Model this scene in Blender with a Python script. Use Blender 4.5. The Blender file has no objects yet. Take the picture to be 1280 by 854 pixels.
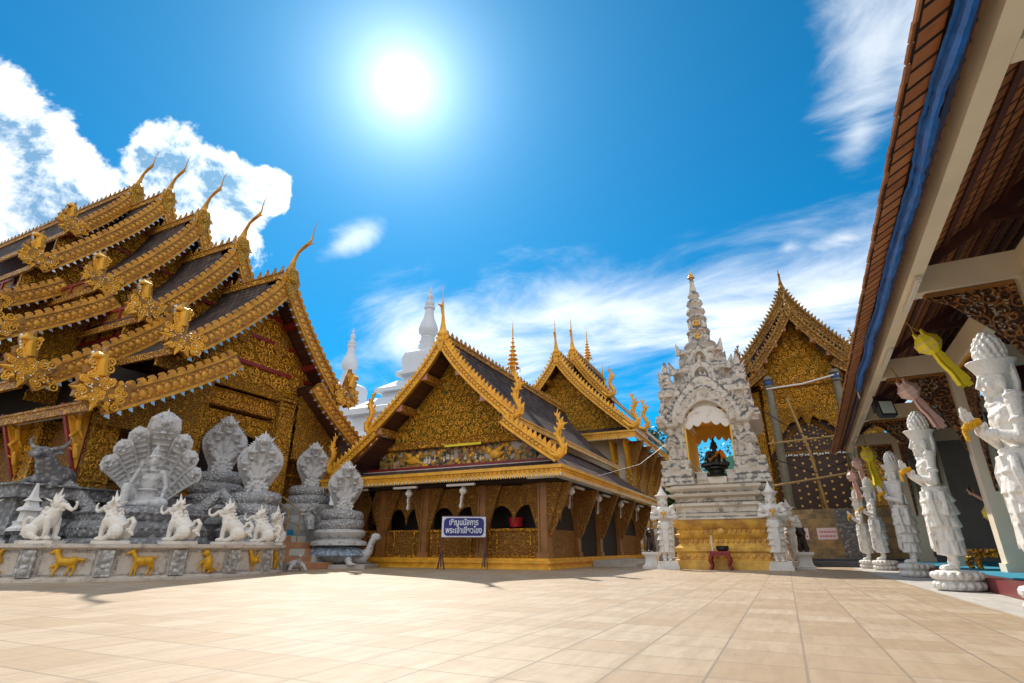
import bpy, math, random
from mathutils import Vector, Matrix, Euler, noise
R = math.radians
random.seed(7)
SC = bpy.context.scene
COL = SC.collection

# ------------------------------------------------------------------ camera
PITCH, YAW, CAMH = 21.1, 25.5, 0.6
cam_d = bpy.data.cameras.new('camera'); cam = bpy.data.objects.new('camera', cam_d); COL.objects.link(cam)
cam.location = (0, 0, CAMH); cam.rotation_euler = (R(90 + PITCH), 0, R(YAW))
cam_d.sensor_width = 36; cam_d.lens = 18.87; cam_d.clip_start = .05; cam_d.clip_end = 3000
SC.camera = cam
def ray(x, y):                                   # world direction seen at a pixel of the 1280 x 854 photograph
    u, v = (x - 640) / 671, (427 - y) / 671
    Y = math.cos(R(PITCH)) - v * math.sin(R(PITCH)); Z = math.sin(R(PITCH)) + v * math.cos(R(PITCH))
    c, s = math.cos(R(YAW)), math.sin(R(YAW))
    return Vector((u * c - Y * s, u * s + Y * c, Z)).normalized()

# ------------------------------------------------------------------ sun, exposure
SUN = ray(503, 105)
sun_el = math.asin(SUN.z); sun_az = math.atan2(SUN.x, SUN.y)
sd = bpy.data.lights.new('sun', 'SUN'); so = bpy.data.objects.new('sun', sd); COL.objects.link(so)
sd.energy = 2.75; sd.angle = R(.55); sd.color = (1, .93, .82)
so.rotation_euler = SUN.to_track_quat('Z', 'Y').to_euler(); so.location = (0, 0, 60)
SC.view_settings.view_transform = 'Standard'; SC.view_settings.look = 'None'
SC.view_settings.exposure = 1.0; SC.view_settings.gamma = 1; SC.view_settings.use_curve_mapping = False
SC.cycles.max_bounces = 7; SC.cycles.diffuse_bounces = 4; SC.cycles.use_denoising = True
SC.cycles.sample_clamp_indirect = 6

# ------------------------------------------------------------------ node shorthand
class NT:
    def __init__(s, tree): s.t = tree
    def n(s, typ, ins=None, **kw):
        nd = s.t.nodes.new('ShaderNode' + typ)
        for k, v in kw.items(): setattr(nd, k, v)
        for k, v in (ins or {}).items(): s.set(nd.inputs[k], v)
        return nd
    def set(s, sock, v):
        if isinstance(v, bpy.types.NodeSocket): s.t.links.new(v, sock)
        else:
            try: sock.default_value = v
            except Exception: sock.default_value = tuple(v) + (1,) if len(v) == 3 else v
    def m(s, op, a, b=0., c=None, clamp=False):
        nd = s.n('Math', operation=op, use_clamp=clamp); s.set(nd.inputs[0], a); s.set(nd.inputs[1], b)
        if c is not None: s.set(nd.inputs[2], c)
        return nd.outputs[0]
    def vm(s, op, a, b=(0, 0, 0), out=0):
        nd = s.n('VectorMath', operation=op); s.set(nd.inputs[0], a); s.set(nd.inputs[1], b)
        return nd.outputs[out]
    def mix(s, f, a, b, bt='MIX'):
        nd = s.n('Mix', data_type='RGBA', blend_type=bt)
        s.set(nd.inputs[0], f); s.set(nd.inputs[6], a); s.set(nd.inputs[7], b)
        return nd.outputs[2]
    def ss(s, x, lo, hi, a=0., b=1.):
        nd = s.n('MapRange', interpolation_type='SMOOTHSTEP', ins={0: x, 1: lo, 2: hi, 3: a, 4: b}); return nd.outputs[0]
    def noise(s, vec, scale, detail=4., rough=.55, dist=0., out=0):
        return s.n('TexNoise', ins={'Vector': vec, 'Scale': scale, 'Detail': detail, 'Roughness': rough, 'Distortion': dist}).outputs[out]

# ------------------------------------------------------------------ sky
W = bpy.data.worlds.new('World'); SC.world = W; W.use_nodes = True
w = NT(W.node_tree); W.node_tree.nodes.clear()
d = w.vm('NORMALIZE', w.n('TexCoord').outputs['Generated'])
sky = w.n('TexSky', sky_type='NISHITA', sun_disc=False, sun_elevation=sun_el, sun_rotation=sun_az, altitude=300, air_density=1.0, dust_density=.05, ozone_density=2.0)
sepd = w.n('SeparateXYZ', ins={0: d}); dz = sepd.outputs[2]
skc = w.n('HueSaturation', ins={'Hue': .490, 'Saturation': 2.1, 'Value': .92, 'Color': sky.outputs[0]}).outputs[0]
dots = w.vm('DOT_PRODUCT', d, tuple(SUN), 1)
ang = w.m('ARCCOSINE', w.m('MINIMUM', dots, .99999))
plane = w.n('CombineXYZ', ins={0: w.m('DIVIDE', sepd.outputs[0], w.m('ADD', w.m('MAXIMUM', dz, 0), .18)), 1: w.m('DIVIDE', sepd.outputs[1], w.m('ADD', w.m('MAXIMUM', dz, 0), .18)), 2: 0.}).outputs[0]
def blob(px, py, a, b, rot=0):                   # a soft oval round one direction of the sky, 1 in the middle, 0 at the rim
    c = ray(px, py); e1 = Vector((0, 0, 1)).cross(c).normalized() * -1; e2 = c.cross(e1).normalized() * -1
    if e2.z < 0: e2 = -e2
    q1 = e1 * math.cos(rot) + e2 * math.sin(rot); q2 = e2 * math.cos(rot) - e1 * math.sin(rot)
    df = w.vm('SUBTRACT', d, tuple(c))
    x = w.m('DIVIDE', w.vm('DOT_PRODUCT', df, tuple(q1), 1), a); y = w.m('DIVIDE', w.vm('DOT_PRODUCT', df, tuple(q2), 1), b)
    return w.m('SUBTRACT', 1., w.m('SQRT', w.m('ADD', w.m('MULTIPLY', x, x), w.m('MULTIPLY', y, y))))
def union(l):
    r = l[0]
    for q in l[1:]: r = w.m('SMOOTH_MAX', r, q, .14)
    return r
cum = union([blob(-5, 185, .13, .12), blob(60, 265, .17, .10), blob(-40, 320, .25, .19), blob(135, 285, .10, .08),
             blob(218, 218, .075, .085), blob(275, 245, .09, .085), blob(235, 285, .13, .09), blob(330, 238, .045, .05), blob(120, 350, .24, .12), blob(-250, 300, .4, .30)])
nz = w.noise(d, 8.5, 10, .64, .2); nz2 = w.noise(w.vm('ADD', d, tuple(SUN * .02)), 8.5, 10, .64, .2)
cd = w.m('ADD', cum, w.m('MULTIPLY', w.m('SUBTRACT', nz, .5), 1.6))
ca = w.ss(cd, .02, .22)
thick = w.ss(w.m('ADD', cum, w.m('MULTIPLY', w.m('SUBTRACT', nz2, .5), 1.6)), .16, .70)
patch = w.ss(w.noise(d, 4.2, 5, .5, .3), .42, .62)
edge = w.m('MULTIPLY', w.m('SUBTRACT', nz, nz2), 6.)
cshade = w.m('SUBTRACT', w.m('MULTIPLY', thick, w.m('MULTIPLY_ADD', patch, .85, .38)), edge, clamp=True)
ccol = w.mix(cshade, (10.5, 10.6, 10.8, 1), (1.6, 3.1, 5.0, 1))
# thin high cloud
cir = union([blob(780, 400, .42, .14), blob(920, 400, .30, .15), blob(600, 425, .26, .12), blob(1030, 370, .22, .11), blob(520, 420, .14, .11), blob(1150, 420, .25, .14)])
st = w.n('Mapping', ins={'Vector': plane, 'Rotation': (0, 0, R(35)), 'Scale': (1.1, 2.2, 1)}).outputs[0]
cn = w.noise(st, 1.3, 8, .62, .5)
cir_a = w.m('MULTIPLY', w.ss(w.m('ADD', cir, w.m('MULTIPLY', w.m('SUBTRACT', cn, .5), 2.5)), -.02, 1.15), .92)
tr = union([blob(1090, 90, .20, .11, R(60)), blob(1075, 165, .10, .06, R(60)), blob(1160, 60, .16, .14, R(50)), blob(1050, 300, .09, .03), blob(985, 310, .05, .03), blob(440, 300, .12, .035, R(38))])
cn2 = w.noise(st, 2.2, 8, .62, .6)
tr_a = w.m('MULTIPLY', w.ss(w.m('ADD', tr, w.m('MULTIPLY', w.m('SUBTRACT', cn2, .5), 2.4)), .25, 1.25), .8)
hz = w.ss(dz, -.02, .22)
skc = w.mix(hz, (3.2, 5.6, 7.6, 1), skc)
# unseen bright cloud bank, added to the sky behind the camera as fill light
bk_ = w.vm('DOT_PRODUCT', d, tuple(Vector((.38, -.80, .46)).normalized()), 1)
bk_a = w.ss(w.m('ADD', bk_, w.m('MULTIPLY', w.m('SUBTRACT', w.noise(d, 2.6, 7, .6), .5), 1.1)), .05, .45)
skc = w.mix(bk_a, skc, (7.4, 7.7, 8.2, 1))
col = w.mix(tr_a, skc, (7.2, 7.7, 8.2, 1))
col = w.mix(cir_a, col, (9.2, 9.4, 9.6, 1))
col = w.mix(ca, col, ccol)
# bright air round the sun and the sun's own blinding core
g1 = w.m('POWER', 2.718, w.m('MULTIPLY', ang, -1 / .058)); g2 = w.m('POWER', 2.718, w.m('MULTIPLY', ang, -1 / .24))
G1, G2 = w.m('MULTIPLY', g1, 12.5), w.m('MULTIPLY', g2, 3.4)
gcol = w.n('CombineXYZ', ins={0: w.m('MULTIPLY_ADD', G2, .42, G1), 1: w.m('MULTIPLY_ADD', G2, .95, G1), 2: w.m('MULTIPLY_ADD', G2, 1.1, G1)}).outputs[0]
col = w.vm('ADD', col, gcol)
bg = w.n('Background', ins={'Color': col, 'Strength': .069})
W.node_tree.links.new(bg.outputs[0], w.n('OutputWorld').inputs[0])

# ------------------------------------------------------------------ mesh builder
def zrot(a): return Matrix.Rotation(a, 4, 'Z')
def align(v):                                    # matrix turning +Z to v
    return Vector(v).to_track_quat('Z', 'Y').to_matrix().to_4x4()
class MB:
    def __init__(s): s.v = []; s.f = []; s.mi = []; s.uv = []
    def add(s, vs, fs, mi=0, M=None, uvs=None):
        o = len(s.v)
        s.v += [tuple(M @ Vector(p)) for p in vs] if M is not None else [tuple(p) for p in vs]
        for k, f in enumerate(fs):
            s.f.append([o + i for i in f]); s.mi.append(mi); s.uv.append([uvs[i] for i in f] if uvs else None)
        return s
    def merge(s, o, M=None):
        n = len(s.v); s.v += [tuple(M @ Vector(p)) for p in o.v] if M is not None else o.v
        s.f += [[n + i for i in f] for f in o.f]; s.mi += o.mi; s.uv += o.uv
        return s
    def box(s, c, e, mi=0, M=None, rz=0, top=None):
        x, y, z = e[0] / 2, e[1] / 2, e[2] / 2; tx, ty = (x, y) if top is None else (top[0] / 2, top[1] / 2)
        vs = [Vector(p) for p in ((-x, -y, -z), (x, -y, -z), (x, y, -z), (-x, y, -z), (-tx, -ty, z), (tx, -ty, z), (tx, ty, z), (-tx, ty, z))]
        m = Matrix.Translation(c) @ zrot(rz)
        if M is not None: m = M @ m
        return s.add(vs, [(3, 2, 1, 0), (4, 5, 6, 7), (0, 1, 5, 4), (1, 2, 6, 5), (2, 3, 7, 6), (3, 0, 4, 7)], mi, m)
    def bar(s, a, b, wd, ht, mi=0, up=(0, 0, 1)):     # beam between two points
        a, b = Vector(a), Vector(b); t = (b - a); L = t.length; t.normalize()
        sd = t.cross(Vector(up)).normalized(); u = sd.cross(t)
        m = Matrix((( sd.x, t.x, u.x, (a.x + b.x) / 2), (sd.y, t.y, u.y, (a.y + b.y) / 2), (sd.z, t.z, u.z, (a.z + b.z) / 2), (0, 0, 0, 1)))
        return s.box((0, 0, 0), (wd, L, ht), mi, m)
    def prism(s, poly, o, ex, ey, depth, mi=0):       # polygon (x,y) in plane ex,ey at o, pushed along ex x ey, centred
        o, ex, ey = Vector(o), Vector(ex), Vector(ey); n = ex.cross(ey).normalized() * (depth / 2); k = len(poly)
        vs = [o + ex * p[0] + ey * p[1] - n for p in poly] + [o + ex * p[0] + ey * p[1] + n for p in poly]
        fs = [tuple(range(k))[::-1], tuple(range(k, 2 * k))] + [(i, (i + 1) % k, (i + 1) % k + k, i + k) for i in range(k)]
        return s.add(vs, fs, mi)
    def tube(s, pts, rad, n=8, flat=1., side=None, mi=0, caps=True):
        pts = [Vector(p) for p in pts]; k = len(pts)
        if not hasattr(rad, '__len__'): rad = [rad] * k
        if not hasattr(flat, '__len__'): flat = [flat] * k
        vs = []; last = None
        for i in range(k):
            t = (pts[min(i + 1, k - 1)] - pts[max(i - 1, 0)]).normalized()
            if side is not None: sd = Vector(side)
            elif last is not None: sd = last
            else: sd = Vector((0, 0, 1)).cross(t) if abs(t.z) < .95 else Vector((1, 0, 0))
            sd = (sd - t * sd.dot(t))
            sd = sd.normalized() if sd.length > 1e-6 else t.orthogonal().normalized()
            last = sd; b = t.cross(sd)
            for j in range(n):
                a = 2 * math.pi * j / n
                vs.append(pts[i] + sd * (math.cos(a) * rad[i]) + b * (math.sin(a) * rad[i] * flat[i]))
        fs = [(i * n + j, i * n + (j + 1) % n, (i + 1) * n + (j + 1) % n, (i + 1) * n + j) for i in range(k - 1) for j in range(n)]
        if caps: fs += [tuple(range(n))[::-1], tuple(range((k - 1) * n, k * n))]
        return s.add(vs, fs, mi)
    def cap(s, a, b, r0, r1, n=10, mi=0, flat=1., side=None):     # limb with round ends
        a, b = Vector(a), Vector(b); t = (b - a).normalized()
        P = [a - t * r0 * .95, a - t * r0 * .7, a, b, b + t * r1 * .7, b + t * r1 * .95]
        return s.tube(P, [r0 * .3, r0 * .72, r0, r1, r1 * .72, r1 * .3], n, flat, side, mi)
    def lathe(s, prof, c=(0, 0, 0), n=16, mi=0, M=None, rz=0, fn=None):
        vs = []; k = len(prof)
        for r, z in prof:
            for j in range(n):
                a = 2 * math.pi * j / n + rz; q = r if fn is None else fn(r, z, a)
                vs.append((c[0] + q * math.cos(a), c[1] + q * math.sin(a), c[2] + z))
        fs = [(i * n + j, i * n + (j + 1) % n, (i + 1) * n + (j + 1) % n, (i + 1) * n + j) for i in range(k - 1) for j in range(n)]
        fs += [tuple(range(n))[::-1], tuple(range((k - 1) * n, k * n))]
        return s.add(vs, fs, mi, M)
    def sq(s, prof, c=(0, 0, 0), mi=0, asp=1., red=0):             # stacked square mouldings: (half width, z); red = notch at the corners
        k = len(prof); vs = []
        if red: base = [(1, -1 + red), (1, 1 - red), (1 - red, 1 - red), (1 - red, 1), (-1 + red, 1), (-1 + red, 1 - red), (-1, 1 - red), (-1, -1 + red), (-1 + red, -1 + red), (-1 + red, -1), (1 - red, -1), (1 - red, -1 + red)]
        else: base = [(1, -1), (1, 1), (-1, 1), (-1, -1)]
        n = len(base)
        for r, z in prof:
            for x, y in base: vs.append((c[0] + x * r, c[1] + y * r * asp, c[2] + z))
        fs = [(i * n + j, i * n + (j + 1) % n, (i + 1) * n + (j + 1) % n, (i + 1) * n + j) for i in range(k - 1) for j in range(n)]
        fs += [tuple(range(n))[::-1], tuple(range((k - 1) * n, k * n))]
        return s.add(vs, fs, mi)
    def ell(s, c, r, M=None, n=12, mi=0):
        if not hasattr(r, '__len__'): r = (r, r, r)
        vs = [(0, 0, -r[2])]; h = max(4, n // 2)
        for i in range(1, h):
            p = math.pi * i / h - math.pi / 2
            for j in range(n):
                a = 2 * math.pi * j / n; vs.append((r[0] * math.cos(p) * math.cos(a), r[1] * math.cos(p) * math.sin(a), r[2] * math.sin(p)))
        vs.append((0, 0, r[2])); L = len(vs) - 1
        fs = [(0, 1 + (j + 1) % n, 1 + j) for j in range(n)]
        for i in range(h - 2):
            for j in range(n): a = 1 + i * n + j; b = 1 + i * n + (j + 1) % n; fs.append((a, b, b + n, a + n))
        fs += [(L, L - n + j, L - n + (j + 1) % n) for j in range(n)]
        m = Matrix.Translation(c) @ (M if M is not None else Matrix.Identity(4))
        return s.add(vs, fs, mi, m)
    def cone(s, a, b, r, n=6, mi=0, flat=1., side=None): return s.tube([a, b], [r, r * .06], n, flat, side, mi)
    def torus(s, c, Rr, r, M=None, n=28, k=10, mi=0, flat=1.):
        vs = []
        for i in range(n):
            a = 2 * math.pi * i / n
            for j in range(k):
                b = 2 * math.pi * j / k; q = Rr + r * math.cos(b)
                vs.append((q * math.cos(a), q * math.sin(a), r * flat * math.sin(b)))
        fs = [(i * k + j, ((i + 1) % n) * k + j, ((i + 1) % n) * k + (j + 1) % k, i * k + (j + 1) % k) for i in range(n) for j in range(k)]
        return s.add(vs, fs, mi, Matrix.Translation(c) @ (M if M is not None else Matrix.Identity(4)))
    def mesh(s, name, mats, off=(0, 0, 0), ang=38):
        me = bpy.data.meshes.new(name); ox, oy, oz = off
        me.from_pydata([(x - ox, y - oy, z - oz) for x, y, z in s.v], [], s.f)
        for m in (mats if isinstance(mats, (list, tuple)) else [mats]): me.materials.append(m)
        me.polygons.foreach_set('material_index', s.mi)
        if any(u for u in s.uv):
            ul = me.uv_layers.new(name='UVMap'); flat = []
            for f, u in zip(s.f, s.uv):
                for i in range(len(f)): flat += list(u[i]) if u else [0., 0.]
            ul.data.foreach_set('uv', flat)
        me.polygons.foreach_set('use_smooth', [True] * len(s.f)); me.set_sharp_from_angle(angle=R(ang)); me.update()
        return me
    def build(s, name, mats, parent=None, ang=38):
        off = (0, 0, 0)
        if parent is not None:
            q = parent
            while q is not None: off = tuple(Vector(off) + q.location); q = q.parent
        me = s.mesh(name, mats, off, ang)
        o = bpy.data.objects.new(name, me); COL.objects.link(o)
        if parent is not None: o.parent = parent
        return o
    def sculpt(s, name, mats, vox, parent=None, it=2, ang=60):      # fuses all pieces into one skin
        me = s.mesh(name + '_raw', []); t = bpy.data.objects.new('sculpt_raw', me); COL.objects.link(t)
        a = t.modifiers.new('r', 'REMESH'); a.mode = 'VOXEL'; a.voxel_size = vox
        b = t.modifiers.new('s', 'SMOOTH'); b.factor = .5; b.iterations = it
        dg = bpy.context.evaluated_depsgraph_get(); out = bpy.data.meshes.new_from_object(t.evaluated_get(dg)); out.name = name
        bpy.data.objects.remove(t); bpy.data.meshes.remove(me)
        out.materials.clear()
        for m in (mats if isinstance(mats, (list, tuple)) else [mats]): out.materials.append(m)
        out.polygons.foreach_set('use_smooth', [True] * len(out.polygons)); out.set_sharp_from_angle(angle=R(ang))
        o = bpy.data.objects.new(name, out); COL.objects.link(o)
        if parent is not None: o.parent = parent
        return o

def tag(o, label=None, cat=None, group=None, kind=None):
    if label: o['label'] = label
    if cat: o['category'] = cat
    if group: o['group'] = group
    if kind: o['kind'] = kind
    return o
def thing(name, label, cat, loc=(0, 0, 0), group=None, rz=0):
    o = bpy.data.objects.new(name, None); COL.objects.link(o); o.location = loc; o.rotation_euler = (0, 0, rz); o.empty_display_size = .2
    return tag(o, label, cat, group)
def kids(o): return [c for c in COL.objects if c.parent == o]
def dup(root, loc, rz=0, label=None, scale=1., group=None):
    def cp(o, par):
        ch = kids(o); c = o.copy(); COL.objects.link(c)
        if par: c.parent = par
        for q in ch: cp(q, c)
        return c
    r = cp(root, None); r.location = loc; r.rotation_euler = (0, 0, rz)
    r.scale = scale if hasattr(scale, '__len__') else (scale,) * 3
    if label: r['label'] = label
    if group: r['group'] = group
    return r

# ------------------------------------------------------------------ materials
def newmat(name):
    m = bpy.data.materials.new(name); m.use_nodes = True; m.node_tree.nodes.clear(); t = NT(m.node_tree)
    b = t.n('BsdfPrincipled'); o = t.n('OutputMaterial'); m.node_tree.links.new(b.outputs[0], o.inputs[0])
    return m, t, b
def pset(t, b, col=None, rough=None, metal=None, bump=None, bs=.5, bd=.02, spec=None):
    if col is not None: t.set(b.inputs['Base Color'], col)
    if rough is not None: t.set(b.inputs['Roughness'], rough)
    if metal is not None: t.set(b.inputs['Metallic'], metal)
    if spec is not None: t.set(b.inputs['Specular IOR Level'], spec)
    if bump is not None: t.set(b.inputs['Normal'], t.n('Bump', ins={'Strength': bs, 'Distance': bd, 'Height': bump}).outputs[0])
def C4(c): return tuple(c) + (1,)
def plain(name, col, rough=.6, metal=0., var=.25, scale=3., bump=.15, dirt=None):
    m, t, b = newmat(name); oc = t.n('TexCoord').outputs['Object']
    nz = t.noise(oc, scale, 6, .6); c2 = tuple(x * (1 - var) for x in col)
    cc = t.mix(t.ss(nz, .35, .68), C4(col), C4(dirt or c2))
    f = t.noise(oc, scale * 9, 3)
    pset(t, b, cc, t.m('ADD', rough - .1, t.m('MULTIPLY', f, .2)), metal, f, bump, .01)
    return m
def carved(name, hi, lo, s=5., metal=.45, rough=.36, bd=.05, spot=None, freq=26., cut=(-.35, .35), glint=None):
    m, t, b = newmat(name); oc = t.n('TexCoord').outputs['Object']
    wob = t.vm('SCALE', t.vm('SUBTRACT', t.noise(oc, s * .9, 2, .5, 0, 1), (.5, .5, .5)), (0, 0, 0)); wn = wob.node; wn.inputs['Scale'].default_value = .55 / s
    p = t.vm('ADD', oc, wob)
    vo = t.n('TexVoronoi', feature='F1', ins={'Vector': p, 'Scale': s}); dist = vo.outputs['Distance']
    ring = t.m('SINE', t.m('MULTIPLY', dist, freq * .55))
    fine = t.n('TexVoronoi', feature='F1', ins={'Vector': p, 'Scale': s * 3.3}).outputs['Distance']
    h = t.m('SUBTRACT', ring, t.m('MULTIPLY', fine, 1.3))
    k = t.ss(h, cut[0] - .45, cut[1] - .35)
    age = t.noise(oc, 1.1, 5, .6)
    hi2 = t.mix(t.ss(age, .35, .7), C4(hi), C4((hi[0] * .74, hi[1] * .68, hi[2] * .6)))
    low = C4(lo)
    if spot: low = t.mix(t.m('GREATER_THAN', t.noise(oc, s * 1.7, 1), .56), C4(lo), C4(spot))
    cc = t.mix(k, low, hi2)
    if glint: 
        gl = t.n('TexVoronoi', feature='F1', ins={'Vector': oc, 'Scale': s * 2.1}).outputs['Distance']
        cc = t.mix(t.m('LESS_THAN', gl, .13), cc, C4(glint))
    pset(t, b, cc, t.m('ADD', rough, t.m('MULTIPLY', age, .18)), t.m('MULTIPLY', k, metal), h, .9, bd)
    return m
def stone(name, col, dirt, s=2.5, amt=.5, up=.0, rough=.75, scales=0., bd=.02, grain=1.):
    m, t, b = newmat(name); tc = t.n('TexCoord'); oc = tc.outputs['Object']
    n1 = t.noise(oc, s, 8, .65); n2 = t.noise(oc, s * 11, 4, .6)
    nz = t.n('SeparateXYZ', ins={0: t.n('NewGeometry').outputs['Normal']}).outputs[2]
    k = t.m('ADD', n1, t.m('MULTIPLY', nz, up)); k = t.m('ADD', k, t.m('MULTIPLY', t.m('SUBTRACT', n2, .5), .35))
    f = t.ss(k, .62 - amt * .3, .80 - amt * .2)
    cc = t.mix(f, C4(col), C4(dirt))
    cc = t.mix(t.m('MULTIPLY', t.ss(n2, .3, .7), .22), cc, C4([c * .55 for c in col]))
    h = t.m('MULTIPLY', n2, grain)
    if scales:
        vo = t.n('TexVoronoi', feature='F1', ins={'Vector': oc, 'Scale': scales}).outputs['Distance']
        h = t.m('ADD', h, t.m('MULTIPLY', t.ss(vo, 0., .6), -2.2)); cc = t.mix(t.ss(vo, .34, .62, 0., .55), cc, C4([c * .3 for c in dirt]))
    pset(t, b, cc, rough, 0., h, .8, bd)
    return m
def rooftile(name, c1, c2, wv=.30, hv=.26, bd=.04, rough=.8):
    m, t, b = newmat(name); uv = t.n('TexCoord').outputs['UV']
    br = t.n('TexBrick', ins={'Vector': uv, 'Color1': C4(c1), 'Color2': C4(c2), 'Mortar': C4([c * .3 for c in c1]), 'Scale': 1., 'Mortar Size': .022, 'Mortar Smooth': .3, 'Brick Width': wv, 'Row Height': hv})
    v = t.n('SeparateXYZ', ins={0: uv}).outputs[1]
    saw = t.m('FRACT', t.m('DIVIDE', v, hv)); nz = t.noise(t.n('TexCoord').outputs['Object'], .9, 6, .6)
    cc = t.mix(t.ss(nz, .4, .7, 0., .6), br.outputs[0], C4([c * .5 for c in c1]))
    pset(t, b, cc, rough, 0., t.m('ADD', saw, t.m('MULTIPLY', br.outputs[1], -.6)), .8, bd, .2)
    return m
def planks(name, c, wd=.16, axis=0, rough=.6, var=.35):
    m, t, b = newmat(name); oc = t.n('TexCoord').outputs['Object']
    x = t.n('SeparateXYZ', ins={0: oc}).outputs[axis]; q = t.m('DIVIDE', x, wd)
    fr = t.m('FRACT', q); gap = t.m('LESS_THAN', fr, .07); rnd = t.n('TexWhiteNoise', noise_dimensions='1D', ins={'W': t.m('FLOOR', q)}).outputs[0]
    cc = t.mix(rnd, C4(c), C4([k * (1 - var) for k in c])); cc = t.mix(gap, cc, C4([k * .15 for k in c]))
    pset(t, b, cc, rough, 0., t.m('SUBTRACT', t.noise(oc, 14, 3), t.m('MULTIPLY', gap, 2.)), .4, .01)
    return m

GOLD = carved('gilded_carving', (1., .54, .04), (.46, .20, .022), 5.5, .2, .34, .05, cut=(-.6, .1), glint=(.75, .7, .6))
GOLDP = carved('gilded_panel', (1., .52, .035), (.42, .175, .02), 7.5, .2, .34, .06, freq=24, cut=(-.6, .05))
GOLDG = carved('gilded_panel_on_green', (1., .56, .04), (.36, .16, .018), 8.5, .2, .34, .06, spot=(.02, .16, .06), freq=24, cut=(-.75, -.1))
GOLDD = plain('dull_gold_ground', (.46, .205, .022), .45, .15, .45, 5., .4)
GOLDC = carved('gilded_scrollwork', (1., .58, .045), (.55, .25, .025), 7., .22, .32, .05, cut=(-.8, -.1))
GOLDF = carved('gilded_frieze', (.96, .48, .04), (.40, .165, .02), 5.5, .2, .33, .04)
GOLDT = plain('deep_gilding', (.80, .385, .035), .38, .22, .35, 3., .4, dirt=(.50, .22, .025))
GOLDB = plain('bright_gilding', (.90, .46, .04), .36, .2, .3, 2., .3)
GOLDY = plain('yellow_gold_paint', (.95, .48, .035), .42, .12, .28, 4., .3)
WOODG = carved('gilded_brown_carving', (.56, .27, .045), (.33, .145, .026), 7., .12, .45, .04)
WOOD = plain('brown_lacquered_wood', (.36, .16, .04), .42, 0., .35, 2., .2)
DARKW = plain('dark_stained_wood', (.11, .03, .02), .55, 0., .4, 3., .2)
RED = plain('red_lacquer', (.30, .025, .022), .42, 0., .3, 3., .15)
PINKW = plain('faded_pink_wood', (.62, .30, .25), .6, 0., .2, 5., .2)
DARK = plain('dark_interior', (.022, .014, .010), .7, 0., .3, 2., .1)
STENCIL = None
ROOF = rooftile('dark_roof_tiles', (.055, .038, .032), (.13, .09, .075))
ROOFB = rooftile('brown_roof_tiles', (.075, .046, .036), (.17, .11, .088))
SOFFIT = planks('soffit_boards', (.11, .04, .022), .18, 2)
SILVER = plain('mirror_glass_trim', (.86, .86, .84), .18, .8, .2, 8., .2)
WHITE = plain('white_plaster', (.66, .69, .73), .55, 0., .06, 1.2, .1)
WHITES = stone('white_painted_stone', (.82, .79, .74), (.56, .50, .43), 3., .38, .0, .6, 0., .012, .7)
CREAMS = stone('cream_painted_stone', (.84, .79, .70), (.52, .45, .36), 3., .35, .0, .6, 0., .012, .7)
AGED = stone('weathered_white_stucco', (.80, .73, .62), (.10, .097, .094), 6.5, .52, .34, .85, 0., .03, 1.2)
AGEDL = stone('pale_weathered_stucco', (.80, .72, .60), (.17, .155, .14), 3.0, .5, .2, .85, 0., .03, 1.2)
NAGA = stone('silver_grey_naga', (.66, .65, .63), (.24, .25, .27), 6., .45, .0, .42, 0., .02, 1.)
NAGASC = stone('silver_grey_scales', (.66, .65, .64), (.26, .27, .29), 5., .45, .0, .42, 11., .035, .5)
GREYST = stone('grey_carved_stone', (.44, .43, .42), (.17, .17, .175), 3., .55, .0, .7, 7., .035, 1.)
PLINTH = stone('plinth_relief_plaster', (.74, .66, .56), (.36, .29, .23), 5., .45, .0, .8, 0., .02, 1.6)
PLINTHT = stone('plinth_scrolled_trim', (.78, .75, .70), (.48, .45, .42), 5., .45, .0, .7, 9., .03, 1.)
ZGOLD = plain('gold_relief_paint', (.80, .43, .02), .38, .3, .35, 9., .4)
TERRA = plain('terracotta_tile', (.48, .23, .11), .55, 0., .2, 4., .15)
CREAM = plain('cream_wall_paint', (.82, .71, .54), .6, 0., .10, 1.4, .1)
GREYP = None
BLUE = plain('blue_tarpaulin', (.015, .16, .62), .38, 0., .3, 6., .4)
YEL = plain('yellow_paper', (.95, .76, .03), .6, 0., .15, 6., .2)
PINK = plain('pink_paper', (.80, .50, .43), .6, 0., .15, 6., .2)
MARI = plain('marigold_flowers', (.90, .46, .0), .7, 0., .25, 30., .8)
BLACKM = plain('black_metal', (.02, .02, .022), .45, .2, .2, 5., .1)
STEEL = plain('brown_painted_steel', (.11, .055, .055), .5, .1, .3, 6., .2)
SKIN = plain('skin', (.46, .24, .15), .5, 0., .1, 8., .1)
CLOTH = plain('dark_cloth', (.02, .025, .045), .8, 0., .2, 9., .3)
BRONZE = plain('black_lacquered_bronze', (.022, .026, .022), .34, .3, .2, 6., .2)
ORANGE = plain('orange_robe', (.78, .27, .01), .65, 0., .2, 9., .4)
LEAF = plain('tree_leaves', (.055, .12, .025), .5, 0., .5, .8, .1)
BARK = plain('tree_bark', (.16, .11, .07), .85, 0., .3, 6., .5)
GREENM = planks('green_corrugated_sheet', (.10, .46, .40), .14, 0, .4, .25)
SIGNB = plain('sign_blue_enamel', (.008, .012, .20), .35, 0., .15, 5., .05)
SIGNW = plain('sign_white_paint', (.72, .78, .86), .4, 0., .06, 5., .05)
GREENC = plain('weathered_bronze_column', (.20, .18, .12), .5, .1, .3, 4., .3)
BAMBOO = plain('bamboo_pole', (.42, .26, .09), .55, 0., .25, 5., .2)
CONC = plain('pale_concrete', (.52, .49, .44), .75, 0., .16, 2., .2)
TEAL = plain('blue_carpet', (.02, .28, .42), .9, 0., .2, 7., .3)
TUBEW = plain('white_lamp_tube', (.74, .72, .66), .35, 0., .05, 4., .05)
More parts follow.
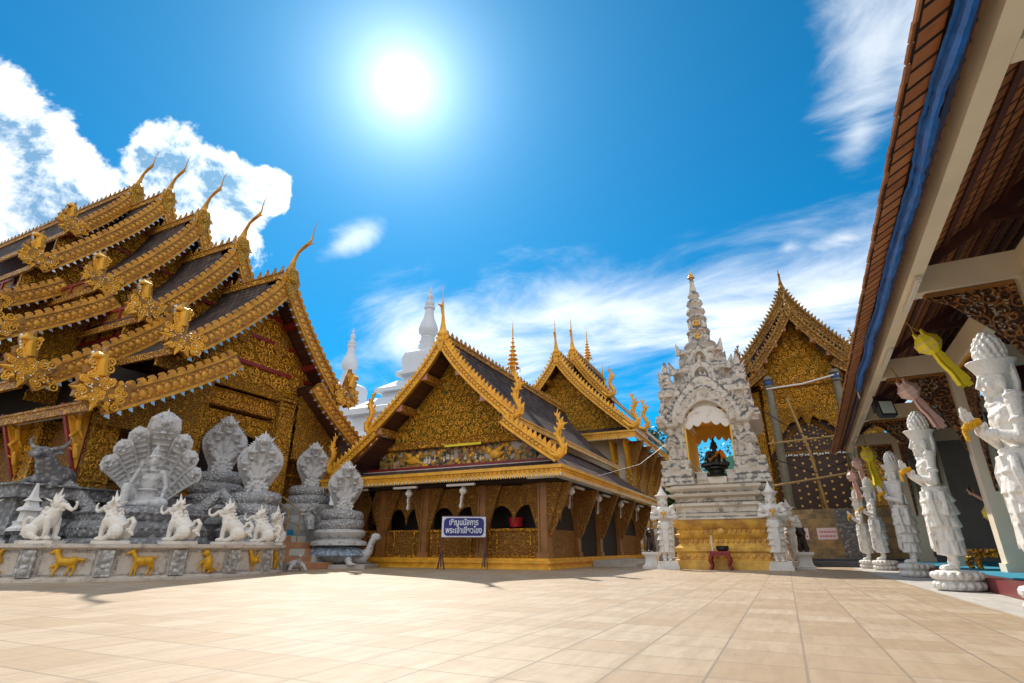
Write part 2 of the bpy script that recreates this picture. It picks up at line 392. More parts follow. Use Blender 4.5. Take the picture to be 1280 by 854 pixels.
REDF = plain('dark_red_floor_tile', (.20, .028, .030), .4, 0., .2, 4., .1)
m_, t_, b_ = newmat('gold_dotted_dark_lattice')
oc_ = t_.n('TexCoord').outputs['Object']; sp_ = t_.n('SeparateXYZ', ins={0: oc_})
xq = t_.m('FRACT', t_.m('DIVIDE', sp_.outputs[0], .34)); zq = t_.m('FRACT', t_.m('ADD', t_.m('DIVIDE', sp_.outputs[2], .34), t_.m('MULTIPLY', t_.m('FLOOR', t_.m('DIVIDE', sp_.outputs[0], .34)), .5)))
rr_ = t_.m('ADD', t_.m('POWER', t_.m('SUBTRACT', xq, .5), 2.), t_.m('POWER', t_.m('SUBTRACT', zq, .5), 2.))
pset(t_, b_, t_.mix(t_.m('LESS_THAN', rr_, .022), (.055, .022, .010, 1), (.72, .45, .09, 1)), .45, 0.); STENCIL = m_

# paving
def paving(name, c1, c2, mort, wd, hv, bump=.55, rough=.42):
    m, t, b = newmat(name); oc = t.n('TexCoord').outputs['Object']
    br = t.n('TexBrick', offset=.0, ins={'Vector': oc, 'Color1': C4(c1), 'Color2': C4(c2), 'Mortar': C4(mort), 'Scale': 1., 'Mortar Size': .008, 'Mortar Smooth': .15, 'Brick Width': wd, 'Row Height': hv, 'Bias': -.1})
    st = t.noise(t.n('Mapping', ins={'Vector': oc, 'Scale': (9., 1.6, 1)}).outputs[0], 1.0, 6, .6)
    big = t.noise(oc, .35, 5, .6)
    cc = t.mix(t.ss(st, .35, .7, 0., .6), br.outputs[0], C4([c * .72 for c in c1]))
    ln = t.noise(t.n('Mapping', ins={'Vector': oc, 'Scale': (3., 42., 1)}).outputs[0], 1.0, 5, .65); cc = t.mix(t.ss(ln, .52, .70, 0., .38), cc, C4([c * .62 for c in c1]))
    cc = t.mix(t.ss(big, .4, .7, 0., .35), cc, C4((c1[0] * 1.08, c1[1] * 1.12, c1[2] * 1.16)))
    blot = t.noise(oc, 3.1, 5, .7); cc = t.mix(t.ss(blot, .58, .78, 0., .42), cc, C4([c * .5 for c in c1]))
    spot = t.noise(oc, 17., 4, .7); cc = t.mix(t.ss(spot, .68, .76, 0., .5), cc, C4([c * .42 for c in c1]))
    scuff = t.noise(t.n('Mapping', ins={'Vector': oc, 'Rotation': (0, 0, .6), 'Scale': (.5, 3.2, 1)}).outputs[0], 1.3, 7, .7); cc = t.mix(t.ss(scuff, .55, .75, 0., .35), cc, C4((c2[0] * 1.1, c2[1] * 1.16, c2[2] * 1.25)))
    emb = t.n('TexVoronoi', feature='SMOOTH_F1', ins={'Vector': oc, 'Scale': 9., 'Smoothness': .6}).outputs[0]
    h = t.m('ADD', t.m('MULTIPLY', br.outputs[1], -.7), t.m('ADD', t.m('ADD', t.m('MULTIPLY', st, .35), t.m('MULTIPLY', ln, .5)), t.m('MULTIPLY', t.m('MULTIPLY', emb, .35), t.ss(t.noise(oc, 2.2, 1), .5, .6))))
    pset(t, b, cc, t.m('ADD', rough, t.m('MULTIPLY', st, .2)), 0., h, bump, .012, .35)
    return m
TILE = paving('peach_paving_tiles', (.395, .28, .172), (.52, .415, .30), (.25, .20, .145), .46, .46)
GREYP = paving('grey_paving', (.50, .47, .42), (.55, .52, .47), (.40, .37, .34), .9, .9, .15, .55)
EARTH = plain('earth', (.16, .13, .09), .9, 0., .3, .5, .3)

# ================================================================== THE SETTING
g = MB(); g.add([(-400, -200, -.03), (400, -200, -.03), (400, 800, -.03), (-400, 800, -.03)], [(0, 1, 2, 3)]); tag(g.build('ground', EARTH), kind='structure')
g = MB(); g.add([(-45, -14, 0), (1.9, -14, 0), (1.9, 60, 0), (-45, 60, 0)], [(0, 1, 2, 3)]); tag(g.build('courtyard_paving', TILE), kind='structure')
g = MB(); g.add([(1.9, -14, -.004), (14, -14, -.004), (14, 60, -.004), (1.9, 60, -.004)], [(0, 1, 2, 3)]); tag(g.build('path', GREYP), kind='structure')

# ================================================================== TEMPLE ROOF KIT
def frame(ox, oy, fv):
    fx, fy = fv; sx, sy = -fy, fx
    def F(a, b, z): return Vector((ox + fx * a + sx * b, oy + fy * a + sy * b, z))
    F.f = Vector((fx, fy, 0)); F.s = Vector((sx, sy, 0)); return F
def curve(b0, z0, b1, z1, p, n=12):
    return [(b0 + (b1 - b0) * t, z0 - (z0 - z1) * t ** p) for t in [(i / n) ** 1.25 for i in range(n + 1)]]
def walk(c, step, start=0.):
    out = []; need = start; acc = 0.
    for (x0, y0), (x1, y1) in zip(c, c[1:]):
        L = math.hypot(x1 - x0, y1 - y0)
        while acc + L >= need:
            t = (need - acc) / L; out.append((x0 + (x1 - x0) * t, y0 + (y1 - y0) * t, (x1 - x0) / L, (y1 - y0) / L)); need += step
        acc += L
    return out
def slopes(F, fr, bk, cv, mats, parent, name='roof', th=.10, sides=(1, -1)):
    m = MB()
    for s in sides:
        L = 0; prev = None; top = []; 
        for b, z in cv:
            if prev: L += math.hypot(b - prev[0], z - prev[1])
            prev = (b, z); top.append((b, z, L))
        n = len(top); vs = []; uv = []
        for b, z, l in top: vs += [F(fr, s * b, z), F(bk, s * b, z)]; uv += [(fr + b * .03, l), (bk + b * .03, l)]
        for b, z, l in top: vs += [F(fr, s * b, z - th), F(bk, s * b, z - th)]; uv += [(fr, l), (bk, l)]
        o = 2 * n
        m.add(vs, [(2 * i, 2 * i + 1, 2 * i + 3, 2 * i + 2) for i in range(n - 1)], 0, None, uv)
        m.add(vs, [(o + 2 * i, o + 2 * i + 1, o + 2 * i + 3, o + 2 * i + 2) for i in range(n - 1)] + [(2 * i, 2 * i + 2, o + 2 * i + 2, o + 2 * i) for i in range(n - 1)] + [(2 * n - 2, 2 * n - 1, o + 2 * n - 1, o + 2 * n - 2)], 1)
    return m.build(name, mats, parent, 50)
GB_ = carved('aged_gold_bargeboard', (.74, .40, .06), (.26, .12, .03), 8., .12, .45, .03)
def leafpoly(wd, h, lean=0.): return [(-wd * .5, -.05), (-wd * .52, h * .3), (-wd * .22 + lean * .6, h * .68), (lean, h), (wd * .2 + lean * .55, h * .6), (wd * .46, h * .25), (wd * .5, -.05)]
def scalpoly(wd, h): return [(-wd * .5, -.05), (-wd * .5, h * .55), (-wd * .25, h), (wd * .2, h), (wd * .42, h * .75), (wd * .3, h * .5), (wd * .42, h * .2), (wd * .5, -.05)]
def barge(F, fr, cv, s, parent, bw, th, tooth, mat, trim=None, lift=.12):
    m = MB(); ex, ey = F.s * s, Vector((0, 0, 1)); n = len(cv); nor = []
    for i in range(n):
        a, b = cv[max(i - 1, 0)], cv[min(i + 1, n - 1)]; tx, ty = b[0] - a[0], b[1] - a[1]; l = math.hypot(tx, ty); nor.append((-ty / l, tx / l))
    vs = []
    for (b, z), (nx, ny) in zip(cv, nor):
        for q, a in ((lift, fr), (-(bw - lift), fr), (-(bw - lift), fr + th), (lift, fr + th), ): vs.append(F(a, s * (b + nx * q), z + ny * q))
    fs = [(4 * i + j, 4 * i + (j + 1) % 4, 4 * i + 4 + (j + 1) % 4, 4 * i + 4 + j) for i in range(n - 1) for j in range(4)] + [(0, 1, 2, 3), (4 * n - 1, 4 * n - 2, 4 * n - 3, 4 * n - 4)]
    m.add(vs, fs)
    # raised rails along both edges
    for q0, q1 in ((lift + .01, lift - .06), (-(bw - lift) + .07, -(bw - lift) - .01)):
        vs = []
        for (b, z), (nx, ny) in zip(cv, nor):
            for q, a in ((q0, fr + th - .01), (q1, fr + th - .01), (q1, fr + th + .045), (q0, fr + th + .045)): vs.append(F(a, s * (b + nx * q), z + ny * q))
        m.add(vs, fs)
    kind, sp, h = tooth; m.mi = [0] * 0 + [0] * (len(m.f) // 3) + [1] * (len(m.f) - len(m.f) // 3); n0 = len(m.f); mid = lift - bw * .5
    for b, z, tx, ty in walk(cv, sp * .8, sp * .4):            # carved scales down the face
        nx, ny = -ty, tx; c = F(fr + th, s * (b + nx * mid), z + ny * mid); M4 = Matrix((( *(ex * tx + ey * ty),), (*(ex * nx + ey * ny),), (*F.f,))).transposed().to_4x4()
        m.ell(c, (sp * .33, bw * .21, .03), M4, 8); q = sp * .4 * tx; m.ell(F(fr + th, s * (b + nx * (mid + bw * .22) + q), z + ny * (mid + bw * .22) + sp * .4 * ty), (sp * .16, bw * .10, .05), M4, 6); m.ell(F(fr + th, s * (b + nx * (mid - bw * .22) + q), z + ny * (mid - bw * .22) + sp * .4 * ty), (sp * .16, bw * .10, .05), M4, 6)
    for b, z, tx, ty in walk(cv, sp, sp * .5):
        nx, ny = -ty, tx; o = F(fr + th * .6, s * (b + nx * lift), z + ny * lift)
        poly = leafpoly(sp * .8, h, -sp * .25) if kind == 'leaf' else scalpoly(sp * .78, h)
        m.prism(poly, o, ex * tx + ey * ty, ex * nx + ey * ny, .07)
    m.mi = m.mi[:n0] + [1] * (len(m.f) - n0); ob = m.build('bargeboard', (GOLDD, mat) if mat is not GB_ else (GB_, GB_), parent)
    if trim:
        t = MB()
        for b, z, tx, ty in walk(cv, sp * 1.0, sp * .3):
            nx, ny = -ty, tx; q = -(bw - lift) - .03
            t.prism([(-.02, .06), (-sp * .34, .0), (-sp * .22, -.12), (.02, -.02)], F(fr + th * .7, s * (b + nx * q), z + ny * q), ex * tx + ey * ty, ex * nx + ey * ny, .05)
        t.build('glass_trim', trim, ob)
    return ob
def flame_cluster(F, fr, b, z, s, parent, k, mats):     # crouching naga of curls at the foot of a bargeboard
    m = MB(); ex, ey = F.s * s * k, Vector((0, 0, k)); o = F(fr, s * b, z)
    def P(x, y, dz=0.): return o + ex * x + ey * y + F.f * dz
    out = [(-.80, .42), (-.62, .16), (-.42, .06), (-.22, .12), (-.10, .30), (-.14, .55), (-.08, .80), (.02, .98), (.05, 1.16), (.12, .98), (.24, 1.02), (.22, .84), (.36, .80), (.28, .62), (.44, .52), (.36, .36), (.54, .26), (.46, .10), (.60, -.04), (.48, -.14), (.50, -.30), (.34, -.32), (.28, -.46), (.12, -.42), (.02, -.54), (-.12, -.42), (-.26, -.46), (-.34, -.30), (-.52, -.28), (-.58, -.10), (-.76, -.04), (-.78, .12), (-.92, .22)]
    m.prism(out, o, ex, ey, .20 * k / 1)
    inn = [(x * .74 - .02, (y - .05) * .74 + .03) for x, y in out]; m.prism(inn, o, ex, ey, .34 * k); n0 = len(m.f)
    rnd = random.Random(int(b * 100 + z * 10))
    for q in range(64):                                # relief curls
        x, y = rnd.uniform(-.75, .5), rnd.uniform(-.42, .9)
        if y > .25 and not (-.12 < x < .34): continue
        rr = rnd.uniform(.045, .10); M = align(F.f)
        m.torus(P(x, y, .16 * k), rr * k, .028 * k, M, 9, 5)
        m.ell(P(x, y, .17 * k), (.035 * k,) * 3, None, 6)
    for i in range(7):
        a = -2.6 + i * .62; m.cone(P(math.cos(a) * .42 - .05, math.sin(a) * .36 - .06, .12 * k), P(math.cos(a) * .74 - .05, math.sin(a) * .60 - .04, .16 * k), .09 * k, 6)
    m.tube([P(.05, .35, .1 * k), P(.12, .6, .16 * k), P(.14, .8, .2 * k), P(.3, .82, .2 * k), P(.42, .74, .2 * k)], [.16 * k, .13 * k, .12 * k, .09 * k, .03 * k], 8)
    m.mi = [0] * n0 + [1] * (len(m.f) - n0); ob = m.build('naga_finial', (GOLDD, mats[0]), parent)
    t = MB()
    for q in range(16):
        x, y = rnd.uniform(-.6, .45), rnd.uniform(-.35, .3); t.ell(P(x, y, .19 * k), (.022 * k, .022 * k, .022 * k), None, 5)
    for q in range(5): t.ell(P(.28 + .02 * q, .5 + q * .09, .1 * k), (.05 * k, .05 * k, .05 * k), None, 6)
    t.build('glass_inlay', mats[1], ob)
    return ob
def swan_finial(F, fr, b, z, s, parent, k, mat):        # slender naga rearing up
    m = MB(); ex, ey = F.s * s * k, Vector((0, 0, k)); o = F(fr, s * b, z)
    path = [(-.45, .30), (-.18, .02), (.06, -.06), (.24, .06), (.27, .27), (.16, .48), (.06, .68), (.08, .90), (.18, 1.06), (.17, 1.25), (.07, 1.44), (.06, 1.62), (.12, 1.80)]
    rad = [.12, .15, .16, .15, .135, .12, .11, .12, .115, .08, .05, .035, .010]
    pts = [o + ex * x + ey * y for x, y in path]; m.tube(pts, [r * k for r in rad], 8, .75, F.f)
    m.cone(o + ex * .18 + ey * 1.10, o + ex * .50 + ey * 1.20, .08 * k, 6); m.cone(o + ex * .18 + ey * 1.0, o + ex * .40 + ey * .95, .06 * k, 6)
    for i in range(2, len(path) - 2):
        x, y = path[i]; m.prism([(-.06, -.05), (.0, .12), (.10, .19), (.07, .06), (.06, -.04)], o + ex * (x + rad[i] * .6) + ey * y, ex, ey, .05 * k)
        m.prism([(.05, -.05), (-.02, .11), (-.09, .16), (-.07, .05)], o + ex * (x - rad[i] * .6) + ey * (y + .04), ex, ey, .05 * k)
    return m.build('naga_finial', mat, parent)
def chofa(F, fr, z, parent, k, mat, path=None, b=0.):
    m = MB(); path = path or [(-.10, -.25), (-.04, .15), (.04, .50), (.22, .82), (.50, 1.00), (.74, 1.10), (.92, 1.30), (.93, 1.60), (.98, 1.88), (1.16, 2.12)]
    rad = [.20, .17, .095, .07, .085, .085, .045, .028, .018, .006]
    pts = [F(fr + x * k, b, z + y * k) for x, y in path]; m.tube(pts, [r * k for r in rad], 8, .75, F.s)
    x, y = path[5]; m.cone(F(fr + x * k, b, z + y * k), F(fr + (x + .36) * k, b, z + (y - .04) * k), .08 * k, 6)
    x, y = path[1]; m.lathe([(.20 * k, 0), (.24 * k, .1 * k), (.13 * k, .34 * k)], F(fr + x * k, b, z + y * k - .28 * k), 10)
    return m.build('apex_finial', mat, parent)
def pendant(F, fr, z, k, parent, mat):
    m = MB(); m.prism([(0, -.95), (.20, -.55), (.26, -.15), (.16, .18), (-.16, .18), (-.26, -.15), (-.20, -.55)], F(fr, 0, z), F.s * k, (0, 0, k), .10); m.ell(F(fr + .06, 0, z - .2 * k), (.13 * k, .13 * k, .16 * k), None, 10); return m.build('apex_pendant', mat, parent)
def crest(F, fr, bk, z, parent, sp, h, mat, beam=(.2, .26), kind='leaf'):
    m = MB(); m.bar(F(fr, 0, z + .05), F(bk, 0, z + .05), beam[0], beam[1]); m.bar(F(fr, 0, z + .05 + beam[1] * .5), F(bk, 0, z + .05 + beam[1] * .5), beam[0] * 1.35, .05)
    n = int(abs(fr - bk) / sp); top = z + .05 + beam[1] * .5
    for i in range(n):
        a = fr - (i + .5) * sp
        if kind == 'leaf': m.prism(leafpoly(sp * .55, h, sp * .1), F(a, 0, top), F.f, (0, 0, 1), .06)
        else: m.lathe([(.05, 0), (.085, h * .25), (.05, h * .4), (.07, h * .55), (.02, h * .8), (.004, h)], F(a, 0, top), 6)
    return m.build('ridge_crest', mat, parent)
def gablewall(F, a, cv, zb, parent, mat, th=.12, inset=.25, name='gable_panel'):
    m = MB(); pts = [(b, z - inset) for b, z in cv if z - inset > zb + .02]
    bl = pts[-1][0]
    poly = [(-b, z) for b, z in pts[::-1]] + [(b, z) for b, z in pts[1:]]
    poly = [(-bl, zb)] + poly + [(bl, zb)]
    m.prism(poly[::-1], F(a, 0, 0), F.s, (0, 0, 1), th); return m.build(name, mat, parent, 30)
def curls(F, a, test, b0, b1, z0, z1, parent, step=.24, mat=None, name='scroll_relief', seed=1):
    m = MB(); rn = random.Random(seed); z = z0; row = 0; M = align(F.f)
    while z < z1:
        b = b0 + (step * .5 if row % 2 else 0)
        while b < b1:
            x, y = b + rn.uniform(-.05, .05), z + rn.uniform(-.05, .05)
            if test(x, y):
                r = step * rn.uniform(.32, .44); c = F(a, x, y); ph = rn.uniform(0, 6.28); pts = []
                for i in range(10): t = i / 9; q = ph + t * 7.5 * (1 if (row + int(b * 9)) % 2 else -1); rr = r * (1.05 - .82 * t); pts.append(F(a + .02 + .03 * t, x + rr * math.cos(q), y + rr * math.sin(q)))
                m.tube(pts, [r * .10] + [r * .20] * 8 + [r * .28], 5); 
                for i in range(2): q = ph + 2 + i * 2.4; m.cone(F(a + .02, x + r * .7 * math.cos(q), y + r * .7 * math.sin(q)), F(a + .05, x + r * 1.5 * math.cos(q + .4), y + r * 1.5 * math.sin(q + .4)), r * .24, 4)
            b += step
        z += step * .84; row += 1
    return m.build(name, mat or GOLDB, parent)
def under(cv, inset, zb):
    def t(b, z):
        b = abs(b)
        if z < zb: return False
        for (x0, y0), (x1, y1) in zip(cv, cv[1:]):
            if x0 <= b <= x1: return z < y0 + (y1 - y0) * (b - x0) / max(1e-6, x1 - x0) - inset
        return False
    return t
def post(m, F, a, b, z0, z1, wd, capit=True):
    c = F(a, b, 0); rz = math.atan2(F.f.y, F.f.x)
    m.box((c.x, c.y, (z0 + z1) / 2), (wd, wd, z1 - z0), rz=rz)
    for q in (-1, 1):
        for r in (-1, 1):
            p = F(a + q * wd * .5, b + r * wd * .5, 0); m.box((p.x, p.y, (z0 + z1) / 2), (.09, .09, z1 - z0 - .02), rz=rz)
    if capit:
        for z, e in ((z0 + .10, .16), (z0 + .28, .08), (z1 - .12, .20), (z1 - .30, .12), (z1 - .46, .05)): m.box((c.x, c.y, z), (wd + e, wd + e, .10), rz=rz)
        k = z1 - .62; 
        for i in range(4): m.box((c.x, c.y, k - i * .11), (wd + .03 + .03 * (i % 2), wd + .03 + .03 * (i % 2), .07), rz=rz)
    return m
def lobed(bw, ztop, zside, lobes, depth):                # valance whose lower edge hangs in lobes
    pts = [(-bw, ztop), (bw, ztop), (bw, zside)]
    N = 40
    for i in range(N + 1):
        t = 1 - i / N; x = -bw + 2 * bw * t; u = abs(2 * t - 1)
        arch = depth * (1 - u ** 2.2) ; sc = abs(math.sin(t * math.pi * lobes)) * .12
        pts.append((x * .999, zside + arch - sc * (1 if u < .97 else 0)))
    return pts[::-1]

# ================================================================== LEFT TEMPLE
F = frame(0, 13.02, (1, 0))
T1 = thing('temple_hall', 'largest gilded temple hall with five stepped roof tiers, behind the grey naga statues', 'temple', (-22, 13.02, 0))
tiers = [(-15.8, -19.6, 10.5, 3.56, 6.35), (-19.1, -22.9, 12.78, 3.05, 8.2), (-22.3, -26.2, 15.14, 3.2, 10.0), (-25.6, -29.3, 17.33, 4.05, 11.35), (-28.7, -44, 18.7, 2.2, 14.9)]
lows = [(-15.55, 1.85, 6.55, 5.45, 4.2), (-18.9, 2.35, 8.2, 5.75, 5.15), (-22.1, 2.75, 9.7, 5.85, 7.2), (-25.4, 3.1, 10.9, 5.2, 9.2)]
BG = dict(bw=.54, th=.16)
for i, (fr, bk, z0, hw, z1) in enumerate(tiers):
    cv = curve(0, z0, hw, z1, .76)
    rf = slopes(F, fr, bk, cv, (ROOF, SOFFIT), T1)
    for s in (-1, 1):
        barge(F, fr, cv, s, rf, tooth=('scal', .30, .16), mat=GOLDT, trim=SILVER, **BG)
        flame_cluster(F, fr + .12, hw + .12, z1 + .25, s, rf, 1.0, (GOLDB, SILVER))
    chofa(F, fr + .1, z0 + .22, rf, .90, GOLDT); pendant(F, fr + .2, z0, 1.15, rf, GOLDC)
    crest(F, fr - .25, bk, z0, rf, .42, .38, GOLDF)
    for s in (-1, 1): m = MB(); m.bar(F(fr - .1, s * hw, z1 - .1), F(bk, s * hw, z1 - .1), .10, .22); m.build('eave_fascia', GOLDF, rf)
    gw = gablewall(F, fr - .95, cv, z1 - 1.2 if i else 5.9, rf, GOLDP, inset=.2)
    curls(F, fr - .88, under(cv, .5, z1 - .9 if i else 6.35), -hw, hw, z1 - .9 if i else 6.4, z0, gw, .34, GOLDB, seed=i)
    m = MB()                                            # red framing and round medallions over the gilded panel
    h = z0 - z1
    for q in (.28, .52, .78): bb = hw * q ** 1.25; zz = z0 - h * q + .0; m.bar(F(fr - .84, -bb, zz - .35), F(fr - .84, bb, zz - .35), .10, .13)
    for s in (-1, 1):
        m.bar(F(fr - .84, s * .45, z1 - .9 if i else 6.0), F(fr - .84, s * .45, z0 - 1.25), .12, .10); m.bar(F(fr - .84, s * 1.35, z1 - .9 if i else 6.0), F(fr - .84, s * 1.35, z0 - 2.3), .12, .10)
    m.build('gable_framing', RED, gw)
    if i == 0:
        for s in (-1, 1):
            for bb, zz, r in ((.85, 7.95, .36), (1.85, 6.75, .36)):
                m = MB(); m.lathe([(r, 0), (r, .06), (r * .85, .10), (r * .8, .06), (r * .5, .10), (.02, .13)], (0, 0, 0), 20, 0, Matrix.Translation(F(fr - .86, s * bb, zz)) @ align(F.f)); m.build('medallion', GOLDF, gw)
    for q in (.05, .36, .68, .95):
        for s in (-1, 1): m = MB(); b, z = cv[min(12, int(q * 12))]; m.bar(F(fr - 1.0, s * b, z - .26), F(fr - .02, s * b, z - .26), .22, .22); m.build('purlin', RED, rf)
for i, (fr, b0, z0, hw, z1) in enumerate(lows):
    cv = curve(b0, z0, hw, z1, .86, 8); bk = -44 if i == 0 else tiers[i][1] - 8
    rf = slopes(F, fr, bk, cv, (ROOF, SOFFIT), T1, 'lower_roof')
    for s in (-1, 1):
        barge(F, fr, cv, s, rf, tooth=('scal', .30, .16), mat=GOLDT, trim=SILVER, **BG)
        flame_cluster(F, fr + .12, hw + .12, z1 + .25, s, rf, 1.0, (GOLDB, SILVER))
    for s in (-1, 1): m = MB(); m.bar(F(fr - .1, s * hw, z1 - .14), F(bk, s * hw, z1 - .14), .12, .26); m.bar(F(fr - .1, s * (hw + .03), z1 - .02), F(bk, s * (hw + .03), z1 - .02), .12, .06); m.build('eave_fascia', GOLDF, rf)
    for s in (-1, 1):                                   # band of wall between the two roofs, framed panels
        m = MB(); m.bar(F(fr - 1.1, s * (b0 + .25), z0 + .2), F(bk, s * (b0 + .25), z0 + .2), .12, 1.5)
        m.build('clerestory', GOLDP, rf)
        m = MB()
        for z in (z0 - .3, z0 + .35, z0 + .85): m.bar(F(fr - 1.1, s * (b0 + .33), z), F(bk, s * (b0 + .33), z), .06, .12)
        for k in range(6): m.box(F(fr - 1.4 - k * 1.0, s * (b0 + .33), z0 + .25), (.12, .07, 1.2))
        m.build('clerestory_frame', RED, rf)
        m = MB(); m.prism([(b0 + .2, z0 - .3), (hw - .5, z1 - .1), (hw - .5, z1 - .4), (b0 + .2, z1 - .4)], F(fr - .95, 0, 0), F.s * s, (0, 0, 1), .1); m.build('gable_panel', GOLDP, rf, 30)
# front wall
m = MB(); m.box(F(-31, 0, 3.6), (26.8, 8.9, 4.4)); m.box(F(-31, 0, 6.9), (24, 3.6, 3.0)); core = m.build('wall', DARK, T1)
for b in (-4.4, -1.95, 1.65, 4.2):
    m = MB(); inner = abs(b) < 3; post(m, F, -17.0 - (0 if inner else .1), b, 2.05, 6.1 if inner else 4.9, .62); pp = m.build('pillar', GOLD, T1)
    curls(F, -16.69 - (0 if inner else .1), lambda x, z: True, b - .14, b + .2, 2.5, 5.4 if inner else 4.2, pp, .22, GOLDB, 'pillar_scroll', int(b * 10))
for c_, e_ in (((-17.2, -.1, 5.55), (.5, 5.6, .62)), ((-17.08, -.1, 6.2), (.5, 5.6, .34)), ((-17.3, -.1, 4.98), (.4, 3.2, .28)), ((-17.3, -3.2, 4.75), (.45, 2.6, .34)), ((-17.3, -3.2, 4.2), (.4, 2.3, .22)), ((-17.3, 2.95, 4.75), (.45, 2.6, .34)), ((-17.3, 2.95, 4.2), (.4, 2.3, .22))):
    m = MB(); m.box(F(*c_), e_); m.build('lintel', GOLDF, T1)
m = MB(); m.prism(lobed(1.5, 5.05, 3.9, 5, .75), F(-17.15, -.15, 0), F.s, (0, 0, 1), .12); dv = m.build('door_valance', GOLDP, T1)
curls(F, -17.08, lambda b, z: z > 4.1 + .75 * (1 - abs((b + .15) / 1.5) ** 2.2) + .05, -1.6, 1.3, 4.1, 5.0, dv, .24, GOLDB, seed=31)
curls(F, -16.94, lambda b, z: True, -2.6, 2.4, 5.38, 5.8, T1, .26, GOLDB, 'frieze_scroll', 32)
for bb, wd in ((-3.18, 1.9), (2.95, 1.9)):
    m = MB(); m.box(F(-17.5, bb, 3.7), (.2, wd, 3.2)); wn = m.build('side_panel', WOODG, T1)
    m = MB()
    for z in (2.5, 3.3, 3.95, 4.5): m.box(F(-17.38, bb, z), (.1, wd, .12))
    for s in (-1, 0, 1): m.box(F(-17.385, bb + s * wd * .46, 3.5), (.1, .12, 2.6))
    m.build('panel_frame', GOLDF, wn)
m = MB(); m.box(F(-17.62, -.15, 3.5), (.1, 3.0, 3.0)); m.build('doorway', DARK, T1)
# side wall facing the court
for k in range(5):
    m = MB(); post(m, F, -19.6 - 3.1 * k, -4.5, 2.05, 4.6, .62); m.build('pillar', WOODG if k > 2 else GOLD, T1)
    m = MB(); m.box(F(-18.05 - 3.1 * k, -4.48, 3.1), (2.2, .1, 2.1)); m.build('side_panel', WOODG, T1)
for k in range(5):                                       # wedge brackets under the eave with dancing figures
    a = -17.0 - 3.1 * k
    m = MB(); m.prism([(.32, 4.35), (1.1, 4.25), (.62, 3.0), (.32, 2.3)], F(a + .05, -4.45, 0), -F.s, (0, 0, 1), .12); br = m.build('eave_bracket', RED, T1, 30)
    m = MB(); m.prism([(.40, 4.25), (1.0, 4.15), (.55, 3.02), (.40, 2.6)], F(a + .13, -4.45, 0), -F.s, (0, 0, 1), .10)
    c = lambda x, z: F(a + .2, -4.45 - x, z)
    m.ell(c(.66, 3.95), (.07, .08, .09), None, 8); m.cap(c(.66, 3.86), c(.6, 3.6), .08, .07, 8); m.cap(c(.66, 3.82), c(.9, 3.98), .035, .03, 6); m.cap(c(.6, 3.8), c(.44, 3.98), .035, .03, 6); m.cap(c(.6, 3.6), c(.75, 3.42), .06, .045, 6); m.cap(c(.58, 3.58), c(.46, 3.4), .06, .045, 6); m.cap(c(.75, 3.42), c(.62, 3.26), .04, .03, 6)
    m.ell(c(.55, 3.2), (.06, .07, .08), None, 8); m.cap(c(.55, 3.1), c(.5, 2.9), .07, .06, 8); m.cap(c(.55, 3.05), c(.68, 3.1), .03, .025, 6)
    m.build('bracket_relief', GOLDY, br)
m = MB(); m.bar(F(-16.6, -5.2, 4.02), F(-20.6, -5.2, 4.02), .08, .07); m.build('lamp_tube', TUBEW, T1)

# raised terrace in front of it
T = thing('terrace', 'grey moulded terrace carrying the largest temple hall', 'terrace', (-22, 13, 0))
m = MB()
for z0, z1, e in ((0, .5, .0), (.5, .9, -.15), (.9, 1.3, -.08), (1.3, 1.75, -.22), (1.75, 2.05, 0.)):
    m.box((-30 + e, 13, (z0 + z1) / 2), (27.6 + e * 2, 12.4 + e * 2, z1 - z0 - .002))
m.build('wall', GREYST, T)
m = MB(); m.box((-30, 13, 2.06), (27.8, 12.6, .04)); m.build('coping', GREYST, T)

# staircase between the nagas
T = thing('staircase', 'terracotta and stone step flight between two pairs of naga statues', 'stairs', (-14.6, 13.55, 0))
for i in range(10):
    m = MB(); x1 = -13.35 - .33 * i - (.5 if i > 4 else 0); rn = random.Random(i)
    m.box(((x1 - 17) / 2, 13.55, .1 + .2 * i), (x1 + 17, 1.9, .2 - .004)); st = m.build('step', CONC, T)
    m = MB(); y = 12.62
    while y < 14.45:
        L = .62
        if (i + int(y * 1.7)) % 3: m.box((x1 + .004, min(y + L / 2, 14.2), .1 + .2 * i), (.014, L - .02, .188))
        y += L
    m.build('tile', TERRA, st)
tg = MB(); tg.box((-14.97, 13.55, 1.005), (.55, 1.7, .03)); tg.box((-15.2, 13.55, 1.10), (.03, 1.7, .2)); tag(tg.build('carpet', TEAL), 'blue carpet laid on the landing of the naga staircase', 'carpet')
for yy in (13.35, 13.85):
    m = MB(); m.tube([(-14.4, yy, .8), (-14.4, yy, 1.75), (-15.3, yy, 2.25)], .025, 6); m.tube([(-14.4, yy, 1.3), (-15.0, yy, 1.5)], .018, 6)
    tag(m.build('handrail', BAMBOO), 'thin handrail post rising from the naga staircase, %s' % ('on the side nearer the lion wall' if yy < 13.5 else 'on the side nearer the turtle'), 'handrail', 'handrails on the stairs')

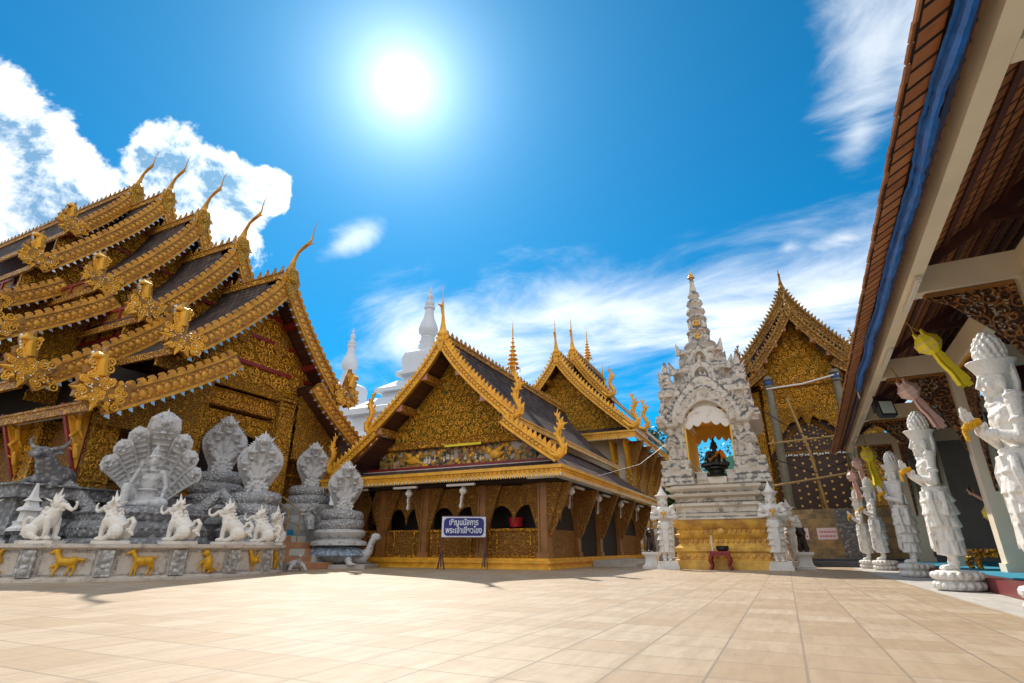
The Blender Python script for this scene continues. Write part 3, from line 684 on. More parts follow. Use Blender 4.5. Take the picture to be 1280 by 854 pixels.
# ================================================================== SIGN HALL (middle) AND THE HALL BEHIND IT
def kit_tier(F, T, fr, bk, z0, hw, z1, mats=(ROOF, SOFFIT), k=1., bwid=.30, tooth=('leaf', .20, .20), p=.76, panel=None, inset=1.0, fin=1.0, apex=1.0, crest_on=True, purl=5, apath=None, gold=GOLDY, swan=True):
    cv = curve(0, z0, hw, z1, p); rf = slopes(F, fr, bk, cv, mats, T)
    for s in (-1, 1):
        barge(F, fr, cv, s, rf, bwid, .13, tooth, gold)
        if swan: swan_finial(F, fr + .07, hw, z1, s, rf, fin, gold)
        m = MB(); m.bar(F(fr - .1, s * (hw + .02), z1 - .09), F(bk, s * (hw + .02), z1 - .09), .08, .20); m.bar(F(fr - .1, s * (hw + .05), z1 + .0), F(bk, s * (hw + .05), z1 + .0), .08, .05); m.build('eave_fascia', GOLDB, rf)
        for q in range(purl):
            b, z = cv[min(12, int((.06 + .92 * q / max(1, purl - 1)) * 12))]
            if q == 0 and s < 0: continue
            if q == 0: b = 0
            m = MB(); m.bar(F(fr - inset, s * b, z - .28), F(fr + .02, s * b, z - .28), .26 * k, .26 * k); pu = m.build('purlin', GOLDF, rf)
            m = MB(); m.bar(F(fr + .02, s * b, z - .28), F(fr + .06, s * b, z - .28), .24 * k, .24 * k); m.build('purlin_end', PINKW, pu)
    if apex: chofa(F, fr + .05, z0 + .2, rf, apex, gold, apath); pendant(F, fr + .16, z0, .6, rf, gold)
    if crest_on: crest(F, fr - .1, bk, z0 + .02, rf, .34, .30, GOLDF, (.16, .20), 'bud')
    if panel:
        gw = gablewall(F, fr - inset, cv, panel[0], rf, panel[1], inset=.18)
        st = .26 * max(1, fin); curls(F, fr - inset + .07, under(cv, .42, panel[0] + .1), -hw, hw, panel[0] + .15, z0, gw, st, GOLDB, seed=int(z0 * 10))
    return rf, cv
UP = [(-.02, -.25), (0, .10), (.02, .45), (.05, .78), (.12, .98), (.15, 1.15), (.10, 1.35), (.10, 1.6), (.14, 1.85), (.20, 2.1)]

F = frame(-10.45, 0, (0, -1))
T2 = thing('prayer_hall', 'gilded hall with dark tiled gable roof and open carved bays behind the blue sign', 'hall', (-10.45, 22, 0))
rf, cv = kit_tier(F, T2, -15.9, -29.2, 8.0, 2.95, 4.72, panel=(4.35, GOLDG), fin=.92, apex=.92, apath=UP, purl=4)
# frame around the pediment and painted frieze below
m = MB(); m.bar(F(-16.86, -2.75, 4.3), F(-16.86, 2.75, 4.3), .16, .14); m.bar(F(-16.8, -2.85, 4.16), F(-16.8, 2.85, 4.16), .16, .13); m.build('pediment_beam', GOLDF, T2)
m = MB(); m.box(F(-16.65, .55, 4.08), (1.5, .05, .08)); m.build('lamp_tube', YEL, T2)
mm, tt, bb_ = newmat('painted_frieze'); oc = tt.n('TexCoord').outputs['Object']
n1 = tt.noise(oc, 4.5, 5, .7); n2 = tt.n('TexVoronoi', feature='F1', ins={'Vector': oc, 'Scale': 7.}).outputs['Color']
cc = tt.mix(tt.ss(n1, .42, .56), (.02, .04, .035, 1), (.45, .26, .05, 1)); cc = tt.mix(tt.m('GREATER_THAN', tt.n('SeparateXYZ', ins={0: n2}).outputs[0], .90), cc, (.42, .37, .32, 1)); cc = tt.mix(tt.m('GREATER_THAN', tt.n('SeparateXYZ', ins={0: n2}).outputs[1], .86), cc, (.28, .09, .05, 1))
pset(tt, bb_, cc, .5, .1, n1, .6, .03)
m = MB(); m.box(F(-16.95, 0, 3.75), (6.6, .1, .72)); fz = m.build('painted_frieze', mm, T2)
m = MB()
rn = random.Random(3)
for s in (-1, 1):
    c = F(-16.88, s * 1.75, 3.7)
    m.ell(c, (.26, .05, .16)); m.ell(c + Vector((s * -.22, -.02, .12)), (.1, .05, .1)); m.cone(c + Vector((s * .1, 0, .1)), c + Vector((s * .42, -.02, .34)), .1, 6); m.cone(c + Vector((s * .15, 0, -.05)), c + Vector((s * .4, -.02, .05)), .08, 6)
for q in range(60): x = rn.uniform(-2.9, 2.9); m.ell(F(-16.89, x, 3.46 + rn.random() * .55), (rn.uniform(.03, .09), .03, rn.uniform(.03, .1)), None, 6)
m.build('relief', GOLDY, fz)
m = MB()
for q in range(14): x = rn.uniform(-1.4, 1.9); z = 3.56 + rn.random() * .2; m.ell(F(-16.88, x, z), (.05, .04, .07), None, 6); m.ell(F(-16.88, x, z + .1), (.03, .03, .035), None, 6)
m.build('figure', WHITES, fz)
m = MB(); m.box(F(-16.85, 0, 3.38), (7.6, .16, .10)); m.build('red_beam', RED, T2)
m = MB(); m.box(F(-16.80, 0, 3.30), (7.9, .12, .06)); m.build('beam_trim', WHITES, T2)
# skirt roof: sides and front
cv2 = curve(2.55, 4.5, 4.62, 3.0, .92, 6)
lr = slopes(F, -15.85, -29.4, cv2, (ROOFB, SOFFIT), T2, 'lower_roof')
for s in (-1, 1):
    barge(F, -15.75, curve(2.65, 4.62, 4.55, 3.22, .92, 6), s, lr, .28, .13, ('leaf', .20, .20), GOLDY); swan_finial(F, -15.68, 4.5, 3.3, s, lr, .82, GOLDY)
m = MB(); a0, b0_ = -16.9, 4.7
vs = [F(-16.8, -3.9, 3.32), F(-16.8, 3.9, 3.32), F(-15.45, 4.75, 2.98), F(-15.45, -4.75, 2.98)]; v2 = [v - Vector((0, 0, .07)) for v in vs]
m.add(vs + v2, [(0, 1, 2, 3)], 0, None, [(0, 0), (7.8, 0), (8.6, 1.35), (-.8, 1.35)] * 2); m.add(vs + v2, [(7, 6, 5, 4), (3, 2, 6, 7), (2, 1, 5, 6), (0, 3, 7, 4), (1, 0, 4, 5)], 1); m.build('front_skirt', (ROOFB, SOFFIT), T2)
def cornice(F, T, a0, a1, b, zt, zb, mat):               # eave cornice with hanging leaves: front run + two sides
    runs = [(F(a0, -b, 0), F(a0, b, 0), F.f), (F(a0, b, 0), F(a1, b, 0), F.s), (F(a0, -b, 0), F(a1, -b, 0), -F.s)]
    for p, q, nrm in runs:
        m = MB(); h = zt - zb; e = (q - p).normalized() * .04
        up = Vector((0, 0, 1)); p2, q2 = p - e, q + e
        m.bar(p2 + up * (zt - .05), q2 + up * (zt - .05), .14, .10, up=(0, 0, 1)); m.bar(p + nrm * -.03 + up * (zt - h * .45), q + nrm * -.03 + up * (zt - h * .45), .07, h * .62)
        L = (q - p).length; t = (q - p).normalized(); n = int(L / .16)
        for i in range(n):
            c = p + t * ((i + .5) * L / n)
            m.prism([(-.075, 0), (.075, 0), (.06, -.09), (0, -.16), (-.06, -.09)], c + nrm * .015 + up * (zb + .16), t, up, .03)
            m.ell(c + nrm * .02 + up * (zt - h * .42), (.04, .04, .05), None, 5)
        ob = m.build('eave_cornice', mat, T)
        w2 = MB(); 
        for i in range(n): c = p + t * ((i + 1.) * L / n); w2.prism([(-.03, .05), (.03, .05), (0, -.045)], c + nrm * .02 + up * (zb + .05), t, up, .03)
        w2.build('white_fringe', WHITES, ob)
cornice(F, T2, -15.42, -29.4, 4.72, 2.98, 2.62, GOLDB)
# base mouldings and floor
m = MB()
for z0, z1, e in ((0, .09, .12), (.09, .17, .04), (.17, .25, .10), (.25, .32, .0)): m.box((-10.5, 22.7, (z0 + z1) / 2), (7.9 + e * 2, 12.8 + e * 2, z1 - z0 - .002))
m.build('base', GOLDY, T2)
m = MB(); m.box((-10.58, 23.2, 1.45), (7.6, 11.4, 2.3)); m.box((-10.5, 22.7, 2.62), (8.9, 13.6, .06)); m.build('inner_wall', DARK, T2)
cols = [-14.15, -13.05, -11.22, -8.95, -6.78]
for x in cols:
    m = MB(); m.box((x, 16.62, 1.45), (.34, .34, 2.28)); m.box((x, 16.62, .40), (.42, .42, .16)); m.box((x - .12, 16.43, 1.45), (.05, .05, 2.2)); m.box((x + .12, 16.43, 1.45), (.05, .05, 2.2)); m.build('pillar', WOOD, T2)
    for s in (-1, 1):
        m = MB(); m.prism([(0, 2.58), (.52, 2.58), (.30, 1.95), (.10, 1.35), (0, 1.1)], (x + s * .17, 16.50, 0), (s, 0, 0), (0, 0, 1), .08); m.build('carved_bracket', WOODG, T2, 30)
for x0, x1 in zip(cols, cols[1:]):
    c, hw = (x0 + x1) / 2, (x1 - x0) / 2 - .17
    m = MB(); pts = [(-hw, 2.56), (-hw, 1.35)]            # carved screen with a two-lobed opening
    for i in range(1, 24):
        t = i / 24; x = -hw + 2 * hw * t; l = abs(math.sin(t * math.pi * 2)); pts.append((x, 1.38 + .55 * (l ** .5) * (1 if .02 < t < .98 else .3)))
    pts += [(hw, 1.35), (hw, 2.56)]
    m.prism(pts, (c, 16.66, 0), (1, 0, 0), (0, 0, 1), .07); m.build('carved_screen', WOODG, T2, 30)
    m = MB(); m.box((c, 16.66, .76), (hw * 2, .07, .86)); dd = m.build('parapet_panel', WOODG, T2)
    m = MB()
    for z in (.36, 1.17): m.box((c, 16.61, z), (hw * 2, .08, .08))
    for x in (-hw + .05, -hw + .32, hw - .32, hw - .05): m.box((c + x, 16.612, .76), (.06, .07, .86))
    m.build('panel_frame', GOLDF, dd)
for y in (19.5, 22.2, 25.2, 28.9):
    m = MB(); m.box((-6.78, y, 1.45), (.32, .32, 2.28)); m.box((-6.78, y, .40), (.40, .40, .16)); m.build('pillar', WOOD, T2)
for y in (16.62, 19.5, 22.2, 25.2, 28.9):
    m = MB(); m.prism([(0, 2.58), (.80, 2.58), (.42, 1.7), (.10, 1.0), (0, .95)], (-6.62, y + .0, 0), (1, 0, 0), (0, 0, 1), .12); m.build('carved_bracket', WOODG, T2, 30)
    m = MB(); m.prism([(0, 2.58), (.6, 2.58), (.34, 1.85), (.10, 1.15), (0, 1.0)], (-6.72, y + .16, 0), (0, 1, 0), (0, 0, 1), .08); m.build('carved_bracket', WOODG, T2, 30)
m = MB(); m.box((-6.80, 18.06, .76), (.07, 2.5, .86)); m.build('parapet_panel', WOODG, T2)
m = MB(); m.box((-6.80, 27.05, .76), (.07, 3.3, .86)); m.build('parapet_panel', WOODG, T2)
for y0, y1 in ((16.8, 19.3), (25.4, 28.7)):
    c = (y0 + y1) / 2; hw = (y1 - y0) / 2; pts = [(-hw, 2.56), (-hw, 1.5)] + [(-hw + 2 * hw * i / 24, 1.45 + .55 * abs(math.sin(i / 24 * math.pi * 2)) ** .5) for i in range(1, 24)] + [(hw, 1.5), (hw, 2.56)]
    m = MB(); m.prism(pts, (-6.80, c, 0), (0, 1, 0), (0, 0, 1), .07); m.build('carved_screen', WOODG, T2, 30)
for y in (20.9, 23.7):
    m = MB(); m.box((-7.0, y, 1.45), (.08, 2.2, 2.25)); dr = m.build('door', DARK, T2)
    m = MB(); m.box((-6.94, y, 1.45), (.08, .14, 2.25)); m.box((-6.94, y - 1.0, 1.45), (.08, .12, 2.25)); m.build('door_frame', WOOD, dr)
for x, y, L, rz in ((-13.6, 15.6, .9, 0), (-11.5, 15.6, .95, 0), (-9.3, 15.6, 1.05, 0), (-6.15, 18.3, .9, R(90)), (-6.15, 21.6, .9, R(90)), (-6.15, 24.6, .9, R(90)), (-6.15, 27.6, .9, R(90))):
    m = MB(); m.box((x, y, 2.55), (L, .10, .07), rz=rz); m.build('lamp_tube', TUBEW, T2)
# gilded spires riding on the ridges
def ridge_spire(T, x, y, z, h):
    m = MB(); prof = [(.10, 0), (.10, .3 * h / 3)]
    for i in range(8):
        r = .34 * (1 - i / 8.5) * h / 3; zz = h * (.14 + .075 * i); prof += [(r * .45, zz), (r, zz + .02), (r * .9, zz + .06), (r * .4, zz + .10)]
    prof += [(.04, h * .78), (.018, h * .9), (.005, h)]; m.lathe(prof, (x, y, z), 10); ob = m.build('ridge_spire', GOLDY, T)
    m = MB()
    for i in range(8): a = i * math.pi / 4; r = .38 * h / 3; m.box((x + r * math.cos(a), y + r * math.sin(a), z + h * .13), (.03, .03, .22))
    m.build('bell', SILVER, ob)
m = MB(); m.box((-14.28, 22.7, 1.45), (.07, 12.0, 2.28)); m.build('carved_screen', WOODG, T2)
ridge_spire(T2, -10.45, 22.0, 8.2, 2.9)
# step at the side door
T = MB(); T.box((-6.0, 22.6, .1), (1.1, 4.2, .2)); T.box((-5.6, 22.6, .05), (1.6, 4.8, .1)); tag(T.build('doorstep', CONC), 'low pale concrete doorstep at the side door of the sign hall', 'step')

# hall behind
F = frame(-11.2, 0, (0, -1))
T3 = thing('rear_hall', 'taller gilded hall with two stacked gables rising behind the sign hall', 'hall', (-11.2, 36, 0))
kit_tier(F, T3, -30.0, -33.6, 12.05, 4.45, 7.05, panel=(6.9, GOLDG), fin=1.15, apex=1.0, apath=UP, purl=5, bwid=.42, tooth=('leaf', .26, .26))
kit_tier(F, T3, -33.2, -41, 13.25, 2.4, 9.85, panel=(9.0, GOLDG), fin=1.1, apex=1.1, apath=UP, purl=4, bwid=.42, tooth=('leaf', .26, .26))
lr = slopes(F, -33.1, -41, curve(2.1, 9.6, 4.5, 7.4, .9, 6), (ROOF, SOFFIT), T3, 'lower_roof')
for s in (-1, 1):
    m = MB(); m.bar(F(-33.1, s * 4.5, 7.3), F(-41, s * 4.5, 7.3), .12, .22); m.build('eave_fascia', GOLDB, lr); swan_finial(F, -33, 4.4, 7.5, s, lr, 1.1, GOLDY)
    chofa(F, -40.6, 12.9, lr, .9, GOLDY, UP, s * .0) if s > 0 else chofa(F, -42.4, 12.2, lr, .9, GOLDY, UP)
ridge_spire(T3, -11.2, 36.6, 13.4, 3.0)
m = MB()
vs = [F(-31, -4.2, 7.3), F(-31, 4.0, 7.3), F(-29.9, 4.55, 6.82), F(-29.9, -4.6, 6.82)]; v2 = [v - Vector((0, 0, .08)) for v in vs]
m.add(vs + v2, [(0, 1, 2, 3)], 0, None, [(0, 0), (8.2, 0), (8.8, 1.3), (-.5, 1.3)] * 2); m.add(vs + v2, [(7, 6, 5, 4), (3, 2, 6, 7), (2, 1, 5, 6), (0, 3, 7, 4)], 1)
vs = [F(-31, 4.0, 7.3), F(-41, 4.0, 7.3), F(-41, 4.55, 6.82), F(-29.9, 4.55, 6.82)]; v2 = [v - Vector((0, 0, .08)) for v in vs]
m.add(vs + v2, [(3, 2, 1, 0)], 0, None, [(0, 0), (10, 0), (10, 1.3), (0, 1.3)] * 2); m.add(vs + v2, [(4, 5, 6, 7), (7, 6, 2, 3)], 1); m.build('skirt_roof', (ROOF, SOFFIT), T3)
cornice(F, T3, -29.88, -41, 4.55, 6.84, 6.36, GOLDB)
m = MB(); m.box((-11.2, 36, 3.4), (7.4, 9.6, 6.6)); m.build('wall', CREAM, T3)
for x in (-8.2, -7.4):
    m = MB(); m.box((x, 31.12, 3.3), (.34, .3, 6.1)); m.build('pillar', GOLD, T3)
    m = MB(); m.prism([(0, 6.4), (.75, 6.4), (.4, 5.6), (0, 4.6)], (x, 31.0, 0), (0, -1, 0), (0, 0, 1), .16); m.build('carved_bracket', GOLDY, T3, 30)
for y in (31.1, 33.2, 35.4, 37.6, 39.8):
    m = MB(); m.box((-7.42, y, 3.3), (.3, .36, 6.1)); m.build('pillar', GOLD, T3)
    m = MB(); m.prism([(0, 6.4), (.85, 6.4), (.45, 5.5), (.1, 4.6), (0, 4.3)], (-7.3, y, 0), (1, 0, 0), (0, 0, 1), .2); m.build('carved_bracket', WOODG, T3, 30)
for y in (32.15, 34.3, 36.5, 38.7):
    m = MB(); m.box((-7.44, y, 4.4), (.1, 1.7, 3.2)); m.build('carved_screen', GOLDP, T3)
    m = MB(); m.box((-7.40, y, 1.3), (.1, 1.5, 2.2)); pn = m.build('side_panel', WHITES, T3)
    m = MB()
    for z in (.7, 1.3, 1.9, 2.3):
        for q in (-.4, .1, .5): m.ell((-7.33, y + q, z + .1 * q), (.04, .2, .16), None, 8)
    m.build('relief', GOLDY, pn)

# ================================================================== WHITE STUPAS FAR BEHIND
def stupa(x, y, k, label):
    T = thing('stupa', label, 'stupa', (x, y, 0), 'white stupas behind the halls')
    m = MB(); prof = [(6.4, 0), (6.4, 10.6), (6.9, 10.9), (7.5, 11.2), (7.5, 11.59)]; m.sq([(r * k, z * k) for r, z in prof], (x, y, 0), red=.0); m.build('base', WHITE, T)
    tiers = [(7.6, 11.6, 6.3, 13.4), (5.9, 13.4, 5.9, 15.4), (6.8, 15.4, 6.8, 16.1), (6.7, 16.1, 4.2, 17.9), (3.7, 17.9, 3.7, 18.6), (4.4, 18.6, 4.4, 19.1), (4.3, 19.1, 2.5, 20.4)]
    m = MB(); m.sq([(a * k, z * k) for r0, z0, r1, z1 in tiers for a, z in ((r0, z0 + .001), (r1, z1))], (x, y, 0)); m.build('stepped_roof', WHITE, T)
    m = MB(); m.sq([(r * k, z * k) for r, z in ((2.1, 20.4), (2.1, 20.9), (2.9, 21.1), (2.9, 21.5), (2.45, 21.7), (2.35, 22.8), (2.45, 23.5), (2.2, 24.2), (1.5, 24.6))], (x, y, 0), red=.16); m.build('bell_tier', WHITE, T)
    prof = [(1.3, 24.5), (1.35, 24.9), (1.15, 25.0), (1.2, 25.5), (1.0, 25.6), (1.1, 26.1), (.85, 26.2), (.95, 26.6), (.8, 26.8), (1.25, 27.4), (1.3, 27.9), (1.1, 28.6), (.75, 29.4), (.6, 30.2), (.55, 30.8), (.72, 30.9), (.72, 31.2), (.5, 31.3), (.62, 31.5), (.62, 31.8), (.35, 31.9), (.25, 32.2), (.42, 32.5), (.42, 32.8), (.1, 33.2), (.2, 33.5), (.03, 34.2)]
    m = MB(); m.lathe([(r * k, z * k) for r, z in prof], (x, y, 0), 20); m.build('spire', WHITE, T)
stupa(-38.6, 55, 1.0, 'taller white stupa spire standing just left of the sign hall gable')
stupa(-51.6, 55, .89, 'shorter white stupa spire rising beside the lowest roof of the largest temple')

# ================================================================== NAGA STATUES, LION PLINTH, BEASTS
def naga_head(m, c, out, up, k):                          # open-jawed serpent head looking along out
    out, up = Vector(out).normalized(), Vector(up).normalized(); sd = out.cross(up)
    M = Matrix((( out.x, sd.x, up.x, 0), (out.y, sd.y, up.y, 0), (out.z, sd.z, up.z, 0), (0, 0, 0, 1)))
    c = Vector(c); P = lambda a, b, z: c + out * a * k + sd * b * k + up * z * k
    m.ell(P(.0, 0, .05), (.17 * k, .15 * k, .14 * k), M, 10); m.ell(P(.16, 0, .10), (.15 * k, .105 * k, .065 * k), M, 10); m.ell(P(.13, 0, -.10), (.13 * k, .09 * k, .04 * k), M, 10)
    m.ell(P(.29, 0, .13), (.05 * k, .06 * k, .05 * k), M, 8)
    for s in (-1, 1): m.ell(P(.10, s * .10, .16), (.045 * k,) * 3, None, 8); m.cone(P(-.02, s * .12, .12), P(-.14, s * .24, .30), .06 * k, 6)
    m.cone(P(.02, 0, .14), P(-.06, 0, .44), .08 * k, 6); m.cone(P(-.08, 0, .1), P(-.2, 0, .32), .07 * k, 6)
def naga_statue(name, label, loc, rz, k, group, coils=3, base=True, zb=0.):
    T = thing(name, label, 'naga statue', loc, group, rz)
    z = zb
    if base:
        m = MB(); m.lathe([(.95, 0), (.95, .10), (.80, .16), (.72, .22), (.84, .30), (.88, .42), (.78, .50), (.70, .52)], (0, 0, z), 28, fn=lambda r, zz, a: r * (1 + .03 * math.sin(12 * a)) * k)
        m.v = [(x, y, z + (q - z) * k) for x, y, q in m.v]; m.build('pedestal', NAGA).parent = T; z += .5 * k
    m = MB()
    for i in range(coils): m.torus((0, 0, z + (.17 + .30 * i) * k), (.60 - .035 * i) * k, .19 * k, Matrix.Rotation(.05 * (-1) ** i, 4, 'X'), 40, 12)
    m.lathe([(.6 * k, 0), (.5 * k, (.3 * coils + .05) * k)], (0, 0, z), 20)
    m.build('coils', NAGASC).parent = T; z += .30 * coils * k
    # tail fin sweeping back
    m = MB(); P = [(-.5 * k, .1, z - .1), (-.95 * k, .15, z + .12 * k), (-1.2 * k, .1, z + .1 * k), (-1.5 * k, 0, z - .35 * k)]; m.tube(P, [.14 * k, .15 * k, .13 * k, .08 * k], 8); 
    for i in range(9): a = i / 8; p = Vector(P[0]).lerp(Vector(P[2]), a); m.cone(p + Vector((0, 0, .08 * k)), p + Vector((-.12 * k, 0, .30 * k)), .06 * k, 5)
    m.build('tail', NAGASC).parent = T
    m = MB(); Hh = 1.85 * k; lean = .02
    def prof(t): return .80 * (.32 + .34 * math.sin(min(1, max(0, (t - .16) / .78)) * math.pi) ** 1.25 + .06 * t) * (1 - max(0, (t - .62) / .38) ** 1.6 * .93)
    pts = []; rad = []; fl = []
    for i in range(19):
        t = i / 18; pts.append((.10 * k * math.sin(t * 3) + .12 * k * t, 0, z - .12 * k + Hh * t)); rad.append(max(.02, prof(t)) * k); fl.append(min(1, .36 - .22 * t + .05 / max(.08, prof(t))) if t < .97 else .8)
    m.tube(pts, rad, 20, fl, (0, 1, 0))
    for i in range(2, 18):                                # serrated rim
        p = Vector(pts[i]); n = Vector(pts[i + 1]) - Vector(pts[i - 1]) if i < 18 else Vector((0, 0, 1)); dr = (rad[min(i + 1, 18)] - rad[i - 1]) / n.length
        for s in (-1, 1):
            for h in (0, .5):
                q = p.lerp(Vector(pts[i + 1]), h); r = rad[i] * (1 - h) + rad[i + 1] * h
                m.cone(q + Vector((0, s * (r - .03 * k), 0)), q + Vector((0, s * (r + .085 * k), .05 * k - dr * .03)), .045 * k, 5)
    c0 = Vector((.24 * k, 0, z + .28 * k))
    heads = [(0, 1.38, 1.35), (-.24, 1.12, 1.0), (.24, 1.12, 1.0), (-.37, .80, .88), (.37, .80, .88)]
    for y, h, q in heads:
        e = Vector((.33 * k + .06 * k * q, y * k, z + h * k - .1 * k)); mid = c0.lerp(e, .55) + Vector((.02 * k, y * .12 * k, 0))
        m.tube([c0, c0.lerp(mid, .5), mid, e - Vector((.06 * k, 0, .06 * k)), e], [.11 * k, .09 * k, .095 * k, .11 * k * q, .12 * k * q], 9)
        naga_head(m, e, (1, y * .5, -.05), (0, 0, 1), .86 * k * q)
    M = Matrix.Rotation(R(90), 4, 'Y'); c = Vector((.36 * k, 0, z + .16 * k)); m.ell(c, (.12 * k, .26 * k, .26 * k), None, 16)
    for i in range(14): a = i * math.pi / 7; m.ell(c + Vector((.06 * k, .26 * k * math.cos(a), .26 * k * math.sin(a))), (.05 * k,) * 3, None, 6)
    for i in range(9): a = i * math.pi / 4.5; m.ell(c + Vector((.11 * k, .14 * k * math.cos(a), .14 * k * math.sin(a))), (.04 * k,) * 3, None, 6)
    o = m.sculpt('hood', NAGA, .0165 * k, T, 0, 50)
    return T
GN = 'naga statues beside the temple stairs'
naga_statue('naga_statue', 'silver grey many-headed naga on coils, front left of the stairs right behind the lion wall', (-14.45, 12.0, 0), R(-38), 1.08, GN, 3, True, .62)
naga_statue('naga_statue', 'silver grey many-headed naga in shade between the seven-hooded naga and the front left naga', (-16.3, 12.0, 0), R(-30), 1.10, GN, 3, True, 1.30)
naga_statue('naga_statue', 'silver grey many-headed naga on tall stand at the back right of the stairs', (-15.75, 15.45, 0), R(-38), .98, GN, 2, False, 2.10)
naga_statue('naga_statue', 'pale naga with leaf-shaped hood and coils standing on the turtle', (-13.62, 14.98, 0), R(-40), .98, GN, 2, True, .70)
# spiky crest of the rear right naga's stand
T = thing('naga_stand', 'grey moulded stand with coiled crest carrying the back right naga', 'stand', (-15.75, 15.45, 0))
m = MB(); m.lathe([(.95, 0), (.95, .25), (.75, .35), (.72, .6), (.85, .7), (.7, .85), (.75, 1.05), (.9, 1.5), (.85, 1.7), (.98, 1.9), (.98, 2.09)], (-15.75, 15.45, 0), 24, fn=lambda r, z, a: r * (1 + .03 * math.sin(16 * a))); m.build('plinth', NAGA, T)
m = MB(); P = [(-15.1, 14.9, 1.7), (-14.85, 14.75, 1.55), (-14.7, 14.7, 1.2)]; m.tube(P, [.16, .18, .10], 8)
for i in range(40): rn = random.Random(i); c = Vector((-14.95 + rn.uniform(-.2, .2), 14.85 + rn.uniform(-.2, .2), 1.75 + rn.uniform(-.25, .3))); dd = Vector((rn.uniform(-1, 1), rn.uniform(-1, 1), rn.uniform(-.3, 1))).normalized(); m.cone(c, c + dd * .22, .05, 5)
m.build('crest', NAGA, T)
T = thing('naga_stand', 'round grey stand under the shaded naga behind the lion wall', 'stand', (-16.3, 12.0, 0))
m = MB(); m.lathe([(1.3, 0), (1.3, .5), (1.15, .6), (1.1, .9), (1.15, 1.15), (1.15, 1.29)], (-16.3, 12.0, 0), 28); m.build('plinth', GREYST, T)
T = thing('naga_stand', 'round grey stand under the front left naga behind the lion wall', 'stand', (-14.45, 12.0, 0))
m = MB(); m.lathe([(1.05, 0), (1.05, .25), (.95, .3), (1.05, .5), (1.05, .61)], (-14.45, 12.0, 0), 28); m.build('plinth', GREYST, T)

# turtle under the front right naga
T = thing('turtle_statue', 'grey stone turtle with blue-tinted shell raising its head, beside the naga staircase', 'turtle statue', (-13.66, 14.96, 0), None, R(22))
T.scale = (.88, .88, 1)
m = MB(); m.box((.25, 0, .06), (2.3, 1.7, .12)); m.build('base_slab', CONC).parent = T
m = MB(); m.lathe([(1.02, .34), (1.08, .40), (.95, .56), (.75, .68), (.6, .72)], (0, 0, 0), 26, fn=lambda r, z, a: r * (1 + .035 * math.sin(13 * a)) * (1.06 if abs(math.cos(a)) > .7 else 1)); m.build('shell', stone('blue_grey_shell', (.44, .54, .66), (.22, .27, .33), 4., .5, .0, .4, 6., .04, .6)).parent = T
m = MB(); m.ell((.02, 0, .32), (.92, .72, .22), None, 18)
m.tube([(.75, 0, .34), (1.05, 0, .36), (1.24, 0, .52), (1.32, 0, .78), (1.40, 0, .92)], [.26, .22, .155, .12, .13], 10); m.ell((1.46, 0, .97), (.20, .135, .125), None, 12); m.ell((1.58, 0, .94), (.10, .10, .08), None, 10)
for s in (-1, 1):
    m.cap((.65, s * .6, .32), (.82, s * .82, .14), .15, .11); m.ell((.90, s * .86, .13), (.17, .11, .05)); m.cap((-.6, s * .55, .3), (-.75, s * .75, .14), .15, .11); m.ell((-.7, s * .8, .13), (.15, .10, .05)); m.ell((1.5, s * .10, 1.02), .035, None, 6)
    for j in range(3): m.ell((1.04, s * (.80 + .06 * j), .12), (.06, .03, .035), None, 6)
m.sculpt('body', NAGA, .022, T, 2)
T2x = thing('turtle_statue', 'small grey turtle peeping out between the lion wall and the stairs', 'turtle statue', (-12.75, 12.35, 0), None, R(-30))
m = MB(); m.ell((0, 0, .28), (.45, .36, .2), None, 14); m.tube([(.35, 0, .3), (.52, 0, .4), (.56, 0, .58)], [.12, .09, .08], 8); m.ell((.6, 0, .64), (.12, .08, .08))
for s in (-1, 1): m.cap((.3, s * .25, .25), (.4, s * .36, .06), .09, .07); m.cap((-.3, s * .25, .25), (-.36, s * .34, .06), .09, .07)
m.sculpt('body', NAGA, .022, T2x, 2); T2x.scale = (.62,) * 3

# seven-hooded naga with the seated deity
BX, BY = -15.24, 9.0
T = thing('naga_statue', 'huge seven-hooded grey naga fanned behind the seated deity', 'naga statue', (BX + .25, BY + .14, 0), None, R(-32)); T.scale = (.95, .88, 1)
m = MB()
for i, (rr, rt) in enumerate(((1.62, .25), (1.52, .24), (1.40, .22))): m.torus((0, 0, .62 + .36 * i), rr, rt, Matrix.Rotation(.02 * (-1) ** i, 4, 'X'), 56, 12)
for i in range(3):
    for j in range(64): a = j * math.pi / 32; r = 1.80 - .1 * i; m.cone((r * math.cos(a), r * math.sin(a), .66 + .36 * i), ((r + .11) * math.cos(a + .04), (r + .11) * math.sin(a + .04), .70 + .36 * i), .06, 4)
m.lathe([(1.5, 0), (1.5, .4), (1.4, 1.3), (1.2, 1.52)], (0, 0, 0), 28)
m.build('coils', GREYST).parent = T
m = MB()
for s in (-1, 1): m.tube([(-.5, s * 1.2, 1.4), (-.6, s * 1.75, 1.9), (-.6, s * 2.0, 2.1), (-.4, s * 2.35, 1.75), (-.3, s * 2.4, 1.2)], [.16, .18, .18, .16, .12], 10)
m.build('tail', NAGASC).parent = T
HD = [(0, 2.22, 1.26), (-.60, 1.95, .74), (.58, 1.86, .74), (-.90, 1.60, .70), (.84, 1.45, .70), (-1.14, 1.20, .66), (1.04, 1.04, .64)]
m = MB(); z0 = 1.45
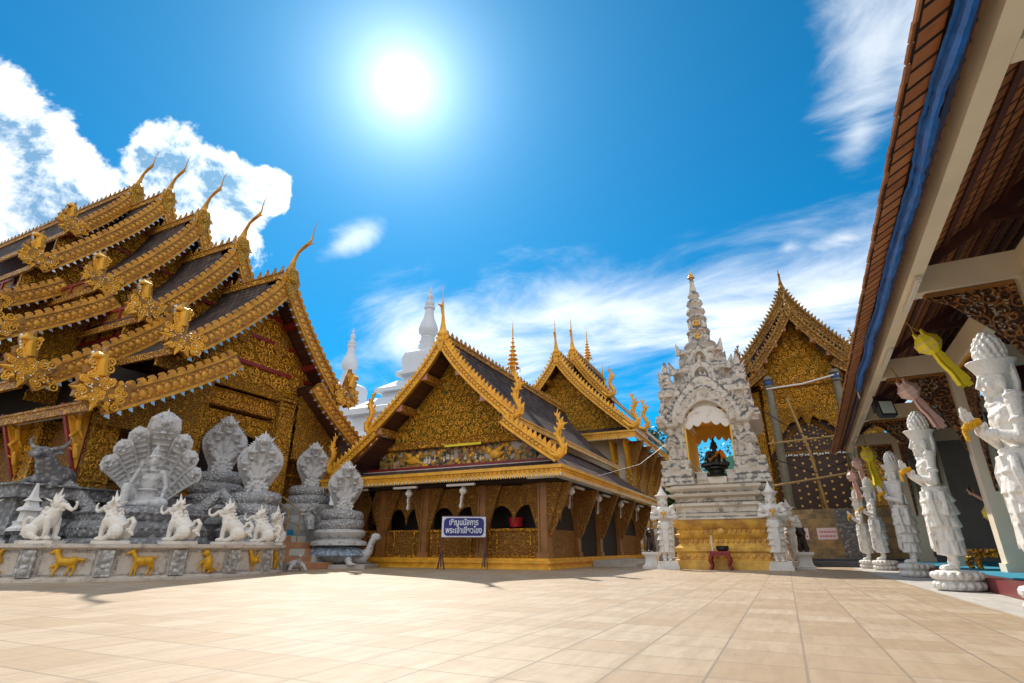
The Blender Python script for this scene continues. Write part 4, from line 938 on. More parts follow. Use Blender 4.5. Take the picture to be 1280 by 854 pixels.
for y, h, q in HD:
    b = Vector((-.38, y * .12, z0)); e = Vector((.0 + .10 * q, y, z0 + h)); w0 = Vector((0, 1, 0))
    m1 = Vector((-.42, y * .30, z0 + h * .38)); m2 = Vector((-.32, y * .70, z0 + h * .75))
    side = Vector((0, h, -y)).normalized()
    m.tube([b, m1, m2, e, e + Vector((.04, y * .10, h * .09)).normalized() * .22 * q, e + Vector((0, y * .12, h * .10)).normalized() * .36 * q], [.20 * q, .18 * q, .22 * q, .37 * q, .33 * q, .12 * q], 14, [.5, .5, .40, .26, .28, .4], side)
    up = Vector((0, y, h * 1.2)).normalized(); naga_head(m, e + Vector((.10 * q, 0, 0)), (1, y * .12, -.18), up, 1.02 * q)
    # belly scutes framed by raised rims
    for r_ in (-1, 1): m.tube([m1 + side * .19 * q * r_ + Vector((.09, 0, 0)), m2 + side * .23 * q * r_ + Vector((.09, 0, 0)), e + side * .33 * q * r_ + Vector((.06, 0, 0)), e + side * .28 * q * r_ + up * .22 * q + Vector((.06, 0, 0))], [.03, .04, .045, .04], 6)
    for i in range(9):
        t = i / 8; c = m1.lerp(m2, t * 2) if t < .5 else m2.lerp(e, t * 2 - 1); c = c + Vector((.12 * q + .02, 0, 0)); ww = (.15 + .06 * t) * q; m.tube([c - side * ww, c, c + side * ww], [.022, .028, .022], 5)
m.sculpt('hoods', NAGA, .0185, T, 0, 50)
# deity seated in front of it
def deity_seated(name, label, loc, rz):
    T = thing(name, label, 'statue', loc, None, rz); m = MB()
    m.ell((0, 0, .12), (.42, .52, .14)); m.cap((.05, .25, .18), (.42, .42, .16), .17, .12); m.cap((.42, .42, .15), (.45, -.1, .13), .12, .09)
    m.cap((.05, -.25, .2), (.30, -.48, .52), .17, .13); m.cap((.30, -.48, .52), (.42, -.50, .08), .13, .09); m.ell((.50, -.50, .05), (.16, .08, .06))
    m.tube([(0, 0, .15), (0, 0, .35), (.01, 0, .52), (.01, 0, .75), (0, 0, .92), (0, 0, 1.0)], [.26, .22, .19, .25, .22, .10], 14, [.7, .7, .68, .66, .6, .9], (0, 1, 0))
    for s in (-1, 1): m.ell((0, s * .26, .93), (.10, .10, .09)); m.ell((.13, s * .11, .78), (.06, .1, .07))
    m.cap((0, .28, .93), (.04, .40, .58), .085, .065); m.cap((.04, .40, .58), (.30, .36, .28), .06, .05); m.ell((.36, .36, .26), (.09, .05, .035))
    m.cap((0, -.28, .93), (.10, -.42, .66), .085, .065); m.cap((.10, -.42, .66), (.18, -.30, .98), .06, .05); m.ell((.2, -.28, 1.06), (.05, .05, .08))
    for j in range(4): m.cap((.42, .32 + j * .025, .25), (.50, .32 + j * .028, .22), .016, .012, 6); m.cap((.21, -.31 + j * .022, 1.1), (.22, -.31 + j * .024, 1.19 - .01 * abs(j - 1.5)), .015, .011, 6)
    m.cap((0, 0, .98), (.01, 0, 1.12), .08, .075); m.ell((.02, 0, 1.22), (.135, .115, .15), None, 14); m.cone((.13, 0, 1.24), (.175, 0, 1.19), .035, 6)
    for s in (-1, 1): m.ell((0, s * .12, 1.20), (.03, .02, .07)); m.ell((.125, s * .045, 1.245), (.02, .03, .012), None, 8)
    m.ell((.135, 0, 1.145), (.015, .035, .01), None, 8); m.lathe([(.15, 0), (.16, .05), (.12, .09), (.13, .13), (.09, .18), (.09, .22), (.05, .28), (.02, .40)], (.0, 0, 1.30), 14)
    m.torus((.0, 0, .97), .17, .035, None, 18, 6); m.torus((0, 0, .50), .23, .03, None, 18, 6)
    m.sculpt('body', NAGA, .016, T, 1, 60); return T
q = Vector((BX, BY, 1.50)) + Vector((math.cos(R(-32)), math.sin(R(-32)), 0)) * .62
t = deity_seated('deity_statue', 'silver grey seated deity with raised right hand in front of the seven-hooded naga', q + Vector((.2, .12, 0)), R(-32)); t.scale = (.92, .92, 1.0)

# round plinth wall with golden zodiac reliefs
RP = 3.7; HP = .69
T = thing('plinth_wall', 'round whitish wall with gold zodiac animal reliefs and carved dividers', 'wall', (BX, BY, 0))
m = MB(); m.lathe([(RP + .10, 0), (RP + .10, .05), (RP + .02, .09), (RP, .10), (RP, .56), (RP + .05, .585), (RP + .10, .61), (RP + .12, .62), (RP + .12, HP), (RP - .55, HP), (RP - .55, .3)], (BX, BY, 0), 96); m.build('wall', PLINTH, T, 25)
A0 = -54.0; ST = 19.3
angs = [A0 + ST * i for i in range(-5, 11)]
def pol(a, r, z): return Vector((BX + r * math.cos(R(a)), BY + r * math.sin(R(a)), z))
for a in angs:
    m = MB(); rz = R(a); p = pol(a, RP + .035, .33); m.box(p, (.10, .24, .48), rz=rz); 
    for s in (-1, 1): pp = p + Vector((-math.sin(rz), math.cos(rz), 0)) * s * .115; m.box(pp, (.13, .03, .48), rz=rz)
    for z in range(4): m.ell(pol(a, RP + .085, .17 + z * .11), (.03, .08, .045), zrot(rz), 8)
    dv = m.build('divider', PLINTHT, T)
    m = MB(); m.box(pol(a, RP - .18, HP + .03), (.44, .64, .06), rz=rz); m.build('beast_base', CREAMS, T)
for a in angs[:-1]:                                        # bead border round each panel
    m = MB(); c = a + ST / 2
    for i in range(17): b = a + 3.0 + (ST - 6.0) * i / 16; m.ell(pol(b, RP + .005, .545), (.02, .026, .02), None, 6); m.ell(pol(b, RP + .005, .125), (.02, .026, .02), None, 6)
    for i in range(7): z = .17 + i * .056; m.ell(pol(a + 3.0, RP + .005, z), (.02, .022, .024), None, 6); m.ell(pol(a + ST - 3.0, RP + .005, z), (.02, .022, .024), None, 6)
    m.build('bead_border', PLINTHT, T)
def beast(kind):                                           # low relief animal, in plane y (right), z (up), facing -y
    m = MB(); E = lambda y, z, ry, rz, rx=.05: m.ell((rx * .4, y, z), (rx, ry, rz), None, 12)
    L = lambda a, b, r0, r1: m.cap((.03, a[0], a[1]), (.03, b[0], b[1]), r0, r1, 8)
    if kind == 'horse':
        E(0, .24, .15, .075, .07); E(.11, .25, .075, .08, .07); L((-.10, .27), (-.17, .42), .055, .04); L((-.17, .43), (-.25, .38), .042, .025); L((-.12, .30), (-.14, .44), .03, .035); L((-.16, .47), (-.16, .50), .014, .008)
        L((-.10, .2), (-.20, .16), .03, .02); L((-.20, .16), (-.15, .09), .018, .014); L((-.08, .2), (-.13, .10), .03, .02); L((-.13, .10), (-.15, .0), .018, .015)
        L((.12, .2), (.15, .10), .04, .022); L((.15, .10), (.11, .0), .02, .015); L((.07, .2), (.07, .11), .035, .02); L((.07, .11), (.03, .02), .018, .014); L((.18, .28), (.25, .27), .025, .03); L((.25, .27), (.25, .19), .025, .008)
    elif kind == 'goat':
        E(0, .24, .16, .085, .07); E(.10, .25, .08, .08, .07); L((-.12, .28), (-.18, .40), .05, .035); L((-.18, .41), (-.28, .37), .042, .02); L((-.19, .44), (-.14, .50), .016, .014); L((-.14, .50), (-.08, .50), .014, .013); L((-.08, .50), (-.06, .43), .012, .006); L((-.16, .42), (-.10, .44), .018, .008)
        for a, b, c in ((-.12, -.14, -.15), (-.07, -.09, -.09), (.10, .12, .08), (.15, .18, .16)): L((a, .2), (b, .1), .032, .018); L((b, .1), (c, .0), .017, .018)
        L((.16, .29), (.25, .32), .022, .01)
    elif kind == 'monkey':
        E(.02, .20, .09, .14, .07); E(-.06, .38, .075, .07, .07); E(-.11, .36, .035, .03); L((-.03, .28), (-.15, .18), .035, .025); L((-.15, .18), (-.18, .06), .022, .018); L((.02, .14), (-.06, .20), .05, .035); L((-.06, .2), (-.05, .02), .03, .022); L((.05, .12), (.12, .05), .05, .03); L((.12, .05), (.04, .02), .03, .022); L((.10, .1), (.2, .04), .02, .016); L((.2, .04), (.25, .16), .016, .014); L((.25, .16), (.18, .2), .014, .008)
    elif kind == 'rooster':
        E(.02, .22, .10, .09, .07); L((-.05, .26), (-.10, .40), .05, .035); E(-.11, .42, .04, .035); L((-.14, .42), (-.19, .40), .015, .004); L((-.10, .46), (-.07, .50), .02, .01); L((-.14, .38), (-.14, .34), .015, .008)
        for q in range(4): L((.10, .25), (.20 + .02 * q, .42 - .09 * q), .035, .015)
        for s in (0, .06): L((s, .15), (s - .01, .02), .02, .012); L((s - .01, .01), (s - .07, .0), .012, .006)
        E(.04, .22, .07, .05, .09)
    elif kind == 'dog':
        E(.03, .20, .13, .075, .07); L((-.07, .24), (-.12, .34), .05, .04); E(-.15, .37, .05, .04); L((-.17, .36), (-.23, .34), .03, .02); L((-.12, .40), (-.09, .33), .02, .012); L((.15, .24), (.20, .38), .02, .012)
        for a in (-.09, -.04, .10, .14): L((a, .17), (a, .02), .028, .018)
    elif kind == 'snake':
        pts = [(.04, .18 + .13 * math.cos(a) * .9 + .06, .22 + .13 * math.sin(a)) for a in [i * .5 for i in range(0, 10)]]
        m.tube([(.04, y - .22, z) for x, y, z in pts], [.05] * 9 + [.03], 8); L((.08, .30), (.14, .44), .045, .03); L((.14, .44), (.22, .46), .035, .015); L((-.1, .12), (.15, .06), .05, .035); L((.15, .06), (.22, .1), .03, .01)
    elif kind == 'pig':
        E(.02, .21, .15, .095, .08); E(-.14, .24, .08, .07, .07); L((-.18, .23), (-.25, .21), .04, .03); L((-.12, .3), (-.1, .34), .02, .008)
        for a in (-.1, -.04, .09, .14): L((a, .16), (a, .02), .034, .022)
        L((.17, .25), (.21, .28), .012, .006)
    return m
for i, kd in enumerate(['pig', 'dog', 'pig', 'dog', 'snake', 'horse', 'goat', 'monkey', 'rooster', 'dog', 'pig', 'goat', 'horse', 'monkey', 'dog']):
    a = angs[i] + ST / 2; m = beast(kd); q = MB(); q.merge(m, Matrix.Translation(pol(a, RP + .01, .10)) @ zrot(R(a)) @ Matrix.Scale(1.1, 4))
    rl = q.sculpt(kd + '_relief', ZGOLD, .014, None, 1, 70); rl.data.transform(Matrix.Translation((-BX, -BY, 0))); rl.parent = T
g = MB(); g.lathe([(RP - .5, .30), (RP - .5, .38)], (BX, BY, 0), 48); tag(g.build('planting_bed', plain('bed_soil', (.10, .11, .05), .9, 0, .5, 3., .6)), kind='structure')

# white trunked guardian beasts on the wall
def guardian():
    T = thing('guardian_beast', 'x', 'statue', (0, 0, 0), 'white guardian beasts along the round wall'); m = MB()
    m.tube([(-.26, 0, .26), (-.12, 0, .33), (.04, 0, .44), (.14, 0, .56), (.18, 0, .68)], [.13, .19, .19, .165, .13], 12)        # trunk of the body
    m.ell((.12, 0, .44), (.15, .16, .19)); m.ell((.19, 0, .80), (.15, .125, .135), None, 12); m.ell((.30, 0, .76), (.12, .09, .085)); m.ell((.29, 0, .66), (.10, .07, .035))
    m.tube([(.38, 0, .78), (.48, 0, .70), (.56, 0, .66), (.63, 0, .70), (.65, 0, .80), (.61, 0, .86)], [.062, .05, .042, .036, .030, .022], 8)
    for s in (-1, 1):
        m.cap((.16, s * .12, .46), (.20, s * .13, .20), .085, .06); m.cap((.20, s * .13, .20), (.19, s * .13, .06), .06, .055); m.ell((.25, s * .13, .045), (.11, .065, .05))
        m.ell((-.18, s * .15, .20), (.20, .10, .17)); m.cap((-.10, s * .19, .12), (.04, s * .20, .05), .08, .055); m.ell((.08, s * .20, .04), (.10, .06, .045))
        m.cone((.12, s * .11, .84), (-.02, s * .22, .93), .07, 6, flat=.5); m.ell((.29, s * .075, .85), (.035, .03, .03), None, 8); m.cone((.30, s * .06, .66), (.40, s * .08, .74), .02, 5)
        for i in range(4): m.ell((.03 - .045 * i, s * .11, .70 - .09 * i), (.06, .03, .05), None, 8)
    m.tube([(-.34, 0, .22), (-.46, 0, .26), (-.50, 0, .40), (-.42, 0, .50), (-.33, 0, .46), (-.33, 0, .38)], [.06, .06, .055, .05, .045, .03], 8); m.cone((-.44, 0, .2), (-.56, 0, .1), .07, 6)
    m.cone((.14, 0, .90), (.20, 0, 1.17), .065, 6); m.cone((.08, 0, .90), (.06, 0, 1.06), .06, 6); m.cone((.22, 0, .90), (.28, 0, 1.05), .05, 6)
    for i in range(5): m.cone((.04 - .05 * i, 0, .78 - .085 * i), (-.02 - .05 * i, 0, .84 - .085 * i), .05, 5)
    for i in range(7): a = -1.2 + i * .4; m.ell((.24 * math.cos(a) * .9 + .02, .17 * math.sin(a), .56 + .02 * math.cos(a)), (.035,) * 3, None, 6)
    m.sculpt('body', CREAMS, .014, T, 1, 60); return T
gb = guardian()
LB = ['white trunked guardian beast above the snake panel, at the photo edge', 'white trunked guardian beast between the snake and horse panels, facing right', 'white trunked guardian beast between the horse and goat panels', 'white trunked guardian beast between the goat and monkey panels, long trunk stretched out', 'white trunked guardian beast sitting above the divider right of the monkey panel', 'white trunked guardian beast above the rooster panel, front one of the clustered three', 'white trunked guardian beast at the far curve of the wall, rightmost of the cluster', 'white trunked guardian beast behind the clustered ones near the stairs']
rel = [(4, R(-92)), (5, R(12)), (6, R(196)), (7, R(205)), (8, R(215)), (9, R(215)), (10, R(-40)), (11, R(-60))]
for n, (i, h) in enumerate(rel):
    p = pol(angs[i], RP - .16, HP + .06)
    hd = {4: R(170), 5: R(22), 6: R(196), 7: R(200), 8: R(222), 9: R(215), 10: R(-60), 11: R(-20)}[i]
    if n == 0: gb.location = p; gb.rotation_euler = (0, 0, hd); gb['label'] = LB[0]; gb.scale = (.86,) * 3
    else: dup(gb, p, hd, LB[n], .86 if n != 5 else .80)

# buffalo lying on the terrace edge, little shrine model, white flame figure
T = thing('buffalo_statue', 'grey water buffalo statue lying on the terrace, head with curved horns', 'buffalo statue', (-16.75, 7.55, 1.95), None, R(-50))
m = MB(); m.ell((-.5, 0, .35), (.75, .42, .36), None, 16); m.ell((-.95, 0, .38), (.42, .40, .34)); m.cap((.0, 0, .5), (.42, 0, .86), .28, .19); m.cap((.42, 0, .9), (.78, 0, .84), .17, .11); m.ell((.86, 0, .82), (.10, .12, .10))
for s in (-1, 1):
    m.tube([(.36, s * .12, 1.0), (.34, s * .34, 1.06), (.32, s * .44, 1.22), (.30, s * .40, 1.36)], [.06, .055, .04, .012], 8); m.ell((.30, s * .26, .92), (.06, .13, .05)); m.cap((.05, s * .3, .25), (.5, s * .34, .08), .13, .08); m.cap((-.9, s * .32, .2), (-.4, s * .42, .08), .14, .08)
m.sculpt('body', GREYST, .025, T, 2)
T.scale = (1.0,) * 3
p = pol(-92, RP - 2.2, 0)
T = thing('model_shrine', 'small white spired shrine model on grey pedestal, left end behind the lion wall', 'shrine model', (-15.6, 6.9, 0)); T.scale = (.6, .6, .84)
m = MB(); m.sq([(.40, .3), (.40, .5), (.28, .6), (.24, 1.05), (.36, 1.15)], (-15.6, 6.9, 0)); m.build('pedestal', GREYST, T)
m = MB(); m.sq([(.42, 1.15), (.42, 1.22), (.30, 1.30), (.34, 1.40), (.24, 1.42), (.22, 1.65), (.34, 1.68), (.30, 1.76), (.20, 1.80), (.16, 1.92), (.24, 1.94), (.12, 2.04), (.10, 2.12), (.03, 2.42)], (-15.6, 6.9, 0), red=.2); m.build('spire', WHITES, T)
T = thing('flame_finial', 'white stone bird-tail finial on the ground behind the lion wall, near the left edge', 'finial', (-14.5, 7.0, .3)); T.scale = (.6, .6, .5)
m = MB()
for i in range(7): a = R(20 + i * 11); m.tube([(-14.5, 7.0, .5), (-14.5 + .4 * math.cos(a) * .7, 7.0 + .4 * math.cos(a) * .5, .6 + .45 * math.sin(a)), (-14.5 + .62 * math.cos(a), 7.0 + .5 * math.cos(a), .62 + .75 * math.sin(a))], [.10, .08, .01], 6, .5)
m.ell((-14.5, 7.0, .5), (.22, .2, .2)); m.build('body', WHITES, T)

# ================================================================== WEATHERED SHRINE WITH THE BLACK BUDDHA
SX, SY = -1.78, 20.45
T = thing('shrine', 'weathered white stucco shrine tower on a gold base with an arched niche', 'shrine', (SX, SY, 0))
m = MB(); m.sq([(1.50, 0), (1.50, .26), (1.40, .30), (1.40, .48), (1.47, .52), (1.47, .62), (1.36, .70), (1.30, .78), (1.30, .88), (1.40, .96), (1.44, 1.02), (1.34, 1.06), (1.30, 1.16), (1.42, 1.26), (1.46, 1.36), (1.42, 1.40), (1.42, 1.47)], (SX, SY, 0), red=.0)
for z, r, n in ((.39, 1.40, 13), (.83, 1.31, 17), (1.11, 1.33, 19)):
    for i in range(n):
        x = -r + 2 * r * (i + .5) / n
        m.ell((SX + x, SY - r - .0, z), (r / n * .7, .06, .07), None, 8); m.ell((SX + r, SY + x, z), (.06, r / n * .7, .07), None, 8); m.ell((SX - r, SY + x, z), (.06, r / n * .7, .07), None, 8)
m.ell((SX, SY - 1.40, 1.1), (.14, .10, .12), None, 10)
m.build('gold_base', plain('shrine_gold_paint', (.82, .50, .085), .5, .08, .35, 3., .4, dirt=(.50, .26, .06)), T)
m = MB(); m.sq([(1.50, 1.475), (1.50, 1.53), (1.42, 1.58), (1.44, 1.66), (1.36, 1.70), (1.36, 1.84), (1.46, 1.90), (1.46, 1.98), (1.34, 2.04), (1.34, 2.14), (1.50, 2.20), (1.54, 2.28), (1.44, 2.34), (1.58, 2.44), (1.60, 2.52), (1.50, 2.56), (1.46, 2.58)], (SX, SY, 0), red=.14); m.build('moulded_base', AGEDL, T)
# walls round the niche, open front and back
NW, NB, NT_ = .74, 2.56, 4.45
rn = random.Random(11)
def blobs(m, n, fn, r0, r1):
    for i in range(n): c, r = fn(), rn.uniform(r0, r1); m.ell(c, (r * rn.uniform(.7, 1.3), r * rn.uniform(.7, 1.3), r * rn.uniform(.7, 1.5)), Euler((rn.random() * 3, rn.random() * 3, 0)).to_matrix().to_4x4(), 8)
m = MB()
for s in (-1, 1):
    m.sq([(.30, NB), (.30, 5.15)], (SX + s * (NW + .30), SY, 0), asp=4.4)
    # bulging moulded jambs and guardian figures stuck to them
    for z, e in ((2.62, .26), (2.78, .20), (2.92, .12), (3.06, .16), (3.2, .05), (3.34, .12), (4.6, .10), (4.75, .22), (4.9, .16)):
        m.box((SX + s * (NW + .42), SY, z), (.86 + e, 2.72 + e * 1.1, .11))
    for fy in (-1.30, 1.30):
        c = Vector((SX + s * 1.22, SY + fy * 1.02, 0)); fs = math.copysign(1, fy)
        m.cap(c + Vector((0, 0, 3.35)), c + Vector((0, fs * .06, 3.75)), .15, .13); m.cap(c + Vector((0, 0, 3.8)), c + Vector((0, 0, 4.15)), .14, .17); m.ell(c + Vector((0, fs * .05, 4.38)), (.12, .12, .14)); m.cone(c + Vector((0, 0, 4.45)), c + Vector((0, 0, 4.85)), .10, 8)
        for q in (-1, 1): m.cap(c + Vector((q * .17, 0, 4.12)), c + Vector((q * .22, fs * .08, 3.85)), .06, .05); m.cap(c + Vector((q * .22, fs * .08, 3.85)), c + Vector((q * .04, fs * .2, 4.0)), .05, .04)
        m.lathe([(.16, 3.05), (.22, 3.15), (.15, 3.3), (.2, 3.4)], (c.x, c.y, 0), 10)
        for z in (3.0, 3.7, 4.5): m.box((SX + s * .80, SY + fy * 1.02, z), (.10, .2, .5))
    for k in range(9):
        z = 4.9 + k * .16; m.cone((SX + s * (1.42 - .03 * k), SY - 1.35, z), (SX + s * (1.58 - .05 * k), SY - 1.4, z + .3), .11, 6); m.cone((SX + s * (1.42 - .03 * k), SY + 1.35, z), (SX + s * (1.58 - .05 * k), SY + 1.4, z + .3), .11, 6)
m.box((SX, SY, 5.35), (2.7, 2.7, .5)); m.box((SX, SY, 5.7), (3.0, 3.0, .22)); m.box((SX, SY, 5.95), (2.6, 2.6, .3))
for fy in (-1.42, 1.42):                                # arched pediment with flame crest
    outer, inner = [], []
    for i in range(25):
        a = math.pi * i / 24; og = (math.sin(a) ** 6) * .42
        outer.append((math.cos(a) * 1.12, 4.75 + math.sin(a) * 1.05 + og)); inner.append((math.cos(a) * .76, 4.55 + math.sin(a) * .66 + og * .25))
    m.prism(outer + inner[::-1], (SX, SY + fy, 0), (1, 0, 0), (0, 0, 1), .30)
    for i in range(1, 24):
        x, z = outer[i]; a = math.pi * i / 24; m.cone((SX + x * .97, SY + fy, z - .04), (SX + x * 1.16, SY + fy * 1.02, z + .10 + .16 * math.sin(a)), .085, 6)
        x2, z2 = (outer[i][0] + inner[i][0]) / 2, (outer[i][1] + inner[i][1]) / 2; m.ell((SX + x2, SY + fy * 1.10, z2), (.07, .07, .07), None, 8)
    for s in (-1, 1): m.tube([(SX + s * .95, SY + fy, 4.62), (SX + s * 1.25, SY + fy * 1.03, 4.6), (SX + s * 1.42, SY + fy * 1.05, 4.82), (SX + s * 1.38, SY + fy * 1.05, 5.1)], [.12, .14, .11, .03], 8)
for sx in (-1, 1):                                       # corner turrets and antefixes
    for sy in (-1, 1):
        c = (SX + sx * 1.22, SY + sy * 1.22, 0); m.lathe([(.26, 5.7), (.3, 5.85), (.2, 5.95), (.24, 6.15), (.16, 6.3), (.2, 6.42), (.1, 6.55), (.12, 6.68), (.02, 7.0)], c, 10)
        for k in range(5): m.cone((c[0], c[1], 5.9 + .1 * k), (c[0] + sx * .3, c[1] + sy * .25, 6.1 + .14 * k), .1, 6)
for z0, r in ((5.98, 1.06), (6.78, .78)):   # stepped storeys
    m.sq([(r, z0), (r, z0 + .12), (r * .86, z0 + .18), (r * .84, z0 + .50), (r * .98, z0 + .60), (r, z0 + .72)], (SX, SY, 0), red=.18)
    for s in (-1, 1):
        for q in (-1, 1):
            m.cone((SX + s * r * .9, SY + q * r * .9, z0 + .55), (SX + s * r * 1.04, SY + q * r * 1.04, z0 + 1.05), .15 * r + .03, 6); m.ell((SX + s * r * .5, SY + q * r * .93, z0 + .35), (.1, .1, .2)); m.ell((SX + s * r * .93, SY + q * r * .5, z0 + .35), (.1, .1, .2))
    for fy in (-1, 1):
        R_ = r * .42; pts = [(math.cos(a) * R_, z0 + .36 + math.sin(a) * R_ * 1.25) for a in [math.pi * i / 12 for i in range(13)]]; inn = [(x * .55, (z - z0 - .1) * .72 + z0 + .08) for x, z in pts]
        m.prism([(R_, z0 + .02)] + pts + [(-R_, z0 + .02), (-R_ * .55, z0 + .02)] + inn[::-1] + [(R_ * .55, z0 + .02)], (SX, SY + fy * r * .99, 0), (1, 0, 0), (0, 0, 1), .14)
        m.cone((SX, SY + fy * r, z0 + .36 + R_ * 1.2), (SX, SY + fy * r, z0 + .36 + R_ * 2.0), .09, 6)
blobs(m, 26, lambda: Vector((SX + rn.choice((-1, 1)) * rn.uniform(1.0, 1.45), SY + rn.choice((-1, 1)) * rn.uniform(1.1, 1.45), rn.uniform(4.5, 6.0))), .05, .12)
blobs(m, 12, lambda: Vector((SX + rn.choice((-1, 1)) * rn.uniform(.72, .98), SY + rn.choice((-1, 1)) * rn.uniform(.72, .98), rn.uniform(6.0, 6.8))), .04, .09)
blobs(m, 60, lambda: Vector((SX + rn.choice((-1, 1)) * rn.uniform(1.05, 1.4), SY + rn.choice((-1, 1)) * 1.38, rn.uniform(2.7, 4.6))), .04, .09)
m.sculpt('tower', AGED, .029, None, 0, 50); tw = COL.objects['tower']; tw.data.transform(Matrix.Translation((-SX, -SY, 0))); tw.parent = T
m = MB(); prof = [(.60, 7.46), (.62, 7.54), (.50, 7.6), (.52, 7.72), (.60, 7.80), (.56, 7.88), (.40, 7.92), (.34, 7.96), (.33, 8.3), (.44, 8.36), (.42, 8.44), (.32, 8.48), (.29, 8.52), (.28, 8.84), (.38, 8.9), (.35, 8.98), (.27, 9.02), (.27, 9.1), (.36, 9.2), (.33, 9.32), (.22, 9.38), (.23, 9.46), (.31, 9.56), (.27, 9.7), (.17, 9.76), (.18, 9.84), (.23, 9.92), (.18, 10.06), (.12, 10.12), (.13, 10.2), (.07, 10.5), (.10, 10.56), (.02, 10.8)]
m.lathe(prof, (SX, SY, 0), 24)
for z, r in ((8.1, .34), (8.66, .29)):
    for i in range(8):
        a = i * math.pi / 4; q = r * 1.06; c = (SX + q * math.cos(a), SY + q * math.sin(a), 0)
        if i % 2: m.lathe([(.09, z - .18), (.11, z), (.06, z + .12), (.02, z + .34)], c, 8)
        else: m.torus((c[0], c[1], z + .02), .12, .035, zrot(a) @ Matrix.Rotation(R(90), 4, 'Y'), 14, 6); m.cone((c[0], c[1], z + .12), (c[0], c[1], z + .34), .06, 6)
m.build('spire', AGED, T)
m = MB(); m.lathe([(.02, 0), (.15, .02), (.13, .06), (.06, .07), (.10, .12), (.08, .15), (.04, .17), (.06, .22), (.02, .26), (.004, .5)], (SX, SY, 10.72), 10); m.build('finial_umbrella', GOLDY, T)
for z0, r in ((5.98, 1.06), (6.78, .78), (7.95, .36), (8.5, .32)):
    m = MB(); y = SY - r * .97; m.ell((SX, y - .0, z0 + .10), (.14, .06, .06)); m.ell((SX, y, z0 + .22), (.07, .06, .10)); m.ell((SX, y, z0 + .36), (.05, .05, .055)); m.cone((SX, y, z0 + .39), (SX, y, z0 + .5), .03, 6); m.build('gold_buddha', GOLDY, T)
YW = plain('niche_yellow_paint', (.84, .52, .08), .6, 0., .12, 2., .1)
m = MB()
for s in (-1, 1): m.box((SX + s * (NW - .015), SY, 3.6), (.05, 2.76, 2.08))
m.box((SX, SY, 4.98), (1.46, 2.76, .06)); m.box((SX, SY, NB + .015), (1.46, 2.8, .05)); m.build('niche_lining', YW, T)
m = MB(); pts = [(-.72, 4.5)] + [(math.cos(a) * .72, 4.5 + math.sin(a) * .68) for a in [math.pi * (1 - i / 14) for i in range(15)]] + [(.72, 4.5)]
low = [(.72 - 1.44 * i / 20, 4.48 - .12 * abs(math.sin(i / 20 * math.pi * 5)) + .20 * (1 - abs(i / 10 - 1))) for i in range(1, 20)]
m.prism((pts[1:-1] + low)[::-1], (SX, SY - 1.36, 0), (1, 0, 0), (0, 0, 1), .08); m.build('niche_valance', CREAMS, T)
m = MB(); low = [(.72 - 1.44 * i / 24, 4.42 - .16 * abs(math.sin(i / 24 * math.pi * 6)) + .16 * (1 - abs(i / 12 - 1))) for i in range(0, 25)]
m.prism(([(-.72, 5.0), (.72, 5.0)] + low)[::-1], (SX, SY + 1.1, 0), (1, 0, 0), (0, 0, 1), .08); m.build('niche_valance', YW, T)
# Buddha image and altar blocks
m = MB()
for x, y, z, a, b, c in ((0, -.35, .2, .62, .5, .28), (-.42, -.55, .26, .34, .3, .34), (.42, -.55, .28, .34, .3, .4)):
    pass
ab = (((SX + .05, SY - .62, NB + .17), (.62, .42, .26)),)
m.box((SX + .05, SY - .62, NB + .17), (.60, .5, .26)); tag(m.build('altar_block', WHITES), 'low white altar block under the black buddha in the shrine niche', 'altar')
for s, h in ((-1, .42), (1, .46)):
    m = MB(); m.box((SX + .05 + s * .49, SY - .55, NB + .04 + h / 2), (.34, .4, h)); m.box((SX + .05 + s * .49, SY - .55, NB + .04 + h), (.40, .46, .05)); m.box((SX + .05 + s * .49, SY - .57, NB + .24), (.37, .42, .04)); tag(m.build('altar_block', WHITES), 'pale stepped altar block on the %s of the black buddha' % ('yellow wall side, left' if s < 0 else 'right'), 'altar')
T = thing('buddha_statue', 'black seated buddha with an orange sash in the niche of the weathered shrine', 'buddha statue', (SX + .05, SY - .62, NB + .31))
m = MB(); m.lathe([(.34, 0), (.36, .05), (.24, .12), (.26, .2), (.38, .26), (.38, .30)], (0, 0, 0), 20); m.build('pedestal', BRONZE).parent = T
m = MB(); m.ell((0, .03, .38), (.40, .26, .09)); 
for s in (-1, 1): m.cap((s * .22, .05, .40), (s * .36, -.12, .40), .11, .10); m.cap((s * .36, -.12, .39), (-s * .08, -.2, .42), .085, .06); m.cap((s * .225, .05, .80), (s * .30, .0, .60), .07, .058); m.ell((s * .2, .05, .82), (.09, .09, .08))
m.cap((.30, 0, .6), (.27, -.2, .45), .055, .04); m.ell((.27, -.26, .40), (.045, .03, .08)); m.cap((-.30, 0, .6), (-.1, -.2, .47), .055, .045); m.ell((-.02, -.22, .47), (.10, .06, .03))
m.tube([(0, .05, .40), (0, .05, .58), (0, .03, .74), (0, .05, .86)], [.19, .17, .23, .12], 12, [.75, .7, .65, .7], (1, 0, 0)); m.cap((0, .04, .86), (0, .03, .94), .075, .07); m.ell((0, .02, 1.03), (.105, .115, .13), None, 12); m.ell((0, .04, 1.12), (.11, .11, .08)); m.ell((0, .04, 1.2), (.06, .06, .06)); m.cone((0, .04, 1.22), (0, .04, 1.38), .045, 8); m.cone((0, -.09, 1.05), (0, -.125, 1.0), .03, 6)
for s in (-1, 1): m.ell((s * .11, .03, 1.0), (.02, .03, .07))
m.sculpt('body', BRONZE, .014, T, 1)
